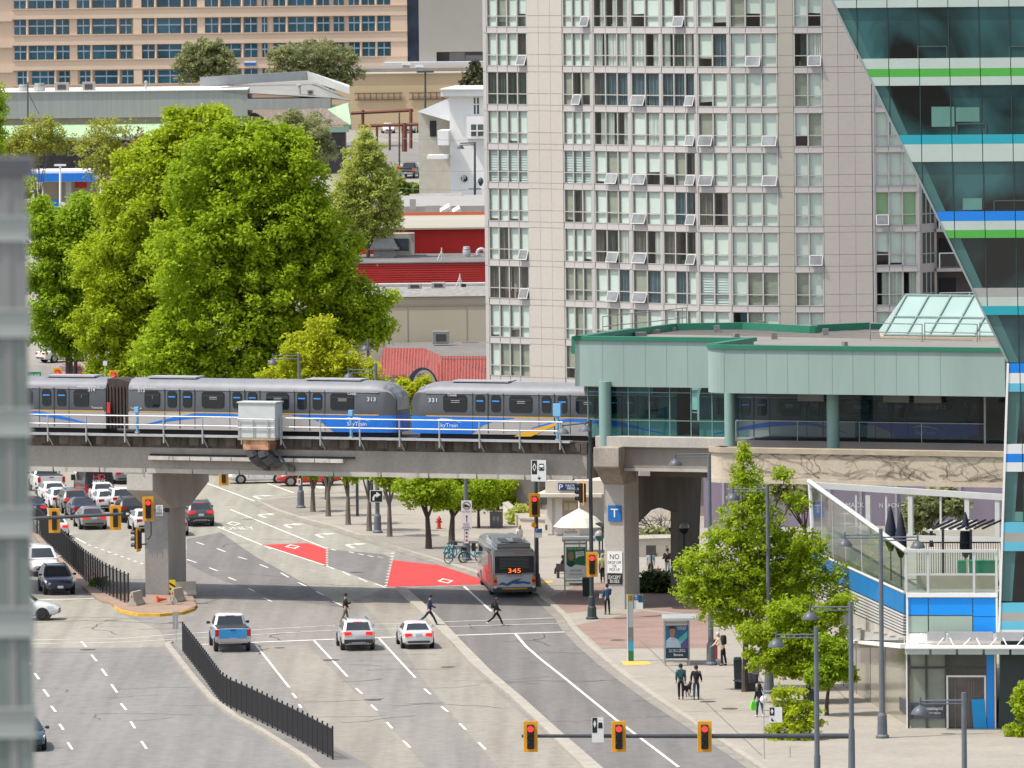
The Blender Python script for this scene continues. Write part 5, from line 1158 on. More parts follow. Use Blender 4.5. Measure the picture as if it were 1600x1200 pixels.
db=thing('dark_red_store','store front with dark red ribbed metal below a tar roof','building',T9.P(0,4,-6));z9=lambda y:T9.Z(690,y);a9=lambda x:T9.T(x,420)
RD2=mat('dark red ribbed metal',(.42,.026,.024),.5,.08,.5)
mb=MB();mb.pb(T9,a9(540),a9(860),2,z9(410),-17.8,-.1);mb.build('store_body',RD2,db)
mb=MB()
for k in range(9):
 z0=z9(443)+(z9(411)-z9(443))*k/9;mb.pb(T9,a9(540),a9(860),z0,z0+(z9(411)-z9(443))/9*.65,-.11,.04)
mb.build('cladding_rib',RD2,db)
zr9=z9(410);mb=MB();mb.pb(T9,a9(540),a9(860),zr9-.05,zr9+.04,-17.6,.12);mb.build('roof',mat('tar gravel',(.16,.15,.145),.95,.2,.4,fine=.1),db)
TA=FP(690,651);cb=thing('beige_block_building','windowless beige block wall building with grey shingle parapet','building',TA.P(0,4,-6));za=lambda y:TA.Z(690,y);aa=lambda x:TA.T(x,480)
BE=mat('beige block',(.46,.41,.31),.85,.04,.2,stretch=(1,1,.5))
mb=MB();mb.pb(TA,aa(560),aa(860),2,za(463.5),-5,0);mb.build('wall',BE,cb)
mb=MB();mb.pb(TA,aa(560),aa(860),za(478),za(475),.0,.06);mb.pb(TA,aa(635.5),aa(637),3,za(478)-.01,0,.03);mb.pb(TA,aa(728),aa(729.5),3,za(478)-.01,0,.03);mb.build('wall_band',mat('beige band',(.38,.33,.25),.85,.05),cb)
mb=MB();mb.hexa([TA.P(aa(560),za(463),.2),TA.P(aa(860),za(463),.2),TA.P(aa(860),za(463),-5),TA.P(aa(560),za(463),-5)],[TA.P(aa(560),za(449),-2.0),TA.P(aa(860),za(449),-2.0),TA.P(aa(860),za(449),-4),TA.P(aa(560),za(449),-4)]);mb.build('shingle_roof',mat('grey shingle',(.25,.245,.23),.9,.22,2.2,stretch=(1,1,2),fine=.15),cb)
mb=MB();mb.pb(TA,aa(560),aa(860),za(448.5),za(445),-3.9,-2.2);mb.build('parapet',mat('pale cap',(.42,.41,.39),.85,.15),cb)
roof_unit(600,372,406,40,700,'grey angular air handling unit beside the tree crown','air conditioner','cone',(.25,.24,.225));roof_unit(626,364,399,44,704,'large beige air conditioner against the red cladding','air conditioner','box',(.46,.42,.35))
roof_unit(690,387,412,18,694,'white braced mast on the tar roof above the dark red cladding','mast','mast');roof_unit(718.5,428,448,12,648.5,'white braced mast on the beige building parapet','mast','mast')
roof_unit(729,385,403,12,700,'shiny round exhaust fan on the tar roof','roof vent','drum',(.5,.5,.5));roof_unit(746,389,402,12,700,'shiny gooseneck duct right of the round exhaust fan','roof vent','goose',(.55,.55,.55))
roof_unit(648,443,451,22,648,'flat grey vent box leftmost on the beige building roof','roof vent','box',(.36,.34,.32));roof_unit(685,441,450,22,648,'pale flat vent box near the mast on the beige building roof','roof vent','box',(.42,.41,.39))
roof_unit(689,517,537,26,645,'grey air conditioner on the restaurant flat roof','air conditioner','box',(.27,.265,.25))
# --- restaurant with red tile roof
rs=thing('tile_roof_restaurant','restaurant with red tiled roofs, arched sign board and flat tar top','restaurant',G(690,600,0));hz=6.0
q=[G(605,536,hz),G(860,530,hz),G(860,560,hz),G(690,560,hz),G(664,548,hz),G(605,546,hz)]
mb=MB();mb.prism([p[:2]for p in q],4.5,hz);mb.build('flat_roof',mat('tar felt',(.17,.16,.15),.95,.15,.3,fine=.1),rs)
TILE=bpy.data.materials.new('red roof tile');TILE.use_nodes=True;n_=TILE.node_tree;b_=n_.nodes['Principled BSDF'];b_.inputs['Roughness'].default_value=.7
tc=n_.nodes.new('ShaderNodeTexCoord');wv=n_.nodes.new('ShaderNodeTexWave');wv.bands_direction='X';wv.inputs['Scale'].default_value=1.3;wv.inputs['Distortion'].default_value=.3
br=n_.nodes.new('ShaderNodeTexBrick');br.inputs['Scale'].default_value=3.2;br.inputs['Color1'].default_value=(.40,.085,.06,1);br.inputs['Color2'].default_value=(.30,.06,.045,1);br.inputs['Mortar'].default_value=(.10,.02,.018,1);br.inputs['Mortar Size'].default_value=.03;br.offset=0
n_.links.new(tc.outputs['Object'],br.inputs[0]);n_.links.new(br.outputs[0],b_.inputs['Base Color']);n_.links.new(tc.outputs['Object'],wv.inputs[0]);bp=n_.nodes.new('ShaderNodeBump');bp.inputs['Strength'].default_value=.8;bp.inputs['Distance'].default_value=.1;n_.links.new(wv.outputs[1],bp.inputs['Height']);n_.links.new(bp.outputs[0],b_.inputs['Normal'])
he=4.3
def slope(name,a,b,c,d,th=.15):
 mb=MB();mb.hexa([a,b,c,d],[(p[0],p[1],p[2]+th)for p in(a,b,c,d)]);return mb.build(name,TILE,rs)
slope('tiled_roof',D(588,590,632),D(675,592,626),G(664,547,hz),G(600,546,hz))
slope('tiled_roof',D(675,592,626),D(690,600,620),G(690,559,hz),G(664,547,hz))
slope('tiled_roof',D(678,598,621),D(860,604,618),G(860,559,hz),G(690,559,hz))
slope('tiled_roof',D(708,606,612),D(775,612,609),D(775,597,613),D(727,572,618));slope('tiled_roof',D(727,572,618),D(775,597,613),D(800,590,622),D(740,573,624))
mb=MB();mb.box((G(690,600)[0]+1,640,2.2),(22,20,4.4));mb.build('wall',mat('restaurant wall',(.30,.25,.2),.85,.12),rs)
ab=thing('arched_sign_board','arched dark framed sign board with pale face on the restaurant','sign',D(660,610,611));PA=facing(660,600,611)
mb=MB();arc_=[(PA.T(660+26*math.cos(a),600),PA.Z(660,612-38*math.sin(a)))for a in np.linspace(0,math.pi,14)];mb.pp(PA,arc_,-.4,0);mb.build('frame',mat('sign navy',(.035,.05,.07),.6,.1),ab)
mb=MB();arc_=[(PA.T(663+20*math.cos(a),600),PA.Z(660,612-34*math.sin(a)))for a in np.linspace(0,math.pi,14)];mb.pp(PA,arc_,0,.04);mb.build('face',mat('sign cream',(.42,.37,.31),.7,.08),ab)
ptext('KING\nGEORGE',mat('sign brown',(.05,.03,.02),.7,0),ab,PA,648,667,583,597,.05);ptext('INN',MATS['sign brown'],ab,PA,650,664,599,604,.05)
ptext('LIQUOR',MATS['sign brown'],rs,facing(620,590,618),610,634,585,591,.05)
# --- filling station
fs=thing('filling_station_canopy','blue and white filling station canopy on round posts behind the trees','filling station',D(95,350,900));PS=facing(95,280,900)
mb=MB();a_,z1=PS.V(-20,268.5);b_,z0=PS.V(151,283.5);mb.pb(PS,a_,b_,z0,z1,-9,-.1);mb.build('canopy_roof',WHITE,fs)
mb=MB();a_,z1=PS.V(-20,272);b_,z0=PS.V(148,283);mb.pb(PS,a_,b_,z0,z1,-.09,.1);mb.build('blue_fascia',mat('canopy blue',(.01,.17,.60),.4,.04),fs)
for x in(107,30):mb=MB();mb.tube(D(x,360,905),D(x,283,905),.33,n=12);mb.build('post',mat('canopy post',(.50,.51,.53),.4,.08),fs)
mb=MB();mb.pb(PS,PS.T(112,290),PS.T(131,290),PS.Z(100,297),PS.Z(100,284),-7,-6.5);mb.build('red_panel',RED,fs)
mb=MB();mb.pb(PS,PS.T(60,290),PS.T(165,290),PS.Z(100,320),PS.Z(100,284),-14,-9);mb.build('kiosk',mat('kiosk tan',(.44,.39,.31),.8,.2,.3),fs)
mb=MB();mb.pb(PS,PS.T(78,320),PS.T(91,320),PS.Z(100,335),PS.Z(100,313),-3,-2);mb.build('pump',mat('pump blue',(.02,.22,.55),.4,.3,1.5),fs)
for x,lb,y0 in((94,'white lamp post in front of the filling station canopy',258),(157.5,'white lamp post at the right end of the filling station canopy',271)):
 r=thing('lamp_post',lb,'lamp post',D(x,350,893));mb=MB();mb.tube(D(x,360,893),D(x,y0,893),.13,n=6);mb.build('pole',WHITE,r);mb=MB();p=D(x,y0,893);mb.box((p[0],p[1],p[2]),(1.3,.4,.2));mb.build('lamp_head',WHITE,r)
 # --- street level buildings behind the station: hoarding, kiosk, steps
TH_=FP(1200,527);hw=thing('mauve_hoarding','mauve panelled wall with white lettering behind the station piers','wall',TH_.P(0,0));MV=mat('mauve panel',(.27,.22,.29),.8,.12,.4,stretch=(1.5,1,.2))
mb=MB();mb.pb(TH_,TH_.T(1100,800),TH_.T(1700,800),0,5.2,-.3,0);mb.build('panel',MV,hw)
mb=MB()
for x in(1130,1200,1250,1296,1345,1400,1450,1500):mb.pb(TH_,TH_.T(x,800)-.08,TH_.T(x,800)+.08,0,5.2,0,.08)
mb.pb(TH_,TH_.T(1100,800),TH_.T(1700,800),3.7,3.85,0,.08);mb.build('batten',mat('mauve batten',(.40,.37,.40),.7,.08),hw)
ptext('MACK',SIGNW,hw,TH_,1322,1350,785,793,.1);ptext('N EACN',SIGNW,hw,TH_,1374,1404,786,793,.1)
TK=FP(930,533);hs=thing('striped_hoarding','pale hoarding with mauve vertical stripes left of the pier','wall',TK.P(0,0));mb=MB();mb.pb(TK,TK.T(905,800),TK.T(1000,800),0,4.6,-.3,0);mb.build('panel',mat('pale hoarding',(.50,.47,.45),.8,.06),hs)
mb=MB()
for k in range(6):x=912+k*6.2;mb.pb(TK,TK.T(x,800),TK.T(x,800)+.1+.05*(k%2),0,4.6,0,.02)
mb.build('stripe',MV,hs)
KP=FP(880,522,(1,-.18));ks=thing('white_kiosk','small cream pavilion with flat roof and parking sign behind the signals','kiosk',KP.P(0,0,-2))
CRM=mat('cream render',(.52,.47,.40),.85,.08,.5);kz=lambda y:KP.Z(880,y);ka=lambda x:KP.T(x,800)
mb=MB();mb.pb(KP,ka(855),ka(925),0,kz(772),-5,0);mb.build('wall',CRM,ks)
mb=MB();mb.pb(KP,ka(841),ka(945),kz(775),kz(770),-6,1.2);mb.build('roof_slab',mat('slab cream',(.50,.46,.39),.85,.1),ks)
mb=MB();mb.pb(KP,ka(853),ka(945),kz(770)+.01,kz(751),-5,.1);mb.build('upper_wall',CRM,ks)
mb=MB();mb.pb(KP,ka(880),ka(903),0,kz(783),0,.05);dk=mb.build('door',mat('tan door',(.36,.27,.18),.6,.1),ks);mb=MB();mb.pb(KP,ka(882),ka(888),kz(797),kz(786),.05,.07);mb.pb(KP,ka(889),ka(901),kz(797),kz(786),.05,.07);mb.build('pane',mat('cream pane',(.45,.40,.28),.3,.1),dk)
mb=MB();mb.pb(KP,ka(855.5),ka(863),.2,kz(778),0,.06);mb.pb(KP,ka(868),ka(879),.2,kz(778),0,.06);mb.build('pilaster',mat('white pilaster',(.60,.58,.54),.8,.04),ks)
r=plate('parking_sign','navy sign with large white P and PUBLIC PARKING on the pavilion','sign',KP,872,901.5,755,766.5,.2,mat('navy sign',(.012,.035,.12),.5,.05));ptext('P',SIGNW,r,KP,873.5,879.5,757,765,.21);ptext('PUBLIC PAID\nPARKING',SIGNW,r,KP,884,900.5,757,765,.21)
r=plate('direction_sign','pale sign board listing shopping and parking under the umbrella','sign',FP(892,512),880,904,812,838,0,mat('board grey',(.42,.40,.37),.7,.05));ptext('Shopping\nParking\nApartments',SIGNK,r,FP(892,512),882,902,819,834,.02)
um=thing('white_market_umbrella','wide cream parasol with a tall top spike behind the signal pole','umbrella',G(905,838));g_=(D(905,815,508)[0],508,.15);zu=D(905,815,g_[1])[2]
mb=MB();mb.tube(g_,(g_[0],g_[1],D(905,783,g_[1])[2]),.05,n=6);mb.build('pole',WHITE,um);mb=MB();mb.lathe((g_[0],g_[1],zu-.35),[(1.62,0),(1.66,.06),(1.1,.62),(.5,.95),(.1,1.15),(.03,1.2)],10);mb.build('canopy',mat('cream canvas',(.62,.58,.48),.85,.06),um)
# garden walls and steps beside the plaza
for nm,lb,pts,h0 in[('garden_wall','low tan garden wall running beside the plaza planting',[(700,771),(790,768),(850,772),(850,777),(790,773),(700,776)],.9),('planter_wall','stepped concrete planter wall left of the cream pavilion',[(786,806),(795,804),(815,822),(852,824),(852,832),(812,830)],.8),('low_wall','cream retaining wall behind the shrub bed under the station',[(985,868),(1066,866),(1066,872),(985,874)],1.2)]:
 r=thing(nm,lb,'wall',G(*pts[0]));mb=MB();mb.prism([G(x,y)[:2]for x,y in pts],0,h0);mb.build('wall_body',CRM,r);mb=MB();c0_=np.array([G(x,y)[:2]for x,y in pts]);m_=c0_.mean(0);mb.prism([tuple(m_+(p-m_)*1.02)for p in c0_],h0,h0+.1);mb.build('coping',KERB,r)
fb=thing('dark_back_building','dim concrete building filling the far side below the station deck','building',(16,545,0));mb=MB();mb.box((18,556,4),(36,22,8));mb.build('wall',mat('back wall',(.24,.215,.19),.9,.2,.3),fb);mb=MB();[mb.box((3+k*4,544.9,2),(2.4,.3,3))for k in range(7)];mb.build('window',mat('back window',(.08,.08,.075),.2,.3),fb)
for x,y0,y1,w_,Y,lb,head in((664.5,113,268,.16,1035,'tall lamp post with a yellow base in the far car park',0),(624,176,262,.12,1040,'thin pole carrying a small red stop sign in the far car park',1),(679.5,199,300,.12,960,'thin bare pole just left of the white block',0),(742,222,305,.13,815,'dark lamp post with an arm before the white block',2)):
 a=D(x,y1,Y);r=thing('lamp_post',lb,'lamp post',a);mb=MB();mb.tube(a,D(x,y0,Y),w_,w_*.8,7);mb.build('pole',DGREY,r)
 if x==664.5:mb=MB();mb.lathe(D(x,266,Y-.3),[(.55,0),(.5,.1),(.42,.85)],10);mb.build('pole_base',SIGY,r);mb=MB();mb.box(D(x,236,Y-.3),(1.4,.3,.5));mb.build('notice',SIGNW,r);mb=MB();mb.box(D(x,112,Y),(2.2,.4,.25));mb.build('lamp_head',DGREY,r)
 if head==1:mb=MB();mb.lathe(D(x,264,Y-.3),[(.42,-.04),(.42,.04)],8,axis='Y');mb.build('stop_disc',RED,r)
 if head==2:mb=MB();mb.tube(D(x,223,Y),D(719,224,Y),.07,n=5);mb.tube(D(x,226,Y),D(719,227,Y),.05,n=5);mb.build('lamp_arm',DGREY,r);mb=MB();mb.lathe(D(719.5,231,Y),[(.42,-.1),(.3,.1),(.1,.3)],10);mb.build('lamp_shade',DGREY,r);mb=MB();mb.tube(D(732,295,Y),D(752,295,Y),.05,n=4);mb.lathe(D(751,283,Y),[(.1,-.5),(.3,-.1),(.25,.2),(.05,.4)],8);mb.build('side_lamp',DGREY,r)
r=thing('overhead_wires','thin pale wires sagging past the white block','wires',D(700,230,840));mb=MB()
for y in(218,267,296):mb.path([D(600,y-3,845),D(660,y,843),D(720,y+1,841),D(762,y,840)],.025,3)
mb.build('wire',GREY,r)
# ================================================================ trees and planting
def leafmat(name,c0,c1,trans=.35):
 if name in MATS:return MATS[name]
 m=bpy.data.materials.new(name);m.use_nodes=True;n=m.node_tree;b=n.nodes['Principled BSDF'];o=n.nodes['Material Output']
 g=n.nodes.new('ShaderNodeNewGeometry');rp=n.nodes.new('ShaderNodeValToRGB');rp.color_ramp.elements[0].color=(*c0,1);rp.color_ramp.elements[1].color=(*c1,1)
 tc=n.nodes.new('ShaderNodeTexCoord');nz=n.nodes.new('ShaderNodeTexNoise');nz.inputs['Scale'].default_value=.22;nz.inputs['Detail'].default_value=3
 n.links.new(tc.outputs['Object'],nz.inputs[0]);mm=n.nodes.new('ShaderNodeMath');mm.operation='MULTIPLY_ADD';mm.inputs[1].default_value=.45;mp=n.nodes.new('ShaderNodeMapRange')
 mp.inputs[1].default_value=.3;mp.inputs[2].default_value=.7;mp.inputs[3].default_value=0;mp.inputs[4].default_value=.55
 n.links.new(nz.outputs[0],mp.inputs[0]);n.links.new(g.outputs['Random Per Island'],mm.inputs[0]);n.links.new(mp.outputs[0],mm.inputs[2]);n.links.new(mm.outputs[0],rp.inputs[0])
 n.links.new(rp.outputs[0],b.inputs['Base Color']);b.inputs['Roughness'].default_value=.6;b.inputs['Specular IOR Level'].default_value=.25
 t=n.nodes.new('ShaderNodeBsdfTranslucent');n.links.new(rp.outputs[0],t.inputs[0]);mx=n.nodes.new('ShaderNodeMixShader');mx.inputs[0].default_value=trans
 n.links.new(b.outputs[0],mx.inputs[1]);n.links.new(t.outputs[0],mx.inputs[2]);n.links.new(mx.outputs[0],o.inputs[0]);MATS[name]=m;return m
BARK=mat('bark',(.075,.058,.045),.95,.3,2,stretch=(1,1,.3));BARK_G=mat('grey bark',(.15,.125,.105),.95,.3,2,stretch=(1,1,.3))
def leaves(blobs,n,size,clump=.6,per=22,seed=1,up=.45,shell=.55,sub=.5):
 """leaf faces gathered in clumps through the crown volume; blobs = (centre, radii) in world metres"""
 r=np.random.default_rng(seed);C0=np.array([b[0]for b in blobs]);R0=np.array([b[1]for b in blobs],float);lr=sub
 ar=(R0**2).mean(1);nl=int(np.clip(4.2*ar.sum()/lr**2,8,2600));k=r.choice(len(blobs),nl,p=ar/ar.sum())
 d=r.normal(size=(nl,3));d/=np.linalg.norm(d,axis=1,keepdims=True)
 lc=C0[k]+d*R0[k]*(shell+(1.06-shell)*r.random(nl)**.7)[:,None];lR=lr*(.55+.75*r.random((nl,1)))*np.array([1,1,.7])
 core=int(n*.1)if shell>=.5 else 0
 m=n;j=r.integers(0,nl,m);dd=r.normal(size=(m,3));dd/=np.linalg.norm(dd,axis=1,keepdims=True)
 p=lc[j]+dd*lR[j]*(.3+.8*r.random(m)**.6)[:,None]+r.normal(size=(m,3))*lr*.16
 if core:j2=r.choice(len(blobs),core,p=ar/ar.sum());p[:core]=C0[j2]+r.normal(size=(core,3))*R0[j2]*.36
 nrm=r.normal(size=(m,3))*.7+dd*.3+np.array([0,0,up]);nrm/=np.linalg.norm(nrm,axis=1,keepdims=True)
 t=np.cross(nrm,r.normal(size=(m,3)));t/=np.linalg.norm(t,axis=1,keepdims=True);b=np.cross(nrm,t);s=size*(.6+.8*r.random(m))[:,None]
 q=np.stack([p+t*s,p+b*s*.55,p-t*s,p-b*s*.55],1).reshape(-1,3)
 return q
def leaf_mesh(name,q,m,parent):
 n=len(q)//4;me=bpy.data.meshes.new(name);me.vertices.add(n*4);me.vertices.foreach_set('co',q.astype(np.float32).ravel());me.loops.add(n*4);me.loops.foreach_set('vertex_index',np.arange(n*4,dtype=np.int32))
 me.polygons.add(n);me.polygons.foreach_set('loop_start',np.arange(n,dtype=np.int32)*4);me.update(calc_edges=True);me.materials.append(m);return link(name,me,parent,True)
def px_blob(x,y,rx,ry,Y,depth=None):
 c=D(x,y,Y);k=Y/F;return(np.array(c),np.array([rx*k,(depth or(rx+ry)/2)*k,ry*k]))
def tree(name,label,base,blobs,n,size,m,trunk_r=.3,clump=.6,group=None,seed=1,bark=None,limbs=6,per=22,shell=.55,cat='tree',up=.75,sub=.55):
 r=thing(name,label,cat,base,0,group);rr=random.Random(seed);b=np.array(base,float)
 top=max((bb[0]for bb in blobs),key=lambda c:c[2]);low=min(bb[0][2]-bb[1][2]for bb in blobs)
 mb=MB();fork=b+(np.mean([bb[0]for bb in blobs],0)-b)*np.array([.25,.25,0]);fork[2]=max(b[2]+1.2,min(low+(top[2]-low)*.25,b[2]+(top[2]-b[2])*.5))
 mb.lathe((b[0],b[1],b[2]),[(trunk_r*1.5,0),(trunk_r*1.1,.25),(trunk_r,.8)],8);mb.tube((b[0],b[1],b[2]+.75),fork,trunk_r,trunk_r*.7,8)
 bl=list(blobs);rr.shuffle(bl)
 for i in range(max(limbs,min(len(bl),12))):
  c,R=bl[i%len(bl)];e=c+np.array([rr.uniform(-.6,.6)*R[0],rr.uniform(-.6,.6)*R[1],rr.uniform(-.2,.7)*R[2]]);mid=fork*.5+e*.5+np.array([rr.uniform(-.3,.3),rr.uniform(-.3,.3),.2*R[2]*rr.random()])
  mb.tube(fork-[0,0,.1],mid,trunk_r*.55,trunk_r*.3,6);mb.tube(mid,e,trunk_r*.3,trunk_r*.08,5)
  for _ in range(3):
   s=mid+(e-mid)*rr.random();mb.tube(s,s+np.array([rr.uniform(-.5,.5)*R[0],rr.uniform(-.5,.5)*R[1],rr.uniform(.0,.6)*R[2]]),trunk_r*.16,trunk_r*.04,4)
 mb.build('trunk',bark or BARK,r,smooth=40)
 leaf_mesh('crown',leaves(blobs,n,size,clump,per,seed,up,shell,sub),m,r);return r
LF_M=leafmat('maple leaf',(.22,.325,.013),(.44,.575,.026),.5);LF_Y=leafmat('yellow green leaf',(.30,.36,.012),(.60,.64,.03),.5)
LF_D=leafmat('fresh dark leaf',(.20,.32,.014),(.39,.54,.026),.5);LF_O=leafmat('olive leaf',(.19,.21,.09),(.40,.42,.18),.4);LF_P=leafmat('poplar leaf',(.34,.40,.07),(.60,.64,.17),.55);LF_H=leafmat('hedge leaf',(.09,.15,.012),(.25,.34,.025))
LF_N=leafmat('conifer needle',(.035,.045,.02),(.10,.10,.045),.1);LF_R=leafmat('honey locust leaf',(.26,.36,.015),(.50,.62,.035),.55);LF_S=leafmat('sparse spring leaf',(.26,.29,.035),(.46,.48,.08),.45);LF_B=leafmat('russet bud',(.14,.075,.04),(.27,.17,.09),.3)
gz=lambda x,Y:(D(x,300,Y)[0],Y,terrain_h(Y))
# the large maples behind the guideway
Y=585
big=[px_blob(*b,Y)for b in[(395,265,75,75),(450,290,60,80),(340,300,75,80),(400,350,110,90),(470,370,70,75),(500,410,70,60),(320,400,90,90),(430,450,115,80),(530,470,55,50),(560,500,50,40),(350,520,110,70),(480,530,95,50),(280,560,80,45),(400,590,90,40),(400,215,40,30),(455,225,28,30),(360,220,30,28),(575,520,32,26),(590,470,25,20)]]
tree('maple_tree','largest bright green maple with a broad crown behind the train',gz(400,Y),big,190000,.165,LF_M,.65,.42,'maples behind the guideway',3,limbs=14,sub=.8)
Y=612
b2=[px_blob(*b,Y)for b in[(290,205,42,32),(270,240,55,50),(230,285,60,55),(300,270,60,60),(215,350,70,70),(190,420,70,70),(250,430,70,80),(180,500,65,60),(240,540,80,55),(200,580,60,30),(330,190,25,20)]]
tree('maple_tree','yellow tinted maple rising left of the largest maple',gz(235,Y),b2,120000,.16,leafmat('light maple leaf',(.28,.37,.014),(.51,.61,.03),.5),.5,.42,'maples behind the guideway',4,limbs=10,sub=.8)
Y=640
b3=[px_blob(*b,Y)for b in[(95,365,50,40),(140,345,45,45),(75,420,45,50),(125,420,55,55),(90,480,50,45),(135,500,50,40),(70,510,35,25),(120,535,35,22),(55,340,25,30)]]
tree('maple_tree','darker green maple at the left above the parked red car',gz(105,Y),b3,62000,.16,LF_D,.35,.4,'maples behind the guideway',5,limbs=8,sub=.8)
# yellow green young trees in front of them
Y=556
b4=[px_blob(*b,Y)for b in[(500,520,26,25),(480,545,42,28),(520,560,42,28),(470,580,42,25),(540,590,40,18),(560,575,35,20),(500,600,45,15),(590,600,25,14),(425,590,20,14)]]
tree('young_maple','yellow green young maple just above the train roof',gz(505,Y),b4,15000,.14,LF_Y,.14,.35,'young trees along the plaza',6,per=16)
b5=[px_blob(*b,552)for b in[(640,610,18,18),(650,640,14,18),(632,630,14,14),(668,605,12,10)]]
tree('young_maple','small yellow green tree showing through the gap between carriages',gz(645,552),b5,5000,.13,LF_Y,.1,.3,'young trees along the plaza',7,per=14)
# sparse trees and the poplar in the background
Y=700
pop=[px_blob(*b,Y)for b in[(572,212,10,22),(566,235,18,28),(583,240,18,30),(550,270,20,40),(575,275,26,40),(600,280,20,40),(540,305,22,40),(560,320,26,40),(585,320,28,42),(612,325,18,36),(590,350,34,22),(555,355,34,22),(530,330,20,30)]]
tree('poplar_tree','upright pale green poplar with thin spring leaves beside the tower',gz(575,Y),pop,36000,.13,LF_P,.25,.32,None,8,BARK_G,10,10,.3,sub=.45)
for x,Y,bl,n,m,lb,sd in[(165,760,[(165,205,45,22),(155,240,40,28),(200,250,40,35),(175,275,40,30)],5200,LF_S,'sparse yellow green tree right of the filling station',9),(205,790,[(205,280,35,45),(215,220,25,28),(185,310,25,20)],2600,LF_B,'thin russet budding tree behind the sparse yellow tree',10),(60,800,[(60,205,42,22),(40,230,45,25),(90,225,32,22),(20,225,30,25)],5200,LF_S,'sparse yellow tree before the mint green eaves',11),(480,800,[(480,205,40,32),(505,230,22,20),(455,190,20,18)],6000,LF_O,'olive green bushy tree below the mall corner',12),(0,700,[(-5,170,14,45),(-8,220,16,40)],2500,LF_D,'dark green tree cut by the left picture edge',13),(20,690,[(18,310,35,30),(60,330,28,22),(30,290,25,18)],3800,leafmat('light maple leaf',(),())if 0 else MATS['light maple leaf'],'light green tree behind the blurred pillar top',14)]:
 tree('spring_tree',lb,gz(x,Y),[px_blob(*b,Y)for b in bl],int(n*1.5),.14,m,.18,.4,'spring trees by the mall',sd,BARK_G,8,8,.25)
for x,Y,bl,lb,sd in[(320,1120,[(318,90,40,22),(300,110,30,22),(340,115,32,20),(320,75,30,16),(335,95,35,25)],'round grey green tree before the peach office block',15),(490,1120,[(490,85,55,25),(450,100,35,25),(530,95,35,22),(545,115,25,15),(500,120,50,18),(520,130,35,12),(440,85,22,14)],'wide grey green tree between the peach block and the tan store',16)]:
 tree('roadside_tree',lb,gz(x,Y),[px_blob(*b,Y)for b in bl],19000,.19,LF_O,.3,.5,'trees before the office block',sd,BARK_G,8,10,.3)
 # pine beside the tower
Y=900;r=thing('pine_tree','dark layered pine top above the white block','tree',gz(742,Y));mb=MB();mb.tube(gz(742,Y),D(741,98,Y),.35,.06,7);q=[];rr=random.Random(8)
for i in range(10):
 y=100+i*4.4;w_=3+i*2.6
 for k in range(7):
  a=rr.uniform(0,6.28);e=np.array(D(741,y+rr.uniform(0,4),Y))+np.array([math.cos(a),math.sin(a),rr.uniform(-.12,.1)])*w_*Y/F*rr.uniform(.55,1.05);s=np.array(D(741,y-2,Y));mb.tube(s,e,.06,.02,4)
  q.append((s*.35+e*.65,np.array([w_*.02,w_*.02,.15])+.25))
mb.build('trunk',BARK,r);leaf_mesh('crown',leaves(q,5200,.22,.22,12,3,.3,.1),LF_N,r)
for x,y,Yh,lb in[(680,205,870,'small round shrub tree against the white block'),(640,290,905,'low shrubs along the car park kerb')]:
 if x==680:tree('shrub',lb,D(688,250,Yh),[px_blob(688,200,11,12,Yh),px_blob(686,228,12,12,Yh)],1600,.25,LF_D,.1,.4,None,17,cat='shrub')
 else:tree('shrub',lb,D(640,306,Yh),[px_blob(640,296,18,9,Yh),px_blob(625,285,10,10,Yh),px_blob(660,297,12,6,Yh)],1400,.25,LF_H,.08,.4,None,18,cat='shrub')
 # street trees of the plaza: slim trunks, small crowns above the deck line
PT=[(489,803,[(489,728,18,16)]),(513,810,[(513,728,20,16)]),(544,823,[(546,729,22,18),(543,746,7,5)]),(577,833,[(577,729,24,18),(580,748,8,6)]),(609,842,[(610,734,26,18),(604,754,12,7)]),(670,861,[(665,755,36,18),(650,772,22,14),(690,775,24,16),(668,782,26,10),(640,755,16,14)]),(706,852,[(712,760,26,18),(700,778,20,12),(725,775,20,12)])]
for i,(x,y,bl)in enumerate(PT):
 b=G(x,y);lb=['slim plaza tree farthest up the row near the lamp pedestal','second plaza tree up the row, just right of the farthest trunk','plaza tree left of the right turn arrow sign','plaza tree trunk directly beside the right turn arrow sign','plaza tree right of the right turn arrow sign, left of the hydrant','forked plaza tree with full green crown left of the hydrant','plaza tree standing behind the blue bicycles'][i]
 tree('plaza_tree',lb,b,[px_blob(*q_,b[1])for q_ in bl],2800 if i<5 else 7500,.125,LF_M,.17 if i<5 else .2,.3,'street trees in the plaza row',20+i,BARK_G if i<5 else BARK,5,14,.4)
for x,y,bl,lb,sd in[(748,828,[(745,765,26,16),(760,780,22,14),(735,785,18,12)],'multi stemmed plaza tree behind the electrical kiosk',30),(778,800,[(775,765,24,14),(790,775,14,10)],'small plaza tree beside the planter wall',31)]:
 b=G(x,y);tree('plaza_tree',lb,b,[px_blob(*q_,b[1])for q_ in bl],9000,.125,LF_M,.1,.3,'street trees in the plaza row',sd,BARK,6,14,.4)
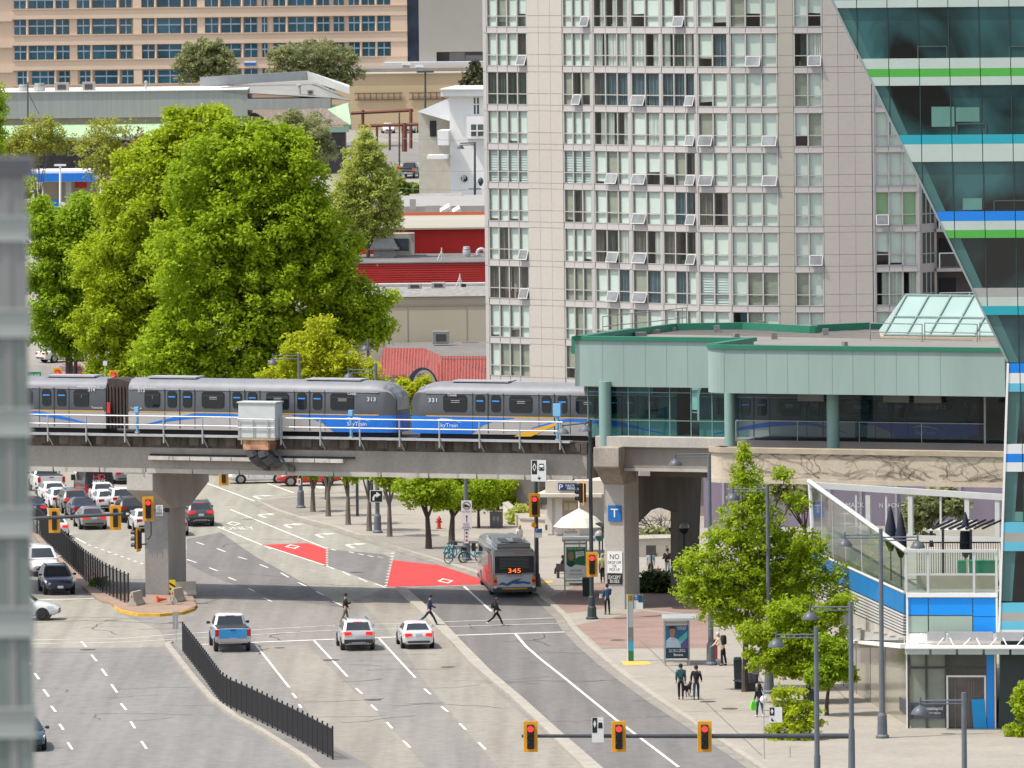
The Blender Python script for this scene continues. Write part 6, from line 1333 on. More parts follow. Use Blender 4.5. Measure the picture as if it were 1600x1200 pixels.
def hedge(name,label,x0,x1,y0,y1,ybase,n,m,cat='hedge',dep=2.0,sz=.16):
 b=G((x0+x1)/2,ybase);Yb=b[1];w_=(x1-x0)*Yb/F;h=D(x0,y0,Yb)[2]-max(0,D(x0,y1,Yb)[2]);z0=max(0,D(x0,y1,Yb)[2]);r=thing(name,label,cat,(b[0],Yb,0));rr=np.random.default_rng(int(x0))
 k=max(4,int(w_/.7));bl=[(np.array([b[0]-w_/2+w_*(i+.5)/k,Yb+rr.uniform(-.3,.3)*dep,z0+h*rr.uniform(.4,.6)]),np.array([w_/k*.8,dep*.5,h*rr.uniform(.42,.6)]))for i in range(k)]
 mb=MB();[mb.tube((c[0][0],c[0][1],0),(c[0][0]+.1,c[0][1],c[0][2]),.04,.02,4)for c in bl];mb.build('stem',BARK,r);leaf_mesh('foliage',leaves(bl,n,sz,.2,14,int(x0),.5,.35),m,r)
hedge('hedge','tall bright hedge behind the plaza below the guideway',735,852,751,776,778,6000,LF_M);hedge('hedge','clipped green hedge behind the people at the retaining wall',1000,1062,849,866,870,3800,LF_H)
hedge('shrub_bed','dark low shrub bed at the foot of the station portal',998,1068,900,926,928,4600,leafmat('dark shrub leaf',(.015,.03,.008),(.06,.09,.02),.2),'shrub bed',2.6,.14);hedge('shrub_bed','brown green shrubs on the bank above the clipped hedge',995,1065,832,850,866,2600,LF_O,'shrub bed',2);hedge('ornamental_grass','tuft of pale ornamental grass by the planter wall',800,822,796,816,822,900,LF_P,'grass',1)
hedge('weed_tuft','green weed tuft beside the black median fence',146,166,908,918,919,700,LF_H,'weeds',.8,.12)
# bare shrub inside the portal arch
r=thing('bare_shrub','leafless branching shrub seen through the portal arch','shrub',G(1020,850));mb=MB();rr=random.Random(2);c=G(1035,850)
for k in range(26):
 e=D(rr.uniform(990,1062),rr.uniform(800,840),c[1]-rr.random());mid=(np.array(c)*.4+np.array(e)*.6)+[rr.uniform(-.4,.4),0,.4];mb.path([c,tuple(mid),e],.035,4,r1=.01)
 for _ in range(3):mb.tube(tuple(mid),tuple(np.array(e)+[rr.uniform(-.7,.7),0,rr.uniform(-.3,.5)]),.014,.006,3)
mb.build('branch',BARK,r)
# the honey locusts on the right hand pavement
Yb=G(1195,1085)[1];Yt=G(1164,1085)[1]+.6
c1=[px_blob(*b,Yt)for b in[(1163,705,10,16),(1164,722,18,24),(1165,748,32,26),(1075,880,22,12),(1070,925,22,12),(1300,900,30,20),(1310,940,26,16),(1120,910,50,26),(1250,870,50,26),(1190,910,70,30),(1172,775,38,26),(1175,810,55,28),(1140,840,45,22),(1195,845,70,28),(1110,865,40,18),(1240,850,40,24),(1160,885,80,26),(1230,890,65,28),(1095,905,35,16),(1170,930,85,26),(1260,925,55,24),(1105,940,38,14),(1210,960,75,24),(1140,965,45,16),(1225,740,20,12),(1245,780,22,16),(1270,850,24,20)]]
tree('honey_locust','tallest airy yellow green tree rising before the planter beam',G(1164,1085),c1,40000,.10,LF_R,.16,.26,'honey locusts on the pavement',40,BARK,18,14,.2,sub=.34)
Yc=G(1264,1104)[1]+.5
c2=[px_blob(*b,Yc)for b in[(1245,960,50,26),(1270,990,50,26),(1230,1000,55,26),(1200,1025,45,22),(1265,1030,52,22),(1190,990,40,20),(1240,1045,45,14),(1290,960,30,22),(1315,940,20,16)]]
tree('honey_locust','lower broad yellow green tree over the benches by the lamps',G(1264,1104),c2,30000,.10,LF_R,.13,.26,'honey locusts on the pavement',41,BARK,12,14,.2,sub=.34)
c3=[px_blob(*b,G(1292,1122)[1])for b in[(1310,1040,24,22),(1290,1055,28,16),(1300,1015,22,18),(1325,1050,14,10)]]
tree('honey_locust','small darker tree right of the lamps by the shop glass',G(1292,1122),c3,13000,.10,LF_D,.1,.26,'honey locusts on the pavement',42,BARK,6,14,.3,sub=.42)
c4=[px_blob(*b,392)for b in[(1230,1085,26,14),(1240,1110,35,20),(1245,1140,45,24),(1225,1165,35,20),(1255,1185,40,24),(1265,1115,18,12)]]
tree('honey_locust','pale yellow green tree nearest the bottom edge by the lane sign',(G(1240,1230)[0],392,0),c4,7500,.10,leafmat('pale locust leaf',(.32,.40,.018),(.56,.65,.035),.55),.1,.26,'honey locusts on the pavement',43,BARK,7,12,.15,sub=.3)
c5=[px_blob(*b,392)for b in[(1600,1085,14,18),(1604,1115,20,18),(1612,1150,30,26)]]
tree('honey_locust','tree at the right picture edge before the tower shopfront',(D(1625,1100,392)[0],392,0),c5,9000,.10,LF_R,.1,.26,'honey locusts on the pavement',44,BARK,5,14,.3,sub=.42)
c6=[px_blob(*b,505)for b in[(1440,800,45,25),(1480,790,30,25),(1220,780,30,25),(1255,770,25,22)]]
tree('back_tree','sparse green tree before the mauve hoarding seen through the terrace screen',(D(1455,830,505)[0],505,0),[px_blob(1450,795,40,28,505),px_blob(1485,790,26,26,505),px_blob(1430,815,26,16,505)],2600,.22,LF_O,.12,.5,None,45,BARK,6,9,.25)
tree('back_tree','sparse olive tree between the tall locust and the terrace',(D(1265,830,495)[0],495,0),[px_blob(1250,775,30,26,495),px_blob(1225,765,22,16,495)],1800,.22,LF_O,.12,.5,None,46,BARK,6,9,.25)
# ================================================================ vehicles (x forward, y left)
CGL=mat('car glass',(.02,.026,.03),.05,.3,.8,spec=.9);TYR=mat('tyre rubber',(.018,.018,.019),.85,.1,3);RIM=mat('alloy rim',(.36,.37,.38),.35,.1,3,metal=.6);RIMK=mat('black rim',(.03,.03,.032),.4,.1,3)
TLI=mat('tail light red',(.50,.012,.012),.25,.1,3);TLON=mat('brake light',(.75,.02,.015),.25,0,emit=.5);HLI=mat('headlight',(.62,.66,.70),.12,.05,3,spec=.9);PLT=mat('licence plate',(.50,.52,.56),.5,.05,3);TRIMK=mat('bumper plastic',(.03,.031,.033),.6,.1,3)
def paint(name,c,metal=0.):return mat('paint '+name,c,.3,.03,.8,metal=metal,coat=.6,spec=.5)
PW_,PS_,PG_,PK_=paint('white',(.68,.68,.67)),paint('silver',(.36,.365,.37),.3),paint('grey',(.105,.105,.11),.3),paint('black',(.012,.012,.014));PB_,PR_,PN_=paint('blue',(.012,.27,.58)),paint('red',(.52,.015,.02)),paint('navy',(.008,.016,.04))
# outline tables: (x, z bottom, z top, half width) along the body, then the cabin: base x rear/front, roof x rear/front, roof z
KIND={'sedan':dict(L=4.6,st=[(-2.28,.42,.78,.74),(-2.22,.30,.95,.82),(-1.7,.22,1.02,.88),(-1.0,.2,1.0,.90),(.9,.2,.96,.90),(1.5,.22,.86,.88),(2.05,.26,.74,.82),(2.28,.34,.62,.70)],cab=(-1.75,1.05,-1.0,.25,1.44,.84,.62),wb=(-1.34,1.36),r=.33,belt=.99),'crossover':dict(L=4.55,st=[(-2.26,.48,.92,.78),(-2.2,.36,1.12,.85),(-1.7,.28,1.13,.91),(-.9,.25,1.10,.92),(.85,.25,1.06,.92),(1.5,.28,1.0,.90),(2.05,.32,.86,.84),(2.27,.42,.7,.72)],cab=(-2.1,1.0,-1.62,.3,1.66,.87,.70),wb=(-1.32,1.36),r=.36,belt=1.09),'minivan':dict(L=4.9,st=[(-2.44,.48,.98,.86),(-2.4,.34,1.1,.92),(-1.7,.25,1.1,.97),(0,.23,1.08,.97),(1.1,.25,1.05,.96),(1.7,.28,.98,.93),(2.25,.32,.84,.86),(2.45,.42,.68,.74)],cab=(-2.38,1.5,-2.1,.55,1.76,.92,.74),wb=(-1.5,1.5),r=.34,belt=1.08),'pickup':dict(L=5.8,st=[(-2.9,.55,1.0,.93),(-2.88,.5,1.32,.98),(-.6,.42,1.30,.99),(-.55,.4,1.28,.99),(1.2,.4,1.24,.99),(1.9,.42,1.2,.97),(2.65,.45,1.08,.94),(2.9,.5,.85,.86)],cab=(-.62,1.55,-.5,.75,1.93,.93,.76),wb=(-1.85,1.85),r=.40,belt=1.27),}
def car(kind,col,x,y,slope,label,cat,rev=False,group=None,body2=None,brake=False,rim=None,side=False,loc=None,roof=None,trim=True,tail=None,scale=1.0):
 k=KIND[kind]
 if loc is None:loc=G(x,y)
 ang=math.atan2(1,slope)if not side else slope
 if rev and not side:ang+=math.pi
 Lh=k['L']/2
 if not side and not rev:loc=(loc[0]+math.cos(ang)*(Lh-.25),loc[1]+math.sin(ang)*(Lh-.25),loc[2])
 if rev and not side:loc=(loc[0]-math.cos(ang)*(Lh-.25),loc[1]-math.sin(ang)*(Lh-.25),loc[2])
 loc=(loc[0],loc[1],loc[2]+.016)
 name={'sedan':'sedan_car','crossover':'crossover_car','minivan':'minivan','pickup':'pickup_truck'}[kind]
 r=thing(name,label,cat,loc,ang,group);W=False;st=k['st'];belt=k['belt'];cab=k['cab'];pickup=kind=='pickup'
 # body: rounded sections
 rings=[]
 for(sx,zb,zt,hw)in st:
  m_=zb+(zt-zb)*.55;half=[(hw*.80,zb),(hw*.97,zb+.10),(hw,m_),(hw*.965,zt-.09),(hw*.88,zt-.01),(hw*.5,zt+.012)]
  rings.append([(sx,-yy,zz_)for yy,zz_ in half]+[(sx,yy,zz_)for yy,zz_ in half[::-1]])
 mb=MB();mb.loft(rings);bd=mb.build('body',col,r,W,smooth=38)
 rb_,fb_,rr_,rf_,zr,yb,yr=cab;z0=belt-.04
 g=[(rb_,z0,yb),(rr_,zr-.07,yr),(rf_,zr-.07,yr),(fb_,z0-.05,yb)]
 def ring2(f):
  xr_=rb_+(rr_-rb_)*f;xf=fb_+(rf_-fb_)*f;yy=yb+(yr-yb)*f;zz_=z0+(zr-.07-z0)*f;c=.14
  return[(xr_,-yy+c,zz_),(xr_+c,-yy,zz_),(xf-c,-yy,zz_),(xf,-yy+c*1.2,zz_),(xf,yy-c*1.2,zz_),(xf-c,yy,zz_),(xr_+c,yy,zz_),(xr_,yy-c,zz_)]
 top=ring2(1.0);cx=(rr_+rf_)/2;top2=[(cx+(p[0]-cx)*.86,p[1]*.84,zr)for p in top]
 mb=MB();mb.loft([ring2(0),ring2(.5),top,top2]);mb.build('roof',roof or col,r,W,smooth=38)
 # glass, 8 mm proud of the cabin
 def wq(name,pts,m=CGL):mb=MB();mb.poly(pts);return mb.build(name,m,r,W)
 def cp(f,e):xr_=rb_+(rr_-rb_)*f;xf=fb_+(rf_-fb_)*f;return(xr_,xf,yb+(yr-yb)*f,z0+(zr-.07-z0)*f)
 a,b=cp(.12,0),cp(.93,0);o=.012
 wq('rear_window',[(a[0]-o,-a[2]+.16,a[3]),(a[0]-o,a[2]-.16,a[3]),(b[0]-o,b[2]-.13,b[3]),(b[0]-o,-b[2]+.13,b[3])])
 wq('windscreen',[(a[1]+o,a[2]-.18,a[3]),(a[1]+o,-a[2]+.18,a[3]),(b[1]+o,-b[2]+.16,b[3]),(b[1]+o,b[2]-.16,b[3])])
 for s in(-1,1):
  n_=2 if not kind=='minivan' else 3;a,b=cp(.16,0),cp(.9,0)
  for i in range(n_):
   f0,f1=i/n_+.02,(i+1)/n_-.02;A=lambda c,f:c[0]+.16+(c[1]-c[0]-.34)*f
   wq('side_window',[(A(a,f0),s*(a[2]+o),a[3]),(A(a,f1),s*(a[2]+o),a[3]),(A(b,f1),s*(b[2]+o),b[3]),(A(b,f0),s*(b[2]+o),b[3])][::s])
  dm=MB()
  for i in range(n_+1 if n_==2 else n_):xx=(rb_+.3)+(fb_-rb_-.55)*i/2;dm.box((xx,s*(st[3][3]+.002),(belt+.35)/2),(.02,.012,belt-.48))
  for i in range(2):dm.box((rb_+.55+(fb_-rb_-.5)*i/2,s*(st[3][3]+.01),belt-.18),(.2,.03,.03))
  dm.build('door_gap',TRIMK,r,W)
  mm=MB();mx=fb_-.35;mm.loft([[(mx+dx*q,s*(yb+.05+.22*e),belt+.06+dz*q)for dx,dz in((-.1,-.07),(.1,-.07),(.1,.08),(-.1,.08))]for e,q in((0,.4),(.4,1),(1,.85))]);mm.build('door_mirror',TRIMK if col in(PB_,)or pickup else col,r,W,smooth=40)
 if kind=='crossover' or kind=='minivan':
  mb=MB();[mb.tube((rr_+.15,s*(yr-.1),zr+.035),(rf_-.1,s*(yr-.1),zr+.035),.025,n=5)for s in(-1,1)];mb.build('roof_rail',TRIMK,r,W)
  # wheels
 hw=st[3][3]
 for wx in k['wb']:
  for s in(-1,1):
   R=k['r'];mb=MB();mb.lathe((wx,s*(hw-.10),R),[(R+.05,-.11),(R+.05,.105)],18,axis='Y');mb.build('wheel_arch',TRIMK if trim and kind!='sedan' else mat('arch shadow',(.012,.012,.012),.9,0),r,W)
   mb=MB();mb.lathe((wx,s*(hw-.09),R),[(R*.8,-.11),(R,-.08),(R,.10),(R*.86,.118)],18,axis='Y');wh=mb.build('wheel',TYR,r,W,smooth=40)
   mb=MB();yy=s*(hw-.09)+s*.122;mb.lathe((wx,yy,R),[(R*.64,-.012),(R*.66,.004),(R*.5,.006)],18,axis='Y')
   for q in range(5):
    t=q*2*math.pi/5;mb.hexa([(wx+R*.1*math.cos(t+1.57*e),yy+s*.004,R+R*.1*math.sin(t+1.57*e))for e in(-1,1)]+[(wx+R*.62*math.cos(t+.16*e),yy+s*.004,R+R*.62*math.sin(t+.16*e))for e in(1,-1)],[(wx+R*.1*math.cos(t+1.57*e),yy+s*.02,R+R*.1*math.sin(t+1.57*e))for e in(-1,1)]+[(wx+R*.62*math.cos(t+.16*e),yy+s*.02,R+R*.62*math.sin(t+.16*e))for e in(1,-1)])
   mb.build('rim',rim or RIM,wh,W)
   # lights, plates, bumpers
 xr=st[0][0]-.055;xf=st[-2][0];zt=st[1][2];tl=tail or(TLON if brake else TLI)
 for s in(-1,1):
  mb=MB();w0=st[1][3]
  if kind in('pickup',):mb.box((-2.895,s*(w0-.10),1.08),(.06,.2,.38))
  elif kind=='minivan':mb.box((-2.41,s*(w0-.08),1.12),(.08,.16,.5))
  else:mb.hexa([(xr+.04,s*(w0*.45),zt-.2),(xr+.04,s*(w0*.9),zt-.27),(xr+.25,s*(w0*1.03),zt-.24),(xr+.25,s*(w0*.5),zt-.2)],[(xr+.02,s*(w0*.48),zt-.06),(xr+.03,s*(w0*.9),zt-.05),(xr+.25,s*(w0*1.02),zt-.08),(xr+.3,s*(w0*.5),zt-.06)])
  mb.build('taillight',tl,r,W)
  mb=MB();w1=st[-2][3];zf=st[-2][2];mb.hexa([(xf+.10,s*w1*.55,zf-.17),(xf-.05,s*w1*1.0,zf-.15),(xf-.4,s*w1*1.06,zf-.08),(xf-.2,s*w1*.6,zf-.12)],[(xf+.04,s*w1*.5,zf-.045),(xf-.05,s*w1*.97,zf-.02),(xf-.42,s*w1*1.05,zf+.03),(xf-.2,s*w1*.55,zf-.0)]);mb.build('headlight',HLI,r,W)
 mb=MB();mb.box((st[0][0]-.012,0,.80 if kind!='pickup' else .72),(.03,.36,.16));mb.build('rear_plate',PLT,r,W)
 mb=MB();mb.box((st[-1][0]+.01,0,.5 if kind!='pickup' else .62),(.03,.34,.15));mb.build('front_plate',PLT,r,W)
 mb=MB();mb.box((st[-1][0]-.02,0,st[-1][2]-.1),(.06,st[-1][3]*1.1,.1));mb.box((st[-1][0]-.02,0,st[-1][1]+.05),(.08,st[-1][3]*1.5,.12));mb.build('grille',TRIMK,r,W)
 if kind in('crossover','minivan')and trim:mb=MB();mb.box((st[0][0]+.02,0,.53),(.12,st[0][3]*2.06,.24));mb.build('rear_bumper',TRIMK,r,W,bevel=.03);mb=MB();[mb.lathe((st[0][0]-.04,s*.5,.42),[(.05,-.05),(.05,.05)],8,axis='X')for s in(-1,1)];mb.box((st[0][0]-.04,0,.46),(.06,.8,.06));mb.build('exhaust',RIM,r,W)
 elif not pickup:mb=MB();mb.box((st[0][0]+.0,0,.42),(.1,st[0][3]*1.7,.12));mb.build('rear_bumper',TRIMK,r,W,bevel=.03)
 mb=MB();mb.box((rr_-.02,0,zr-.09),(.05,.5,.03));mb.build('brake_light',tl,r,W)
 if pickup:
  mb=MB();mb.box((-2.96,0,.66),(.12,1.9,.2));mb.build('rear_bumper',mat('chrome',(.55,.55,.55),.15,0,metal=1),r,W,bevel=.03)
  mb=MB();mb.box((-2.905,0,1.05),(.04,1.52,.5));mb.box((-2.93,0,1.24),(.03,.3,.06),m=1);tg_=mb.build('tailgate',[body2 or col,TRIMK],r,W)
  mb=MB();mb.box((-1.75,0,1.335),(2.16,1.72,.05));mb.build('bed_cover',TRIMK,r,W)
  if body2:
   mb=MB()
   for s in(-1,1):mb.box((-1.75,s*.993,1.02),(2.2,.02,.5))
   mb.build('bed_panel',body2,r,W);text('lettering',SIGNW,r,(-2.93,.62,1.02),(0,-1,0),(0,0,1),.42,.1,world=False)if 0 else None
 return r
NR=-.105
Q='cars queued at the left turn signal'
car('pickup',PW_,364,1019,NR,'blue and white pickup truck waiting nearest to the median fence','pickup truck',body2=PB_)
car('crossover',paint('pearl',(.56,.56,.57)),560,1017,NR,'silver white crossover between the blue pickup and the white sedan at the crosswalk','crossover',brake=True)
car('sedan',PW_,654,1014.5,NR,'white sedan waiting at the crosswalk beside the lane divider','sedan',brake=True)
car('crossover',PG_,314,823,-.15,'dark grey crossover driving just right of the concrete column','crossover',brake=True)
car('sedan',PW_,231,832,-.17,'white sedan mostly hidden left of the concrete column','sedan',group=None)
car('sedan',PS_,274,838,-.15,'silver sedan behind the column with only its right corner showing','sedan')
car('crossover',PK_,207,817,-.17,'black hatchback just left of the red left turn signal','hatchback',group=Q,trim=False,scale=.9)
car('crossover',PW_,194,801,-.19,'white crossover ahead of the black hatchback','crossover',group=Q,trim=False);car('sedan',PW_,171,800,-.19,'white sedan squeezed left of the white crossover','sedan',group=Q)
car('sedan',paint('warm grey',(.25,.25,.255),.4),147,828,-.19,'silver grey sedan last in the queue between two yellow backed signals','sedan',group=Q,brake=True)
car('sedan',PN_,133,813,-.19,'dark blue sedan directly ahead of the silver grey sedan','sedan',group=Q);car('crossover',paint('sage grey',(.14,.15,.145),.3),119,803,-.2,'dark grey green crossover ahead of the dark blue sedan','crossover',group=Q,trim=False,brake=True)
car('sedan',PW_,99,797,-.2,'white sedan left of the grey green crossover','sedan',group=Q);car('sedan',PW_,88,787,-.2,'white sedan right behind the white pickup truck','sedan',group=Q)
car('pickup',PW_,80,773,-.2,'white pickup truck at the head of the leftmost queue','pickup truck',group=Q);car('sedan',PW_,164,788,-.2,'white sedan right behind the black and red van','sedan',group=Q,brake=True)
car('sedan',PW_,88,842,-.19,'white car beside the black median fence behind a yellow signal','sedan',group=Q,brake=True);car('sedan',PN_,54,811,-.19,'navy sedan at the left end of the queue by the blurred pillar','sedan',group=Q,brake=True)
car('sedan',paint('ash',(.20,.21,.23),.4),197,757,-.24,'grey car half hidden by the guideway right of the van','sedan',group=Q)
car('minivan',PW_,70,901,-.19,'white minivan coming towards the camera behind the dark blue car','minivan',rev=True,trim=False);car('crossover',PN_,94,930,-.17,'dark blue crossover coming towards the stop line','crossover',rev=True,trim=False,rim=RIMK)
car('crossover',PW_,0,0,-.06,'white crossover nosing out from behind the blurred pillar','crossover',side=True,loc=(G(66,973)[0]-1.36,G(61,970)[1]+.8,0),rim=RIMK)
car('sedan',PW_,0,0,math.pi+.1,'white sedan crossing behind the guideway ahead of the red car','sedan',side=True,loc=(G(404,756)[0],G(404,756)[1]+.9,0));car('crossover',PR_,0,0,math.pi+.1,'bright red hatchback crossing behind the guideway','hatchback',side=True,loc=(G(482,760)[0],G(482,760)[1]+.9,0),trim=False)
car('pickup',PK_,0,0,math.radians(80),'black pickup parked in the far car park','pickup truck',side=True,loc=(D(640,280,1030)[0],1034,terrain_h(1034)));car('crossover',PS_,0,0,math.radians(-92),'silver crossover parked by the white block','crossover',side=True,loc=(D(679,280,1030)[0],1033,terrain_h(1033)),trim=False)
for i,(x,c,lb)in enumerate([(606,PW_,'white car leftmost under the rust steel frame'),(638,PS_,'silver car second under the rust steel frame'),(662,PK_,'black car rightmost under the rust steel frame')]):car('sedan',c,0,0,math.radians(-85),lb,'car',side=True,loc=(D(x,190,1168)[0],1168,terrain_h(1168)))
car('sedan',PK_,0,0,.1,'dark car whose roof shows above the low grey shop','car',side=True,loc=(D(680,300,860)[0],860,terrain_h(860)+.2))
car('crossover',PK_,0,0,.25,'black crossover parked under the maples by two dark poles','crossover',side=True,loc=(D(128,575,668)[0],668,terrain_h(668)),trim=False);car('crossover',PR_,0,0,1.9,'red car parked under the maples behind two dark poles','car',side=True,loc=(D(108,575,680)[0],680,terrain_h(680)),trim=False);car('sedan',PW_,0,0,.6,'white car parked farthest up the side street','car',side=True,loc=(D(97,550,705)[0],705,terrain_h(705)))
car('sedan',paint('dark teal',(.01,.04,.045),.2),44,1175,NR,'dark teal car at the bottom left edge beside the pillar','car',rev=True)
def boxy(name,label,cat,x,y,slope,L,W,Hh,mats,build):
 loc=G(x,y);ang=math.atan2(1,slope);loc=(loc[0]+math.cos(ang)*(L/2-.1),loc[1]+math.sin(ang)*(L/2-.1),.016);r=thing(name,label,cat,loc,ang);build(r,L,W/2,Hh);return r
def wheels(r,xs,hw,R):
 for wx in xs:
  for s in(-1,1):
   mb=MB();mb.lathe((wx,s*(hw-.14),R),[(R*.8,-.13),(R,-.1),(R,.12),(R*.85,.15)],18,axis='Y');w_=mb.build('wheel',TYR,r,False,smooth=40);mb=MB();mb.lathe((wx,s*(hw-.14)+s*.152,R),[(R*.6,-.01),(R*.6,.01),(R*.2,.03)],14,axis='Y');mb.build('rim',RIM,w_,False)
def van(r,L,h,H_):
 mb=MB();ring_=lambda x,k,zt:[(x,-h*k,.35),(x,-h,.7),(x,-h*.97,1.5),(x,-h*.9,zt-.12),(x,-h*.7,zt),(x,h*.7,zt),(x,h*.9,zt-.12),(x,h*.97,1.5),(x,h,.7),(x,h*k,.35)]
 mb.loft([ring_(-L/2,.95,H_),ring_(1.1,.95,H_),ring_(1.7,.95,H_-.5),ring_(2.2,.95,1.25),ring_(L/2,.85,.95)]);mb.build('body',paint('matte black',(.028,.028,.03)),r,False,smooth=38)
 mb=MB();mb.box((-L/2-.006,0,.68),(.02,h*1.9,.55));[mb.box((-.4,s*(h+.001),.75),(L-1,.02,.6))for s in(-1,1)];mb.build('red_wrap',PR_,r,False)
 mb=MB();mb.box((-L/2-.01,0,1.75),(.02,h*1.6,.85));mb.build('rear_window',mat('van rear',(.02,.02,.022),.3,.1),r,False)
 for s in(-1,1):mb=MB();mb.box((-L/2-.02,s*(h-.09),1.0),(.05,.15,.5));mb.build('taillight',TLI,r,False);mb=MB();mb.box((1.5,s*(h+.2),1.5),(.14,.3,.4));mb.build('door_mirror',TRIMK,r,False)
 for s in(-1,1):mb=MB();mb.poly([(.7,s*(h*.985),1.4),(1.7,s*h*.985,1.4),(1.45,s*h*.95,1.95),(.7,s*h*.94,2.05)]);mb.build('side_window',CGL,r,False)
 yx=(0,-1,0);text('H',mat('van red text',(.55,.06,.07),.5,0),r,(-L/2-.035,.42,1.62),yx,(0,0,1),.4,.34,world=False);text('D',mat('van red text',())if 0 else MATS['van red text'],r,(-L/2-.035,-.02,1.62),yx,(0,0,1),.4,.34,world=False)
 text('FORCE',SIGNW,r,(-L/2-.035,.45,1.34),yx,(0,0,1),.9,.24,world=False);text('PLUMBING',SIGNW,r,(-L/2-.035,.45,1.18),yx,(0,0,1),.9,.13,world=False);wheels(r,(-1.6,1.6),h,.36)
boxy('cargo_van','black and red cargo van lettered HD FORCE at the head of the queue','van',155,785,-.2,5.4,2.05,2.45,None,van)
def bus(r,L,h,H_):
 BG_=paint('bus grey',(.22,.225,.235),.2);BR_=mat('bus red',(.56,.06,.06),.35,.06,.6);BD=mat('bus dark',(.045,.047,.05),.4,.15,1);x0=-L/2
 mb=MB();ring_=lambda x,i=0.:[(x,-h+i,.35),(x,-h+i,1.1),(x,-h+.02+i,2.55),(x,-h+.16+i,2.86),(x,-h+.4+i,2.95),(x,h-.4-i,2.95),(x,h-.16-i,2.86),(x,h-.02-i,2.55),(x,h-i,1.1),(x,h-i,.35)]
 mb.loft([ring_(x0,.12),ring_(x0+.12),ring_(L/2-.4),ring_(L/2,.2)]);mb.build('body',BG_,r,False,smooth=35)
 mb=MB();mb.box((x0-.008,0,.48),(.06,h*1.96,.28));[mb.box((0,s*(h+.004),.42),(L-.2,.02,.22))for s in(-1,1)];mb.build('skirt',BD,r,False,bevel=.02)
 mb=MB();mb.box((x0-.008,0,1.0),(.03,h*1.72,.72));mb.build('rear_panel',mat('bus ad silver',(.52,.53,.55),.4,.1,1.5),r,False)
 mb=MB();mb.box((x0-.014,0,1.98),(.035,h*1.8,1.0));rw=mb.build('engine_grille',mat('bus black',(.018,.019,.021),.3,.1),r,False)
 mb=MB();[mb.box((x0-.04,0,1.78+k*.085),(.03,h*1.35,.03))for k in range(8)];mb.build('louver',mat('louver dark',(.13,.135,.14),.4,.1),rw,False)
 mb=MB();mb.box((x0-.015,0,2.62),(.03,h*1.86,.24));mb.build('sign_band',mat('bus band',(.33,.34,.35),.35,.05),r,False);text('RAPIDBUS',BR_,r,(x0-.036,-.0,2.6),(0,-1,0),(0,0,1),.9,.1,world=False)
 mb=MB();mb.box((x0-.05,.0,1.62),(.04,.86,.4));mb.build('route_display',BLACK,r,False);text('345',mat('led orange',(1,.16,.02),.5,0,emit=1.1),r,(x0-.075,.38,1.49),(0,-1,0),(0,0,1),.76,.27,world=False)
 text('PARK MOTORS',mat('bus text blue',(.02,.08,.2),.5,0),r,(x0-.03,.5,1.27),(0,-1,0),(0,0,1),1.0,.08,world=False)
 mb=MB();pts=[(1.0,.75),(.75,.95),(.45,.85),(.2,1.0),(-.1,1.1),(-.5,1.15),(-.2,1.0),(-.55,.98),(-1.0,.9),(-.9,.78),(-.5,.85),(-.2,.8),(.1,.85),(.4,.7),(.75,.78)];mb.poly([(x0-.027,y_,z_)for y_,z_ in pts]);mb.build('blue_graphic',mat('bus graphic blue',(.02,.13,.28),.4,.2,3),r,False)
 for s in(-1,1):
  for k,(z_,m_)in enumerate([(1.18,'amber'),(1.0,'red'),(.83,'amber'),(.67,'white')]):
   mb=MB();mb.lathe((x0-.02,s*(h-.15),z_),[(.11,-.03),(.11,.02),(.06,.04)],12,axis='X');mb.build('taillight',{'amber':mat('amber lens',(.75,.26,.03),.3,0),'red':TLI,'white':HLI}[m_],r,False)
 mb=MB();mb.box((x0-.05,0,.55),(.05,1.5,.08));mb.build('bumper_stripe',YELL,r,False)
 mb=MB();[mb.poly([(x,s*(h+.012),1.25),(x+1.3,s*(h+.012),1.25),(x+1.3,s*(h-.005),2.4),(x,s*(h-.005),2.4)][::s])for s in(-1,1)for x in(-2.6,-1.2,.2,1.6,3.0,4.4)];mb.build('side_window',CGL,r,False)
 mb=MB();[mb.poly([(x0+.5,s*(h+.01),.55),(1.5,s*(h+.01),.55),(1.5,s*(h+.01),1.2),(-2.7,s*(h+.008),1.2),(-2.9,s*(h-.0),2.45),(x0+1.0,s*(h-.0),2.45),(x0+.5,s*(h+.01),1.4)][::s])for s in(-1,1)];mb.build('red_side',BR_,r,False)
 mb=MB();mb.box((x0+2.4,0,3.08),(4.2,h*1.55,.3));mb.build('battery_housing',BG_,r,False,bevel=.06);mb=MB();[mb.box((x0+2.6,s*.45,3.24),(3.4,.5,.03))for s in(-1,1)];mb.box((x0+.9,0,3.26),(.6,.5,.04));mb.build('roof_vent',BD,r,False);mb=MB();mb.box((x0+7.5,0,3.03),(3,h*1.3,.2));mb.build('roof_unit',mat('bus roof unit',(.12,.125,.13),.5,.1),r,False,bevel=.05)
 for s in(-1,1):mb=MB();mb.box((L/2-.1,s*(h+.22),2.1),(.12,.25,.5));mb.build('mirror',TRIMK,r,False)
 mb=MB();mb.poly([(L/2+.012,h-.3,1.0),(L/2+.012,-h+.3,1.0),(L/2-.0,-h+.35,2.6),(L/2-.0,h-.35,2.6)]);mb.build('windscreen',CGL,r,False);wheels(r,(-3.4,3.6),h,.48)
boxy('city_bus','grey and red city bus with route number 345 stopped at the kerb','bus',804,934,-.08,12.2,2.6,3.2,None,bus)
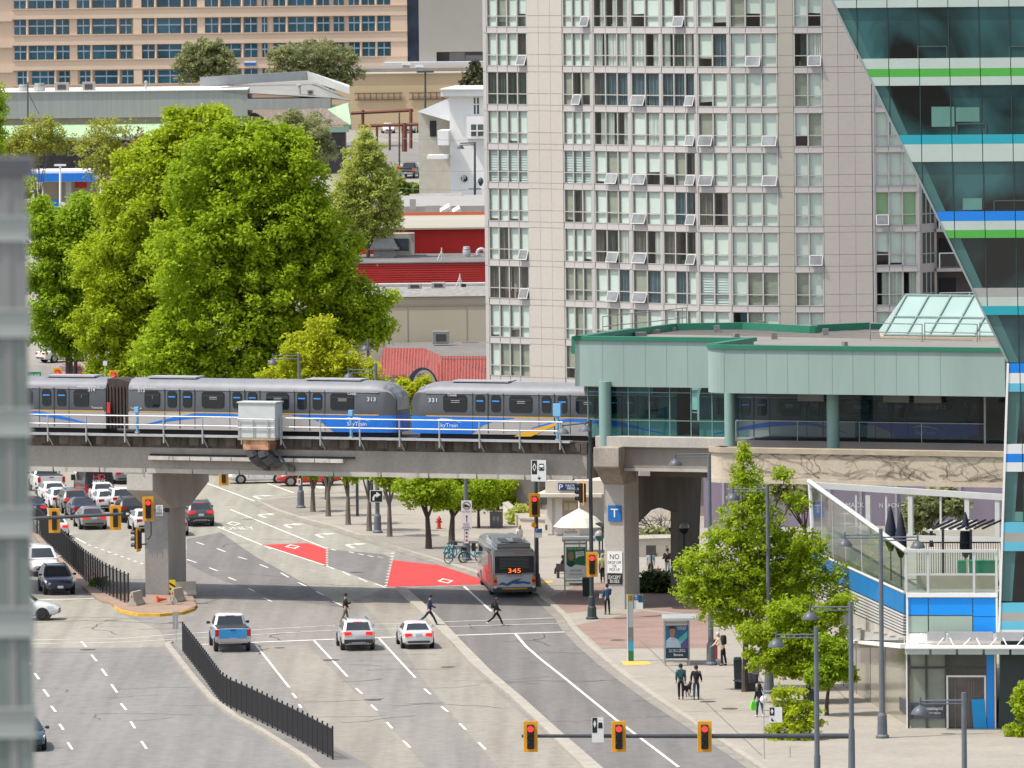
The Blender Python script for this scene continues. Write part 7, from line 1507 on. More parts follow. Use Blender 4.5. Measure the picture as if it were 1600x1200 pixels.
# ================================================================ people and the dog (local frame: x forward, y left)
def skinned(name,V_,E_,Rr,m,parent,root=0,lv=1):
 me=bpy.data.meshes.new(name);me.from_pydata(V_,E_,[]);me.materials.append(m);o=link(name,me,parent)
 sk=o.modifiers.new('skin','SKIN');sk.use_smooth_shade=True;lay=me.skin_vertices[0]if me.skin_vertices else None
 if lay is None:
  import bmesh;bm=bmesh.new();bm.from_mesh(me);bm.verts.layers.skin.verify();bm.to_mesh(me);bm.free();lay=me.skin_vertices[0]
 for i,q in enumerate(Rr):lay.data[i].radius=(q if isinstance(q,tuple)else(q,q));lay.data[i].use_root=(i==root)
 ss_=o.modifiers.new('sub','SUBSURF');ss_.levels=ss_.render_levels=lv;return o
SKIN=mat('skin',(.42,.25,.18),.6,.04,6);SKIN2=mat('skin deep',(.22,.12,.08),.6,.04,6)
HAIRK=mat('hair dark',(.018,.013,.011),.7,.1,8);HAIRB=mat('hair blond',(.40,.30,.16),.7,.1,8);HAIRR=mat('hair auburn',(.10,.03,.02),.7,.1,8)
def cloth(n,c):return mat('cloth '+n,c,.9,.14,4)
def person(label,loc,head,top,legs,shoes,hair=HAIRK,hairlen=0,legsw=(0,0),knee=(5,5),arms=((0,15),(0,15)),lean=0,sit=False,h=1.74,skin=SKIN,hood=False,hairbun=False,group=None,out=6):
 k=h/1.74;r=thing('person',label,'person',loc,head,group);R=math.radians;r.scale=(k,k,k)
 base=.93
 def leg(s,a,b):
  hp=np.array([0,s*.095,base]);
  if sit:kn=hp+[.42,0,.02];an=kn+[.05,0,-.42]
  else:kn=hp+np.array([math.sin(R(a)),0,-math.cos(R(a))])*.44;c=a-b;an=kn+np.array([math.sin(R(c)),0,-math.cos(R(c))])*.43
  f=an+[.17,s*.02,-.05];f[2]=max(f[2],an[2]-.06);return hp,kn,an,f
 L=[leg(1,legsw[0],knee[0]),leg(-1,legsw[1],knee[1])]
 low=min(l[2][2]for l in L)-.075
 dz=np.array([0,0,(-.0 if not sit else 0)-low])
 def up(z,x=0.):return np.array([x+(z-base)*math.tan(R(lean)),0,z])
 chest,neck,hb,ht=up(1.33),up(1.47),up(1.55,.015),up(1.675,.03)
 def arm(s,sw,el):
  sh=up(1.41)+[0,s*.185,0];e=sh+np.array([math.sin(R(sw)),s*math.sin(R(out)),-math.cos(R(sw))])*.28;c=sw+el;w_=e+np.array([math.sin(R(c)),-s*.08 if el>50 else s*.03,-math.cos(R(c))])*.25
  d=(w_-e)/np.linalg.norm(w_-e);return sh,e,w_,d
 A=[arm(1,*arms[0]),arm(-1,*arms[1])]
 V_=[up(base),up(1.12),chest,neck,hb,ht,ht+[.095,0,-.055],ht+[0,.078,-.06],ht+[0,-.078,-.06]];E_=[(0,1),(1,2),(2,3),(3,4),(4,5),(5,6),(5,7),(5,8)]
 Q_=[(.13,.10),(.12,.09),(.14,.10),.055,(.07,.08),(.075,.09),.014,.016,.016]
 for s,(sh,e,w_,d)in zip((1,-1),A):
  i=len(V_);V_+=[sh,e,w_,w_+d*.05];Q_+=[.055,.042,.028,(.03,.02)];E_+=[(2,i),(i,i+1),(i+1,i+2),(i+2,i+3)]
  for f in range(4):j=len(V_);p=w_+d*.075+np.array([0,.022*(f-1.5),0]);ln=(.03,.04,.042,.036)[f];V_+=[p,p+d*ln+[.012*(f-1),0,.0],p+d*ln*1.6+[.02,0,.004]];Q_+=[.009,.009,.008];E_+=[(i+3,j),(j,j+1),(j+1,j+2)]
  j=len(V_);V_+=[w_+d*.035+[.035,0,.0],w_+d*.065+[.045,0,.0]];Q_+=[.01,.009];E_+=[(i+2,j),(j,j+1)]
 for hp,kn,an,f in L:i=len(V_);V_+=[hp,kn,an,f];Q_+=[.08,.055,.038,.03];E_+=[(0,i),(i,i+1),(i+1,i+2),(i+2,i+3)]
 S=lambda pts:[tuple(np.array(p)+dz)for p in pts]
 skinned('body',S(V_),E_,Q_,skin,r)
 V_=[up(base-.06),up(1.12),chest,up(1.46)];E_=[(0,1),(1,2),(2,3)];Q_=[(.155,.125),(.155,.12),(.175,.13),(.085,.08)]
 for sh,e,w_,d in A:i=len(V_);V_+=[sh,e,w_-d*.01];Q_+=[.078,.062,.05];E_+=[(2,i),(i,i+1),(i+1,i+2)]
 skinned('jacket',S(V_),E_,Q_,top,r,1)
 V_=[up(base+.03),up(base-.0)];E_=[(0,1)];Q_=[(.145,.11),(.14,.115)]
 for hp,kn,an,f in L:i=len(V_);V_+=[hp-[0,0,.04],kn,an+[0,0,.02]];Q_+=[.1,.07,.058];E_+=[(1,i),(i,i+1),(i+1,i+2)]
 skinned('trousers',S(V_),E_,Q_,legs,r,1)
 for hp,kn,an,f in L:skinned('shoe',S([an+[-.045,0,-.03],an+[.06,0,-.035],f+[0,0,-.0]]),[(0,1),(1,2)],[.05,.046,.04],shoes,r,1)
 c=ht+dz;mb=MB();mb.lathe((c[0]-.018,c[1],c[2]-.03),[(.100,-.05),(.106,0),(.098,.06),(.07,.105),(.02,.125)],12);mb.build('hair',hair if not hood else top,r,False,smooth=60)
 if hairlen:mb=MB();mb.loft([[(c[0]-.055+a*.05,c[1]+b*w_,z)for a,b in((-1,-1),(.4,-1),(.4,1),(-1,1))]for w_,z in((.08,c[2]+.03),(.10,c[2]-.1),(.10,c[2]-.1-hairlen),(.05,c[2]-.14-hairlen))]);mb.build('long_hair',hair,r,False,smooth=60)
 if hairbun:mb=MB();mb.lathe((c[0]-.12,c[1],c[2]+.0),[(.01,-.05),(.05,-.02),(.05,.03),(.01,.05)],8);mb.build('hair_bun',hair,r,False,smooth=60)
 for s in(-1,1):mb=MB();mb.box((c[0]+.078,c[1]+s*.03,c[2]-.035),(.012,.02,.012));mb.build('eye',SIGNK,r,False)
 mb=MB();mb.box((c[0]+.075,c[1],c[2]-.105),(.012,.05,.012));mb.build('mouth',mat('lips',(.25,.09,.08),.6,0),r,False)
 r['_w']=[float(x)for x in(A[1][2]+dz)];r['_b']=[float(x)for x in(chest+dz)]
 return r
def held(name,label,cat,p,key,off,build):
 h=p.rotation_euler.z;k=p.scale[0];v=np.array(p[key])*k+np.array(off);w_=np.array([p.location[0]+v[0]*math.cos(h)-v[1]*math.sin(h),p.location[1]+v[0]*math.sin(h)+v[1]*math.cos(h),p.location[2]+v[2]])
 r=thing(name,label,cat,w_,h);build(r);return r
def backpack(m,w_=.3,hh=.45):
 def f(r):
  mb=MB();mb.loft([[(x,y,z)for x,y in((-.1*q,-w_/2*q),(.06,-w_/2*q),(.06,w_/2*q),(-.1*q,w_/2*q))]for z,q in((-hh/2,.85),(-hh/2+.05,1),(hh/2-.1,1),(hh/2,.7))]);mb.build('pack',m,r,False,smooth=50)
  mb=MB();mb.box((-.115,0,-.08),(.05,w_*.75,.2));mb.build('pocket',m,r,False,bevel=.02);
  for s in(-1,1):mb=MB();mb.path([(.05,s*.1,.2),(.15,s*.11,.24),(.26,s*.11,.1),(.2,s*.13,-.15),(.05,s*.13,-.2)],.014,4);mb.build('strap',m,r,False)
 return f
CB,CK,CJ=cloth('black',(.014,.014,.016)),cloth('charcoal',(.03,.03,.034)),cloth('jeans',(.03,.045,.08));CN=cloth('navy',(.025,.03,.075));CO=cloth('olive',(.14,.13,.075));CT=cloth('teal',(.03,.12,.115));CBL=cloth('blue',(.03,.075,.17));CC_=cloth('cream',(.60,.52,.38));CLJ=cloth('light jeans',(.30,.38,.47));SHW=mat('shoe white',(.7,.7,.7),.6,.05);SHK=mat('shoe black',(.02,.02,.022),.6,.1)
P=lambda x,y,z=.016:(G(x,y,z))
p1=person('person in black jacket and olive trousers looking at a phone behind the silver crossover',P(540,975),.05,CB,CO,SHK,legsw=(14,-14),knee=(8,12),arms=((10,20),(25,85)),h=1.78)
held('phone','dark phone held by the person in olive trousers','phone',p1,'_w',(.07,0,.07),lambda r:(lambda mb:(mb.box((0,0,0),(.015,.075,.15)),mb.build('phone_body',SIGNK,r,False),(lambda m2:(m2.box((-.009,0,0),(.004,.065,.13)),m2.build('screen',mat('phone screen',(.06,.08,.1),.1,0),r,False)))(MB())))(MB()))
person('tall person in navy hooded jacket and jeans striding across the lane divider',P(671,978,.1),.02,CN,CJ,SHK,hair=CN,legsw=(30,-34),knee=(6,18),arms=((-15,20),(20,50)),h=1.9,lean=4,hood=True)
p3=person('woman in black with white shoes and a small backpack on the crosswalk',P(776,978),.03,CB,CB,SHW,hair=HAIRR,hairbun=True,legsw=(28,-30),knee=(6,22),arms=((-20,12),(18,30)),h=1.68,hairlen=.12)
held('backpack','small black backpack on the woman with white shoes','backpack',p3,'_b',(-.19,0,.0),backpack(CK,.26,.38))
person('seated person in black with white shoes on a bench beyond the bus',(G(879,903)[0],G(879,900)[1],.02),math.pi-.1,CB,CB,SHW,sit=True,arms=((25,40),(25,40)),h=1.7,hairlen=.15,lean=-4)
p5=person('man in blue jacket seen from behind at the foot of the T pier',P(949,960,.15),math.pi/2+.3,CBL,CB,SHK,arms=((10,40),(15,60)),legsw=(4,-4),h=1.76)
held('paper_sheet','folded white paper sheet held by the man in the blue jacket','paper',p5,'_w',(.05,.42,-.05),lambda r:(lambda mb:(mb.hexa([(0,-.1,-.12),(.1,-.1,-.12),(.1,.1,-.12),(0,.1,-.12)],[(.02,-.1,.12),(.06,-.1,.12),(.06,.1,.12),(.02,.1,.12)]),mb.build('sheet',SIGNW,r,False)))(MB()))
p6=person('person in teal jacket and black trousers walking the black dog',P(1064,1093,.15),math.pi/2-.05,CT,CB,SHK,legsw=(12,-12),knee=(6,14),arms=((8,15),(-8,15)),h=1.84)
held('backpack','teal blue backpack on the person walking the black dog','backpack',p6,'_b',(-.2,0,-.05),backpack(cloth('deep teal',(.02,.07,.09))))
person('person in black jacket and dark jeans right of the black dog',P(1088,1093,.15),math.pi/2-.12,CB,CJ,SHK,legsw=(-10,12),knee=(12,6),arms=((-6,40),(6,40)),h=1.76,out=14)
d=thing('dog','black dog walking on the pavement between two people','dog',P(1074,1088,.15),math.pi/2-.5);CDG=mat('dog coat',(.018,.016,.015),.8,.2,6)
V_=[(-.28,0,.5),(-.05,0,.47),(.18,0,.48),(.30,0,.58),(.37,0,.68),(.50,0,.66),(.58,0,.645),(.34,.05,.77),(.34,-.05,.77),(-.42,0,.58),(-.52,0,.68)];E_=[(0,1),(1,2),(2,3),(3,4),(4,5),(5,6),(4,7),(4,8),(0,9),(9,10)];Q_=[.10,.095,.125,.08,.075,.045,.03,.025,.025,.03,.012]
for s in(-1,1):
 i=len(V_);V_+=[(.2,s*.08,.36),(.19+s*.04,s*.08,.2),(.2+s*.08,s*.08,.03),(.25+s*.08,s*.08,.025)];Q_+=[.05,.03,.024,.026];E_+=[(2,i),(i,i+1),(i+1,i+2),(i+2,i+3)]
 i=len(V_);V_+=[(-.24,s*.08,.36),(-.36-s*.05,s*.08,.2),(-.32-s*.06,s*.08,.03),(-.27-s*.06,s*.08,.025)];Q_+=[.065,.032,.024,.026];E_+=[(0,i),(i,i+1),(i+1,i+2),(i+2,i+3)]
skinned('body',V_,E_,Q_,CDG,d,1);mb=MB();mb.lathe((.3,0,.57),[(.088,-.02),(.088,.02)],12);mb.build('collar',RED,d,False)
r=thing('dog_leash','thin dark leash between the teal jacket person and the dog','leash',P(1070,1090,.15));a=np.array(P(1067.5,1092,.15))+[0,.1,.82];b=np.array(P(1074.5,1087,.15))+[0,.1,.6];mb=MB();mb.path([tuple(a),tuple((a+b)/2-[0,0,.12]),tuple(b)],.012,4);mb.build('strap',BLACK,r)
p9=person('person in cream jacket bending forward beside the dark lamp pedestal',P(1130,1040,.15),math.pi-.5,CC_,CB,SHK,lean=22,arms=((30,25),(25,30)),h=1.78,legsw=(4,-6),hair=mat('cap cream',(.55,.5,.4),.8,.05))
held('backpack','black backpack on the bending person in cream','backpack',p9,'_b',(-.2,0,.02),backpack(CB,.32,.5))
p10=person('woman with long black hair and blue jeans carrying bags by the lane sign',P(1187,1120,.15),math.pi/2+.5,CB,cloth('denim',(.02,.06,.15)),SHW,hairlen=.3,legsw=(10,-12),knee=(5,12),arms=((4,25),(4,20)),h=1.68)
held('green_bag','neon green shopping bag at the side of the long haired woman','bag',p10,'_w',(.0,.5,-.28),lambda r:(lambda mb:(mb.loft([[(x*q,y*q,z)for x,y in((-.06,-.16),(.06,-.16),(.06,.16),(-.06,.16))]for z,q in((-.25,.8),(-.1,1.1),(.12,.9),(.25,.25))]),mb.build('bag_body',mat('neon green',(.16,.72,.03),.5,.1),r,False,smooth=50),(lambda m:(m.path([(0,-.05,.22),(0,0,.34),(0,.05,.22)],.012,4),m.build('bag_handle',mat('neon green',())if 0 else MATS['neon green'],r,False)))(MB())))(MB()))
held('white_bag','puffy white shoulder bag on the long haired woman','bag',p10,'_b',(-.2,-.12,-.42),lambda r:(lambda mb:(mb.lathe((0,0,0),[(.03,-.2),(.17,-.1),(.2,.05),(.12,.18),(.03,.22)],10),mb.build('bag_body',SIGNW,r,False,smooth=60),(lambda m:(m.path([(.0,0,.2),(.12,.05,.5),(.2,.1,.55)],.012,4),m.build('strap',SIGNW,r,False)))(MB())))(MB()))
person('person in black top and pale jeans standing before the retaining wall',P(1043,902,.15),-math.pi/2-.4,CB,CLJ,SHW,arms=((15,60),(15,75)),h=1.76)
person('person in pale blue top partly hidden by the small sign board',P(1017,904,.15),-math.pi/2,cloth('pale blue',(.34,.45,.52)),CB,SHK,h=1.74)
person('person in yellow green vest behind the signal pole by the shelter',P(942,910,.15),math.pi/2,cloth('vest',(.42,.44,.18)),CB,SHK,h=1.74,hair=HAIRB)
person('blond person whose head shows just above the bus roof',P(812,862,.15),math.pi/2+.6,cloth('white',(.55,.55,.52)),CJ,SHW,h=1.7,hair=HAIRB,hairlen=.12)
p_=person('person in black peeking out right of the T pier',P(991,918,.15),0,CB,CB,SHK,h=1.74)
for o in list(SC.objects):
 for kk in('_w','_b'):
  if kk in o:del o[kk]
  # ================================================================ signals, lamps, signs, fences and street furniture
LENS={'red':mat('lamp red lit',(1,.035,.03),.4,0,emit=1.4),'off':mat('lamp off',(.03,.026,.02),.3,.1,4)}
def signal(label,c,s=1.,face='front',rz=0.,group='traffic signals',lit=0):
 """c: centre of the head in world; front faces the camera (-y)"""
 r=thing('traffic_signal',label,'traffic light',c,{'front':0,'back':math.pi,'left':-math.pi/2}[face]+rz,group);W=False
 mb=MB();pts=[(-.33,-.72),(.33,-.72),(.33,.72),(-.33,.72)];o=[(x,.03,z)for x,z in pts];f=[(x,-.0,z)for x,z in pts]
 mb.hexa(f,o);mb.build('backplate',SIGY,r,W,bevel=.05)
 mb=MB();mb.box((0,-.09,0),(.33,.2,1.12));mb.box((0,.11,0),(.27,.16,1.08));mb.build('housing',BLACK,r,W,bevel=.03)
 for i,z in enumerate((.37,0,-.37)):
  mb=MB();mb.lathe((0,-.2,z),[(.14,-.01),(.14,.01)],16,axis='Y');le=mb.build('lens',LENS['red' if(i==0 and face=='front' and lit)else 'off'],r,W)
  mb=MB()
  for k in range(9):
   a0,a1=math.pi*(k-.8)/7.4,math.pi*(k+.2)/7.4;q=lambda a,y,rr:(rr*math.cos(a),y,z+rr*math.sin(a));mb.hexa([q(a0,-.19,.15),q(a1,-.19,.15),q(a1,-.19,.168),q(a0,-.19,.168)],[q(a0,-.42,.15),q(a1,-.42,.15),q(a1,-.42,.168),q(a0,-.42,.168)])
  mb.build('visor',BLACK,le,W)
 return r
def pole_at(mb,x,y0,y1,Y,r0,r1):mb.tube(D(x,y0,Y),D(x-(y0-y1)*.0,y1,Y),r0,r1,10)
# left mast arm with two heads seen from the back
r=thing('signal_mast','dark horizontal mast arm carrying two yellow backed signals near the left edge','signal mast',(D(38,990,463)[0],463,0));xb=D(38,900,463)[0];a=D(38,811,463);b=D(193,803,460)
mb=MB();mb.tube((xb,463,0),(xb,463,a[2]+.6),.14,.1,10);mb.build('pole',DGREY,r);mb=MB();mb.tube(a,b,.12,.09,10);mb.build('mast_arm',mat('mast dark',(.035,.04,.042),.5,.1),r)
mb=MB();mb.lathe((xb,463,0),[(.35,0),(.3,.1),(.18,.5)],10);mb.build('pole_base',DGREY,r)
signal('yellow backed signal on the mast arm nearest the blurred pillar, seen from behind',np.array(D(84.5,814,462.6))+[0,.35,0],1,'back');signal('yellow backed signal at the tip of the left mast arm, seen from behind',np.array(D(180,809.5,460.6))+[0,.35,0],1,'back')
# signal and sign on the column
signal('red left turn signal mounted before the concrete column',D(231.5,795,474),1,'front',.05,lit=1)
r=thing('signal_bracket','dark bracket holding the left turn signal to the column','bracket',D(250,797,476));mb=MB();mb.tube(D(236,797,474.1),D(262,797,476.5),.05,n=6);mb.build('bar',DGREY,r);mb=MB();mb.path([D(236,815,475),D(236,836,475.5),D(232,842,476),D(227,842,476)],.04,6);mb.build('cable_hose',DGREY,r);mb=MB();p=D(261,797,476.4);mb.box(p,(.3,.25,.25));mb.build('clamp',BLACK,r)
FS=facing(249,797,474.2);r=plate('turn_sign','small white sign reading LEFT TURN SIGNAL beside the red signal','sign',FS,243.5,254.5,789,806,0,SIGNW);ptext('LEFT\nTURN\nSIGNAL',SIGNK,r,FS,244.5,253.5,791,804,.02)
signal('signal facing left beside the lower part of the column',D(216,843,472),1,'left',-.35)
r=thing('signal_bracket','short dark bracket of the left facing signal low on the column','bracket',D(222,850,473));mb=MB();mb.tube(D(215,851,472.2),D(229,850,476),.05,n=6);mb.build('bar',DGREY,r)
# bus lane signal pole
g=G(839,916,.15);r=thing('signal_pole','dark pole with bus lane sign and one red signal behind the bus','signal pole',g);zt=D(834,722,g[1])[2];mb=MB();mb.tube(g,(g[0]-.0,g[1],zt),.14,.11,10);mb.build('pole',DGREY,r);mb=MB();mb.lathe(g,[(.3,0),(.26,.1),(.2,.7),(.15,.8)],10);mb.build('pole_base',DGREY,r)
Yp=g[1]-.3;signal('red signal with yellow backplate on the pole behind the bus',D(835.2,789.5,Yp),1,'front',lit=1)
FS=Plane(GW.P(0,0,.9)[:2],GU);r=plate('bus_lane_sign','tall white sign with black diamond panel, bus symbol and down arrow','sign',FS,830,853,719,752,0,mat('sign grey white',(.58,.60,.60),.5,.03))
def spoly(r,pl,pts,d,m,name='symbol'):mb=MB();mb.poly([pl.P(*pl.V(x,y,d),d)for x,y in pts]);return mb.build(name,m,r)
spoly(r,FS,[(831,719.5),(839,719.5),(839,741),(831,741)],.01,SIGNK);[spoly(r,FS,q,.02,SIGNW)for q in([(835,723.5),(838,730),(835,736.5),(832,730)],)];spoly(r,FS,[(835,726),(836.7,730),(835,734),(833.3,730)],.03,SIGNK)
spoly(r,FS,[(842,726),(843,724.5),(849,724.5),(850,726),(850.5,734),(849.5,735.5),(842.5,735.5),(841.5,734)],.01,SIGNK);spoly(r,FS,[(843,726.5),(849,726.5),(849.3,730),(842.7,730)],.02,SIGNW);[spoly(r,FS,[(x,731.8),(x+1.3,731.8),(x+1.3,733),(x,733)],.02,SIGNW)for x in(842.6,848)]
spoly(r,FS,[(841.7,744),(843,744),(843,746.7),(846,746),(842.4,750),(838.8,746),(841.7,746.7)],.01,SIGNK)
mb=MB();[mb.pb(FS,FS.T(841,y),FS.T(843,y),FS.Z(842,y+2),FS.Z(842,y),-.95,-.04)for y in(722,742)];mb.build('bracket',DGREY,r)
FS=facing(834,821,Yp);r=thing('warning_sign','small round yellow sign under the signal behind the bus','sign',D(834,821,Yp));mb=MB();mb.lathe(D(834,820.5,Yp),[(.16,-.02),(.16,.02)],16,axis='Y');mb.build('disc',SIGY,r);ptext('T',SIGNK,r,FS,833,835.2,818,823,.03)
r=plate('bus_stop_sign','blue and white bus stop sign on the pole behind the bus','sign',facing(841,833,Yp),836,847,826,840,0,SIGNW);F2=facing(841,833,Yp);spoly(r,F2,[(836.3,826.3),(846.7,826.3),(846.7,832),(836.3,832)],.01,BLUE);ptext('T',SIGNW,r,F2,837.5,840,827,831,.02)
# the corner pole with lamps, the low red signal, the side signal
g=G(925,967,.15);Yp=g[1];r=thing('signal_pole','tall dark corner pole with two dish lamps and a red signal by the crosswalk','signal pole',g);zt=D(921,656,Yp)[2]
mb=MB();mb.tube(g,(g[0],Yp,zt),.13,.10,10);mb.build('pole',mat('dark green pole',(.035,.05,.052),.5,.12),r);mb=MB();mb.lathe(g,[(.36,0),(.36,.08),(.27,.14),(.25,.65),(.2,.75),(.19,1.25),(.14,1.35)],12);mb.build('pole_base',mat('dark green pole',())if 0 else MATS['dark green pole'],r)
def dish(mb,c,R):mb.lathe(c,[(R,-.10),(R*.98,-.04),(R*.72,.12),(R*.35,.22),(R*.14,.26),(R*.12,.45)],14)
for x,y in((879,675),(914,671)):
 mb=MB();e=D(x,y-10,Yp);mb.tube(e,(g[0],Yp,e[2]+.15),.045,n=6);ar=mb.build('lamp_arm',DGREY,r);mb=MB();dish(mb,D(x,y,Yp),.38);mb.build('lamp_shade',POLE,ar,smooth=45)
Yp-=.32;signal('red signal with yellow backplate low on the corner pole',D(925,882,Yp),1,'front',lit=1);signal('side facing black signal high on the corner pole',D(910,770,Yp+.3),1,'left',.2)
# street lamps with one or two dish heads on straight arms
def lamp(label,x,ytop,Y,heads,hgt=None,group='street lamps',arm=9,sign=None):
 t=D(x,ytop,Y);z0=terrain_h(Y)if Y>620 else(.15 if Y<560 else 0);b=(t[0],Y,z0);r=thing('street_lamp',label,'street lamp',b,0,group);H_=t[2]
 mb=MB();mb.tube(b,(t[0],Y,z0+(H_-z0)*.42),.15,.14,10);mb.tube((t[0],Y,z0+(H_-z0)*.42),t,.115,.10,10);mb.build('pole',POLE,r);mb=MB();mb.lathe(b,[(.33,0),(.33,.1),(.25,.18),(.23,1.1),(.16,1.25)],12);mb.build('pole_base',POLE,r)
 for hx,hy in heads:
  c=D(hx,hy,Y);ya=hy-arm;e=D(hx,ya-5,Y);e2=D(hx,ya,Y);s=1 if t[0]>e[0]else-1;mb=MB();mb.tube(e,(t[0],Y,e[2]+.1*s*0),.04,n=6);mb.tube(e2,(t[0],Y,e2[2]),.035,n=6);mb.tube((e[0],Y,e[2]+.15),(c[0],Y,c[2]+.3),.045,n=6);ar=mb.build('lamp_arm',POLE,r)
  mb=MB();dish(mb,c,.37);mb.build('lamp_shade',mat('lamp dish',(.085,.095,.11),.45,.12,2),ar,smooth=45);mb=MB();mb.lathe((c[0],c[1],c[2]-.115),[(.3,0),(.3,.012)],12);mb.build('lamp_lens',mat('lamp lens',(.5,.5,.46),.4,.05),ar)
 return r
lamp('street lamp whose head hangs just left of the planter beam end',1108,709,431,[(1055.5,724)])
lamp('street lamp rising through the tall locust',1199,757,415,[(1145,778)]);lamp('tall street lamp with two heads before the terrace screen',1376,826,392,[(1320,850),(1434,853)])
lamp('street lamp left of the two headed lamp with its head over the lower locust',1329,940,356,[(1266,964)],arm=10);lamp('darker street lamp leftmost of the pair before the shop glass',1275,979,346,[(1213,1007)],arm=10);lamp('lowest street lamp before the shop door near the blue pylon',1506,1082,315,[(1438,1112)],arm=12)
lamp('street lamp at the far end of the plaza tree row',467,553,G(469,797)[1],[(426,567)],arm=6);lamp('street lamp behind the pale young maple with two heads',575,530,563,[(550,551),(571,545)],arm=5);lamp('street lamp in the tree row carrying the right turn sign',587,568,G(589,836)[1],[(545,589)],arm=6);lamp('street lamp carrying the truck signs beside the blue bicycles',726,600,G(731,879)[1],[(690,622)],arm=6)
Yp=G(589,836)[1]-.25;FS=facing(588,776,Yp);r=plate('turn_arrow_sign','square black sign with a white right turn arrow in the tree row','sign',FS,578,598,766,785,0,SIGNW);spoly(r,FS,[(579,767),(597,767),(597,784),(579,784)],.01,SIGNK)
spoly(r,FS,[(582,782),(582,777),(584.5,773),(588,771.5),(588,768.5),(595,773),(588,777.5),(588,775),(586,776),(585,778),(585,782)],.02,SIGNW)
Yp=G(469,797)[1]-.25;FS=facing(467,741,Yp);r=plate('lane_sign','black sign with white symbol just below the guideway by the red hatchback','sign',FS,459,477,733,746,0,SIGNK);spoly(r,FS,[(462,743),(465,743),(465,735),(462,735)],.01,SIGNW);FS=facing(467,753,Yp);r=plate('sticker_plate','white notice plate under the black lane sign','sign',FS,464,470,748,758,0,SIGNW);spoly(r,FS,[(466,750),(468.5,750),(468.5,755),(466,755)],.01,RED)
Yp=G(731,879)[1]-.25;FS=facing(729,800,Yp);r=plate('truck_route_sign','tall white truck route sign with green ring, arrow and exception text','sign',FS,721,737,782,827,0,SIGNW)
c=FS.V(729,790,.012);mb=MB();R1,R2=.25,.2
for k in range(20):a,b=2*math.pi*k/20,2*math.pi*(k+1)/20;mb.poly([FS.P(c[0]+q*math.cos(t),c[1]+q*math.sin(t),.012)for q,t in((R1,a),(R1,b),(R2,b),(R2,a))])
mb.build('ring',mat('ring green',(.01,.12,.07),.5,0),r);spoly(r,FS,[(725,788),(729.5,788),(729.5,789.5),(732,789.5),(733,791),(733,792.5),(725,792.5)],.012,SIGNK);spoly(r,FS,[(728.6,816),(729.6,816),(729.6,808),(731,808),(729.1,804.5),(727.2,808),(728.6,808)],.012,SIGNK);ptext('EXCEPT\nLOCAL\nDELIVERIES',SIGNK,r,FS,722,736,817.5,826,.012);ptext('NO TRUCKS',SIGNK,r,FS,723,735,798,801,.012)
FS=facing(729,838,Yp);r=plate('sticker_plate','white strip with stickers under the truck route sign','sign',FS,726,732,829,849,0,SIGNW);[spoly(r,FS,[(727.5,y),(730.5,y),(730.5,y+3),(727.5,y+3)],.01,RED if k else SIGNK)for k,y in enumerate((831,837,843))]
# signals and signs at the near mast below the picture and beyond the train
ym=368;r=thing('signal_mast','signal mast arm with three heads low in front of the bus lane','signal mast',(D(1330,1300,ym)[0],ym,0));px_=D(1330,1150,ym);mb=MB();mb.tube((px_[0],ym,0),(px_[0],ym,px_[2]+.3),.17,.12,10);mb.build('pole',DGREY,r);mb=MB();mb.tube(px_,D(815,1150,ym),.13,.08,10);mb.build('mast_arm',DGREY,r)
for x,lb in((829,'signal with yellow backplate leftmost on the near mast arm'),(967,'signal with yellow backplate at the middle of the near mast arm'),(1101,'signal with yellow backplate rightmost on the near mast arm')):signal(lb,D(x,1151,ym-.3),1,'front',lit=1)
FS=facing(934,1140,ym-.2);r=plate('bus_lane_sign','white and black bus lane sign hung on the near mast arm','sign',FS,925,943,1121,1160,0,SIGNW);spoly(r,FS,[(925.5,1121.5),(933,1121.5),(933,1145),(925.5,1145)],.01,SIGNK);spoly(r,FS,[(929.3,1125),(931.5,1131),(929.3,1137),(927,1131)],.02,SIGNW);spoly(r,FS,[(935,1129),(941,1129),(941.5,1138),(934.5,1138)],.01,SIGNK)
for x,y,lb in((90,584,'small far signal left of the dark poles above the train'),(177.5,588,'small far signal right of the dark poles above the train')):
 signal(lb,D(x,y+6,590),1,'front',lit=1);r=thing('signal_post','post of the '+lb.replace('small ',''),'signal post',(D(x,600,590.2)[0],590.2,0));p=D(x,y,590.3);mb=MB();mb.tube((p[0],590.3,0),p,.08,n=6);mb.build('pole',DGREY,r);mb=MB();mb.lathe((p[0],590.3,0),[(.2,0),(.12,.4)],8);mb.build('pole_base',DGREY,r)
signal('dark signal with yellow edge hanging just under the guideway near the white car',D(349.5,742,540),1,'back')
r=thing('signal_post','thin post of the signal hanging under the guideway','signal post',(D(350,790,540.6)[0],540.6,0));p=D(350,735,540.6);mb=MB();mb.tube((p[0],540.6,D(350,744,540.6)[2]),(p[0],540.6,p[2]+3),.06,n=6);mb.build('pole',DGREY,r);mb=MB();mb.tube((p[0],540.6,p[2]+3),(p[0]+9,540.6,p[2]+3.2),.07,n=6);mb.tube((p[0]+9,540.6,0),(p[0]+9,540.6,p[2]+3.3),.1,n=8);mb.build('mast_arm',DGREY,r)
FS=facing(53,587,590);r=plate('street_name_sign','green street name sign above the train beside the blurred pillar','sign',FS,43,64,581,591,0,mat('sign green',(.01,.22,.09),.5,.05));ptext('104 AVE',SIGNW,r,FS,45,62,584,589,.02)
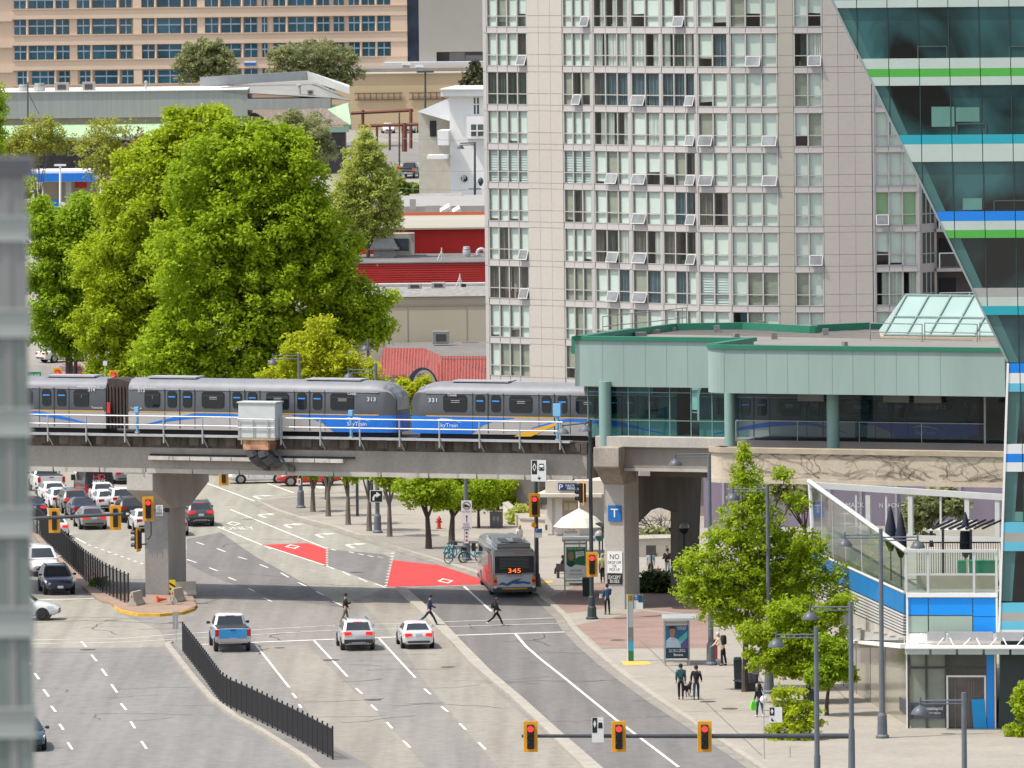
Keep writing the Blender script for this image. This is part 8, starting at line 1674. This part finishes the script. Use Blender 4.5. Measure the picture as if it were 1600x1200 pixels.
for x,lb in((108,'left one of two dark timber poles above the train'),(118,'right one of two dark timber poles above the train')):
 p=(D(x,560,655)[0],655,terrain_h(655));r=thing('utility_pole',lb,'utility pole',p);mb=MB();mb.tube(p,(p[0],655,p[2]+12),.16,.12,8);mb.build('pole',mat('creosote pole',(.035,.022,.018),.9,.2),r);mb=MB();mb.box((p[0],655,p[2]+11.4),(1.6,.12,.14));mb.build('crossarm',MATS['creosote pole'],r)
FS=facing(164,568,600);r=thing('post_sign','small pale sign on a thin post above the bellows','sign',(D(164,600,600)[0],600,0));mb=MB();mb.tube((D(164,600,600)[0],600,0),D(164,563,600),.04,n=5);mb.build('post',STEEL,r);mb=MB();a,b=FS.V(161,571),FS.V(167.5,564);mb.pb(FS,a[0],b[0],a[1],b[1],.05,.08);mb.build('panel',SIGNW,r)
# fences on the medians
def fence(label,base,hgt,step,pick,z0,cap=True):
 pts=[np.array(G(x,y,z0))for x,y in base];r=thing('metal_fence',label,'fence',pts[0]);seg_=[];L=0
 for a,b in zip(pts,pts[1:]):seg_.append((L,a,b));L+=np.linalg.norm(b-a)
 def at(s):
  for(l,a,b)in seg_[::-1]:
   if s>=l:return a+(b-a)*min(1.0,(s-l)/np.linalg.norm(b-a))
 n=int(L/step)
 for i in range(n+1):
  p=at(L*i/n);mb=MB();mb.tube(tuple(p),(p[0],p[1],p[2]+hgt+.12),.045,n=6);mb.build('post',BLACK,r)
 for i in range(n):
  mb=MB();q0,q1=at(L*i/n),at(L*(i+1)/n);m=max(2,int(np.linalg.norm(q1-q0)/pick))
  for k in range(1,m):p=q0+(q1-q0)*k/m;mb.tube((p[0],p[1],p[2]+.1),(p[0],p[1],p[2]+hgt-.03),.0135,n=4)
  for z in(.12,hgt-.04):mb.tube((q0[0],q0[1],q0[2]+z),(q1[0],q1[1],q1[2]+z),.028,n=4)
  mb.build('panel',mat('fence black',(.02,.02,.022),.5,.1),r)
 return r
fence('long dark mesh fence on the brick median left of the column',[(42,828),(62,836),(80,856),(105,880),(132,905),(160,925),(185,937),(201,944)],1.75,1.25,.3,.16)
fence('black picket fence along the near median between the carriageways',[(286,1018),(300,1036),(320,1062),(333,1081),(346,1098),(360,1107),(374,1113),(400,1125),(430,1140),(470,1160),(520,1187)],1.52,1.3,.062,.15)
# median odds and ends
def barrier(label,x,y,L,rz):
 p=G(x,y,.16);r=thing('concrete_barrier',label,'barrier',p,rz);prof=[(-.3,0),(.3,0),(.3,.08),(.14,.32),(.08,.82),(-.08,.82),(-.14,.32),(-.3,.08)];mb=MB();mb.loft([[(xx,yy,z)for yy,z in prof]for xx in(-L/2,L/2)]);mb.build('barrier_body',mat('barrier concrete',(.42,.375,.31),.9,.15,1.2),r,False,bevel=.02);mb=MB();mb.box((-L/2-.004,0,.55),(.01,.08,.14));mb.build('mark',RED,r,False)
barrier('tapered concrete barrier at the end of the median fence',213,945,1.5,1.25);barrier('concrete barrier right of the column behind the striped marker',277,940,1.4,1.2);barrier('low concrete barrier farthest right by the column',288,930,1.4,.25)
p=G(246,941,.16);r=thing('traffic_cone','orange red traffic cone lying on its side by the column','cone',p,.3);mb=MB();mb.lathe((0,0,.17),[(.16,0),(.13,.12),(.05,.55),(.04,.58)],12,axis='X');mb.build('cone_body',mat('cone orange',(.72,.10,.04),.5,.08),r,False,smooth=40);mb=MB();mb.box((-.02,0,.2),(.04,.38,.38));mb.build('base',mat('cone orange',())if 0 else MATS['cone orange'],r,False)
FS=facing(269.5,919,G(269,944)[1]);r=thing('hazard_marker','yellow and black striped hazard board before the column','sign',G(269,945,.16));z0=FS.Z(269,933);mb=MB();mb.pb(FS,FS.T(264.3,919),FS.T(274,919),FS.Z(269,932.5),FS.Z(269,906),-.03,0);mb.build('panel',mat('marker yellow',(.72,.50,.02),.5,.05),r)
for k in range(3):y=909.5+k*8;spoly(r,FS,[(264.6,y),(273.7,y+5.5),(273.7,y+9),(264.6,y+3.5)],.006,SIGNK,'stripe')
mb=MB();g=G(268,945,.16);mb.tube(g,(g[0],FS.a[1]+.05,z0+.3),.03,n=5);mb.build('post',STEEL,r)
FS=facing(274,968,G(275,1003)[1]);r=thing('keep_right_sign','back of a small grey sign on the tip of the near median','sign',G(275,1003,.15));mb=MB();mb.pb(FS,FS.T(269.8,968),FS.T(278.4,968),FS.Z(274,983),FS.Z(274,956),-.03,0);mb.build('panel',mat('sign back',(.30,.30,.29),.6,.1),r);mb=MB();g=G(275,1003,.15);mb.tube(g,(g[0],g[1]-.05,FS.Z(274,958)),.028,n=5);mb.build('post',STEEL,r)
def hydrant(label,x,y,c=RED,s=1.):
 p=G(x,y,.15);r=thing('fire_hydrant',label,'fire hydrant',p,0,None);mb=MB();mb.lathe((0,0,0),[(.19,0),(.19,.06),(.12,.08),(.12,.55),(.16,.57),(.16,.62),(.13,.7),(.06,.78),(.03,.84)],12);mb.build('barrel',c,r,False,smooth=40)
 for s_ in(-1,1):mb=MB();mb.lathe((s_*.16,0,.45),[(.06,-.06),(.06,.06)],10,axis='X');mb.build('outlet',c,r,False)
hydrant('red fire hydrant on the plaza between two trees',686,826);hydrant('dark red fire hydrant beside the small sign board under the station',1028,908,mat('hydrant dark red',(.28,.02,.025),.5,.1))
# bicycles
def bike(label,x,y,rz):
 p=G(x,y,.15);r=thing('share_bicycle',label,'bicycle',p,rz,'blue share bicycles');TB=mat('bike teal',(.01,.26,.36),.4,.08)
 for sx in(-.52,.52):
  mb=MB();
  pts=[(sx+.32*math.cos(a),0,.34+.32*math.sin(a))for a in np.linspace(0,2*math.pi,17)];mb.path(pts,.028,5);wh=mb.build('wheel',TYR,r,False);mb=MB();[mb.tube((sx,0,.34),(sx+.3*math.cos(a),0,.34+.3*math.sin(a)),.006,n=3)for a in np.linspace(0,5.6,9)];mb.build('spokes',STEEL,wh,False)
 mb=MB();[mb.tube(a,b,.04,n=6)for a,b in(((-.52,0,.34),(-.1,0,.36)),((-.1,0,.36),(-.22,0,.85)),((-.1,0,.36),(.4,0,.85)),((.52,0,.34),(.36,0,1.0)),((-.52,0,.34),(-.2,0,.7)))];mb.build('frame',TB,r,False)
 mb=MB();mb.loft([[(-.9+dx,dy*w_,z)for dx,dy in((0,-1),(.5,-1),(.5,1),(0,1))]for w_,z in((.05,.62),(.06,.74))]);mb.build('fender',TB,r,False);mb=MB();mb.tube((.36,-.3,1.05),(.36,.3,1.05),.018,n=5);mb.build('handlebar',BLACK,r,False);mb=MB();mb.box((-.24,0,.92),(.26,.16,.07));mb.build('saddle',BLACK,r,False,bevel=.02);mb=MB();mb.box((.52,0,.88),(.26,.34,.2));mb.build('basket',BLACK,r,False)
bike('blue share bicycle parked left of the truck sign pole',712,880,.55);bike('blue share bicycle partly behind the truck sign pole',738,879,3.4);bike('blue share bicycle farthest back behind the tree trunk',704,872,1.1)
# kiosk box, shelters, pylons, bins, benches
FS=facing(775,815,G(775,828)[1]);r=plate('info_kiosk','dark grey information cabinet with tree emblem on the plaza','kiosk',FS,765.5,785.5,800,829,.3,mat('kiosk dark',(.10,.095,.095),.6,.1),.6);[spoly(r,FS,[(x,808),(x+3.5,806),(x+4,813),(x+2.2,814),(x+2.2,818),(x+1.6,818),(x+1.4,814),(x-.5,812)],.31,mat('emblem',(.24,.23,.22),.6,0),'emblem')for x in(770,776)]
def shelter(label,x0,x1,ytop,ybot,ybase,depth,poster,cap=None):
 g=G((x0+x1)/2,ybase,.15);FS=facing((x0+x1)/2,ybase,g[1]);r=thing('bus_shelter',label,'bus shelter',g);t0,z1=FS.V(x0,ytop);t1,z0=FS.V(x1,ybot);zb=.15;SF=mat('shelter frame',(.36,.37,.36),.5,.08)
 for t in(t0,t1-.08):mb=MB();mb.pb(FS,t,t+.08,zb,z1+.2,-.1,0);mb.build('post',SF,r)
 for t in(t0,t1-.08):mb=MB();mb.pb(FS,t,t+.08,zb,z1+.2,-depth,-depth+.1);mb.build('post',SF,r)
 mb=MB();mb.pb(FS,t0-.1,t1+.5,z1+.2,z1+.32,-depth-.2,.25);mb.build('roof',mat('shelter roof',(.42,.44,.43),.3,.15,.8),r);mb=MB();mb.pb(FS,t0,t1,z0-.08,z0-.01,-.12,.02);mb.pb(FS,t0,t1,z1,z1+.1,-.12,.02);mb.build('poster_frame',SF,r)
 mb=MB();[mb.poly([FS.P(t1+.0,zb+.3,-.15),FS.P(t1+.0,zb+.3,-depth),FS.P(t1,z1,-depth),FS.P(t1,z1,-.15)])];mb.poly([FS.P(t0,zb+.3,-depth),FS.P(t1,zb+.3,-depth),FS.P(t1,z1,-depth),FS.P(t0,z1,-depth)]);mb.build('glass',glass('shelter glass',(.8,.88,.86),.75,.08),r)
 mb=MB();mb.pb(FS,t0+.3,t1,.6,.66,-depth+.1,-depth+.5);mb.build('bench',DGREY,r);po_=poster(r,FS);return r
def pos1(r,FS):
 mb=MB();a,b=FS.V(884.5,903),FS.V(915,854.5);mb.pb(FS,a[0],b[0],a[1],b[1],.0,.05);po=mb.build('poster',SIGNW,r);GR=mat('poster green',(.015,.17,.07),.5,.08,2)
 spoly(po,FS,[(885,855),(914.5,855),(914.5,884),(900,882),(892,886),(885,882)],.06,GR,'green_field');spoly(po,FS,[(888,864),(892,862),(896,864),(896.5,871),(893.5,876),(890.5,876),(888,871)],.07,mat('poster tan',(.36,.20,.10),.5,.1),'portrait');spoly(po,FS,[(886,879),(889,876),(895,876),(898,879),(894,886),(888,885)],.07,mat('poster dark green',(.01,.07,.04),.5,.1),'portrait');spoly(po,FS,[(899,862),(912,861),(913,868),(903,870),(900,873)],.07,SIGNW,'speech_bubble');ptext('SMART ON CREDIT?',SIGNW,po,FS,887,912,856,859,.07);ptext('Thinking of\nyour future',SIGNK,po,FS,901,911,862.5,867.5,.08);ptext('1-800-663-8722',SIGNK,po,FS,890,911,896,898.5,.06);ptext('UniCredit',MATS['poster green'],po,FS,891,909,889,893,.06)
shelter('bus shelter with a green poster between the bus and the corner pole',881,918,851,906,929,2.2,pos1)
def pos2(r,FS):
 mb=MB();a,b=FS.V(1040,1029),FS.V(1075,977);mb.pb(FS,a[0],b[0],a[1],b[1],.0,.05);po=mb.build('poster',mat('poster navy',(.02,.10,.19),.4,.15,1.5),r)
 spoly(po,FS,[(1058,1000),(1074,986),(1074,1000),(1060,1010)],.06,mat('poster aqua',(.06,.34,.36),.5,.1),'aqua_field');spoly(po,FS,[(1058,1012),(1074,996),(1074,1014),(1062,1014)],.062,mat('poster violet',(.07,.05,.16),.5,.1),'violet_field');spoly(po,FS,[(1041,1012),(1041,1001),(1046,996),(1051,995),(1058,998),(1063,1006),(1064,1012)],.066,mat('poster shirt',(.30,.38,.46),.6,.1),'portrait');spoly(po,FS,[(1045.5,983),(1048,979.5),(1052,979.5),(1055,983),(1055,990),(1053,995),(1050,997),(1047.5,994)],.07,mat('poster face',(.30,.16,.10),.6,.1),'portrait');spoly(po,FS,[(1045,984),(1046,980),(1050,978),(1054.5,980),(1055.5,984),(1053,982),(1048,982)],.074,HAIRK,'portrait_hair');ptext('THE EMPLOYER\nYOU DESERVE',SIGNW,po,FS,1058,1072,979,984,.075);spoly(po,FS,[(1041,1013),(1074,1013),(1074,1028),(1041,1028)],.068,mat('poster foot',(.012,.03,.05),.5,.05),'footer');ptext('You have a right to\ncare close to home',SIGNW,po,FS,1045,1071,1014,1019,.075);ptext('Beneva',SIGNW,po,FS,1053,1067,1021,1025,.075)
shelter('bus shelter with a blue portrait poster beside the locust tree',1038,1078,975,1031,1040,2.4,pos2)
g=G(987,1033,.15);FS=facing(987,1000,g[1]);r=thing('bus_stop_pylon','slim grey bus stop pylon with green foot on the yellow tactile strip','bus stop',g);
for nm,y0,y1,m_ in(('cap',929,940,mat('pylon gold',(.36,.25,.03),.5,.05)),('body',940,980,mat('pylon grey',(.36,.39,.39),.5,.08)),('display',980,1001,mat('pylon display',(.16,.19,.20),.3,.3,3)),('blue_panel',1001.5,1017,mat('pylon aqua',(.04,.34,.55),.5,.05)),('green_panel',1017.2,1033,mat('pylon green',(.02,.16,.07),.5,.05))):mb=MB();mb.pb(FS,FS.T(981.5,1000),FS.T(990,1000),max(.14,FS.Z(987,y1)),FS.Z(987,y0),-.16,0);mb.build(nm,m_,r)
ptext('0',SIGNK,r,FS,984,988,931,938,.01);mb=MB();mb.pb(FS,FS.T(979.8,1000),FS.T(981.3,1000),.15,FS.Z(987,929),-.17,.02);mb.build('edge_post',SIGNW,r)
r=plate('stop_flag_sign','small blue T flag sign fixed beside the bus stop pylon','sign',FS,990.5,1004.5,929.5,952,-.05,SIGNW);spoly(r,FS,[(990.7,929.7),(997,929.7),(997,938),(990.7,938)],-.04,BLUE);spoly(r,FS,[(997.2,929.7),(1004.3,929.7),(1004.3,941),(997.2,941)],-.04,mat('flag navy',(.01,.07,.12),.5,0));ptext('T',SIGNW,r,FS,992,995.8,931,936.5,-.03)
def bin_(label,x,y,w_,hh):p=G(x,y,.15);r=thing('litter_bin',label,'litter bin',p);mb=MB();mb.loft([[(a*w_*k,b*w_*k,z)for a,b in((-.5,-.5),(.5,-.5),(.5,.5),(-.5,.5))]for z,k in((0,.9),(hh*.85,1))]);mb.build('bin_body',mat('bin dark',(.018,.03,.03),.5,.12),r,False,bevel=.03);mb=MB();mb.loft([[(a*w_*k,b*w_*k,z)for a,b in((-.5,-.5),(.5,-.5),(.5,.5),(-.5,.5))]for z,k in((hh*.86,1.06),(hh,.8))]);mb.build('lid',MATS['bin dark'],r,False,bevel=.02)
bin_('dark green litter bin behind the corner signal pole',918,931,.62,1.1);bin_('dark planter box litter bin under the lower locust',1264,1100,.6,.75);bin_('dark litter bin post beside the benches',1153,1062,.45,1.2)
def bench(label,x,y,rz,n=3):
 p=G(x,y,.15);r=thing('bench',label,'bench',p,rz,'dark benches on the pavement');BM=mat('bench slate',(.06,.06,.063),.6,.15,3);mb=MB();mb.box((0,0,.43),(n*.62,.5,.06));mb.build('seat',BM,r,False,bevel=.01)
 for k in range(n):mb=MB();mb.box(((k-(n-1)/2)*.62,.24,.68),(.55,.05,.42));mb.build('backrest',BM,r,False,bevel=.01)
 for s in(-1,1):mb=MB();mb.box((s*n*.26,0,.2),(.08,.44,.4));mb.build('leg',BM,r,False)
bench('dark three seat bench under the locust branches',1164,1078,-1.15,3);bench('dark bench farther along behind the three seat bench',1172,1066,-1.15,2);bench('small bench carrying the seated person beyond the bus',885,903,2.9,2)
g=G(1194,1185,.15);FS=facing(1212,1117,g[1]);r=thing('lane_sign_post','small white and black bus lane sign on a thin post before the pale tree','sign',g);mb=MB();mb.tube(g,(g[0],g[1],FS.Z(1194,1068)),.03,n=6);mb.build('post',STEEL,r);FS=facing(1212,1117,388);mb=MB();a,b=FS.V(1202,1129),FS.V(1222,1105);mb.pb(FS,a[0],b[0],a[1],b[1],-.03,0);pn=mb.build('panel',SIGNW,r);spoly(pn,FS,[(1202.5,1105.5),(1210,1105.5),(1210,1118),(1202.5,1118)],.01,SIGNK);spoly(pn,FS,[(1206.3,1107),(1208.5,1111.5),(1206.3,1116),(1204,1111.5)],.02,SIGNW);spoly(pn,FS,[(1205,1127),(1205,1121),(1210,1127)],.01,SIGNK);mb=MB();mb.tube(D(1194,1110,g[1]),D(1203,1110,388),.02,n=5);mb.build('bracket',STEEL,pn)
g=G(1018,905,.15);FS=facing(1017,860,g[1]-.3);r=thing('notice_board','dark grey notice board on a post before the clipped hedge','sign',g);mb=MB();mb.tube((g[0],g[1]-.25,.15),(g[0],g[1]-.25,FS.Z(1017,855)),.05,n=6);mb.build('post',DGREY,r);mb=MB();a,b=FS.V(1009.5,867.5),FS.V(1025,852);mb.pb(FS,a[0],b[0],a[1],b[1],0,.04);mb.build('panel',mat('notice grey',(.10,.10,.105),.5,.1),r)
def globe(label,x,y,Y,c):
 p=D(x,y,Y);r=thing('globe_lamp',label,'lamp',(p[0],Y,.15),0,'globe lamps');mb=MB();mb.tube((p[0],Y,.15),(p[0],Y,p[2]-.35),.06,n=8);mb.build('pole',c,r);mb=MB();mb.lathe(p,[(.08,-.36),(.26,-.2),(.32,0)],12);mb.build('holder',c,r,smooth=40);mb=MB();mb.lathe(p,[(.31,.005),(.28,.18),(.15,.3),(.03,.34)],12);mb.build('globe',mat('globe glass',(.28,.29,.27),.2,.1),r,smooth=40)
globe('dark globe lamp inside the portal arch on the left',1052,824,478,BLACK);globe('dark globe lamp beside the portal column',1069,825,474,BLACK);globe('teal globe lamp behind the corner pole',936.5,837,492,mat('teal lamp',(.02,.14,.15),.5,.1))
r=thing('solar_panel','dark tilted panel on an arm left of the pier','panel',D(942,822,489));mb=MB();mb.hexa([D(930,819,489),D(944,826,488.6),D(949,823,489.4),D(938,817,490)],[tuple(np.array(D(*q))+[0,0,.06])for q in((930,819,489),(944,826,488.6),(949,823,489.4),(938,817,490))]);mb.build('panel',BLACK,r);mb=MB();mb.tube(D(941,824,489),(D(941,824,489)[0],489,.15),.05,n=6);mb.build('post',DGREY,r)
g=G(1118,1030,.15);r=thing('call_post','narrow red post behind the dark lamp pedestal','post',g);mb=MB();mb.box((g[0],g[1],.65),(.22,.22,1.0));mb.build('post_body',RED,r,bevel=.02);mb=MB();mb.box((g[0],g[1],1.2),(.26,.26,.08));mb.build('cap',RED,r)
# ================================================================ the out of focus facade edge close to the lens
YF=62.;FP_=facing(20,600,YF);r=thing('facade_pillar','blurred grey green facade pillar filling the left edge of the picture','pillar',FP_.P(0,20,0));tx=lambda x:FP_.T(x,600);zf=lambda y:FP_.Z(24,y)
GA=mat('pillar pale panel',(.33,.36,.34),.5,.06,.5);GB_=mat('pillar dark glass',(.17,.205,.19),.3,.3,1.5,stretch=(6,1,.4));GC=mat('pillar grey metal',(.24,.24,.235),.4,.2,2.5,stretch=(8,1,.2));GT=mat('pillar trim',(.42,.44,.42),.4,.05)
def fp_box(nm,x0,x1,y0,y1,m,d0=-.25,d1=0.):mb=MB();mb.pb(FP_,tx(x0),tx(x1),zf(y1),zf(y0),d0,d1);mb.build(nm,m,r)
fp_box('cap',-200,54,247,276,mat('pillar cap',(.10,.10,.11),.5,.1),-.4,.02)
y=276;rows=[(276,338,'m'),(340,374,'p'),(377,483,'m'),(486,524,'p'),(529,638,'d'),(641,679,'p'),(683,792,'d'),(795,836,'p'),(840,949,'d'),(953,993,'p'),(998,1106,'d'),(1109,1150,'p'),(1154,1262,'d')]
for y0,y1,k in rows:
 if k=='p':fp_box('panel',-200,46,y0,y1,GA)
 else:fp_box('glass',-200,42,y0,y1,GB_ if k=='d' else GC,-.25,-.01);fp_box('mullion',8,20,y0,y1,GC,-.1,.0)
 fp_box('trim',-200,48,y1+.2,y1+2.6,GT,-.25,.02)
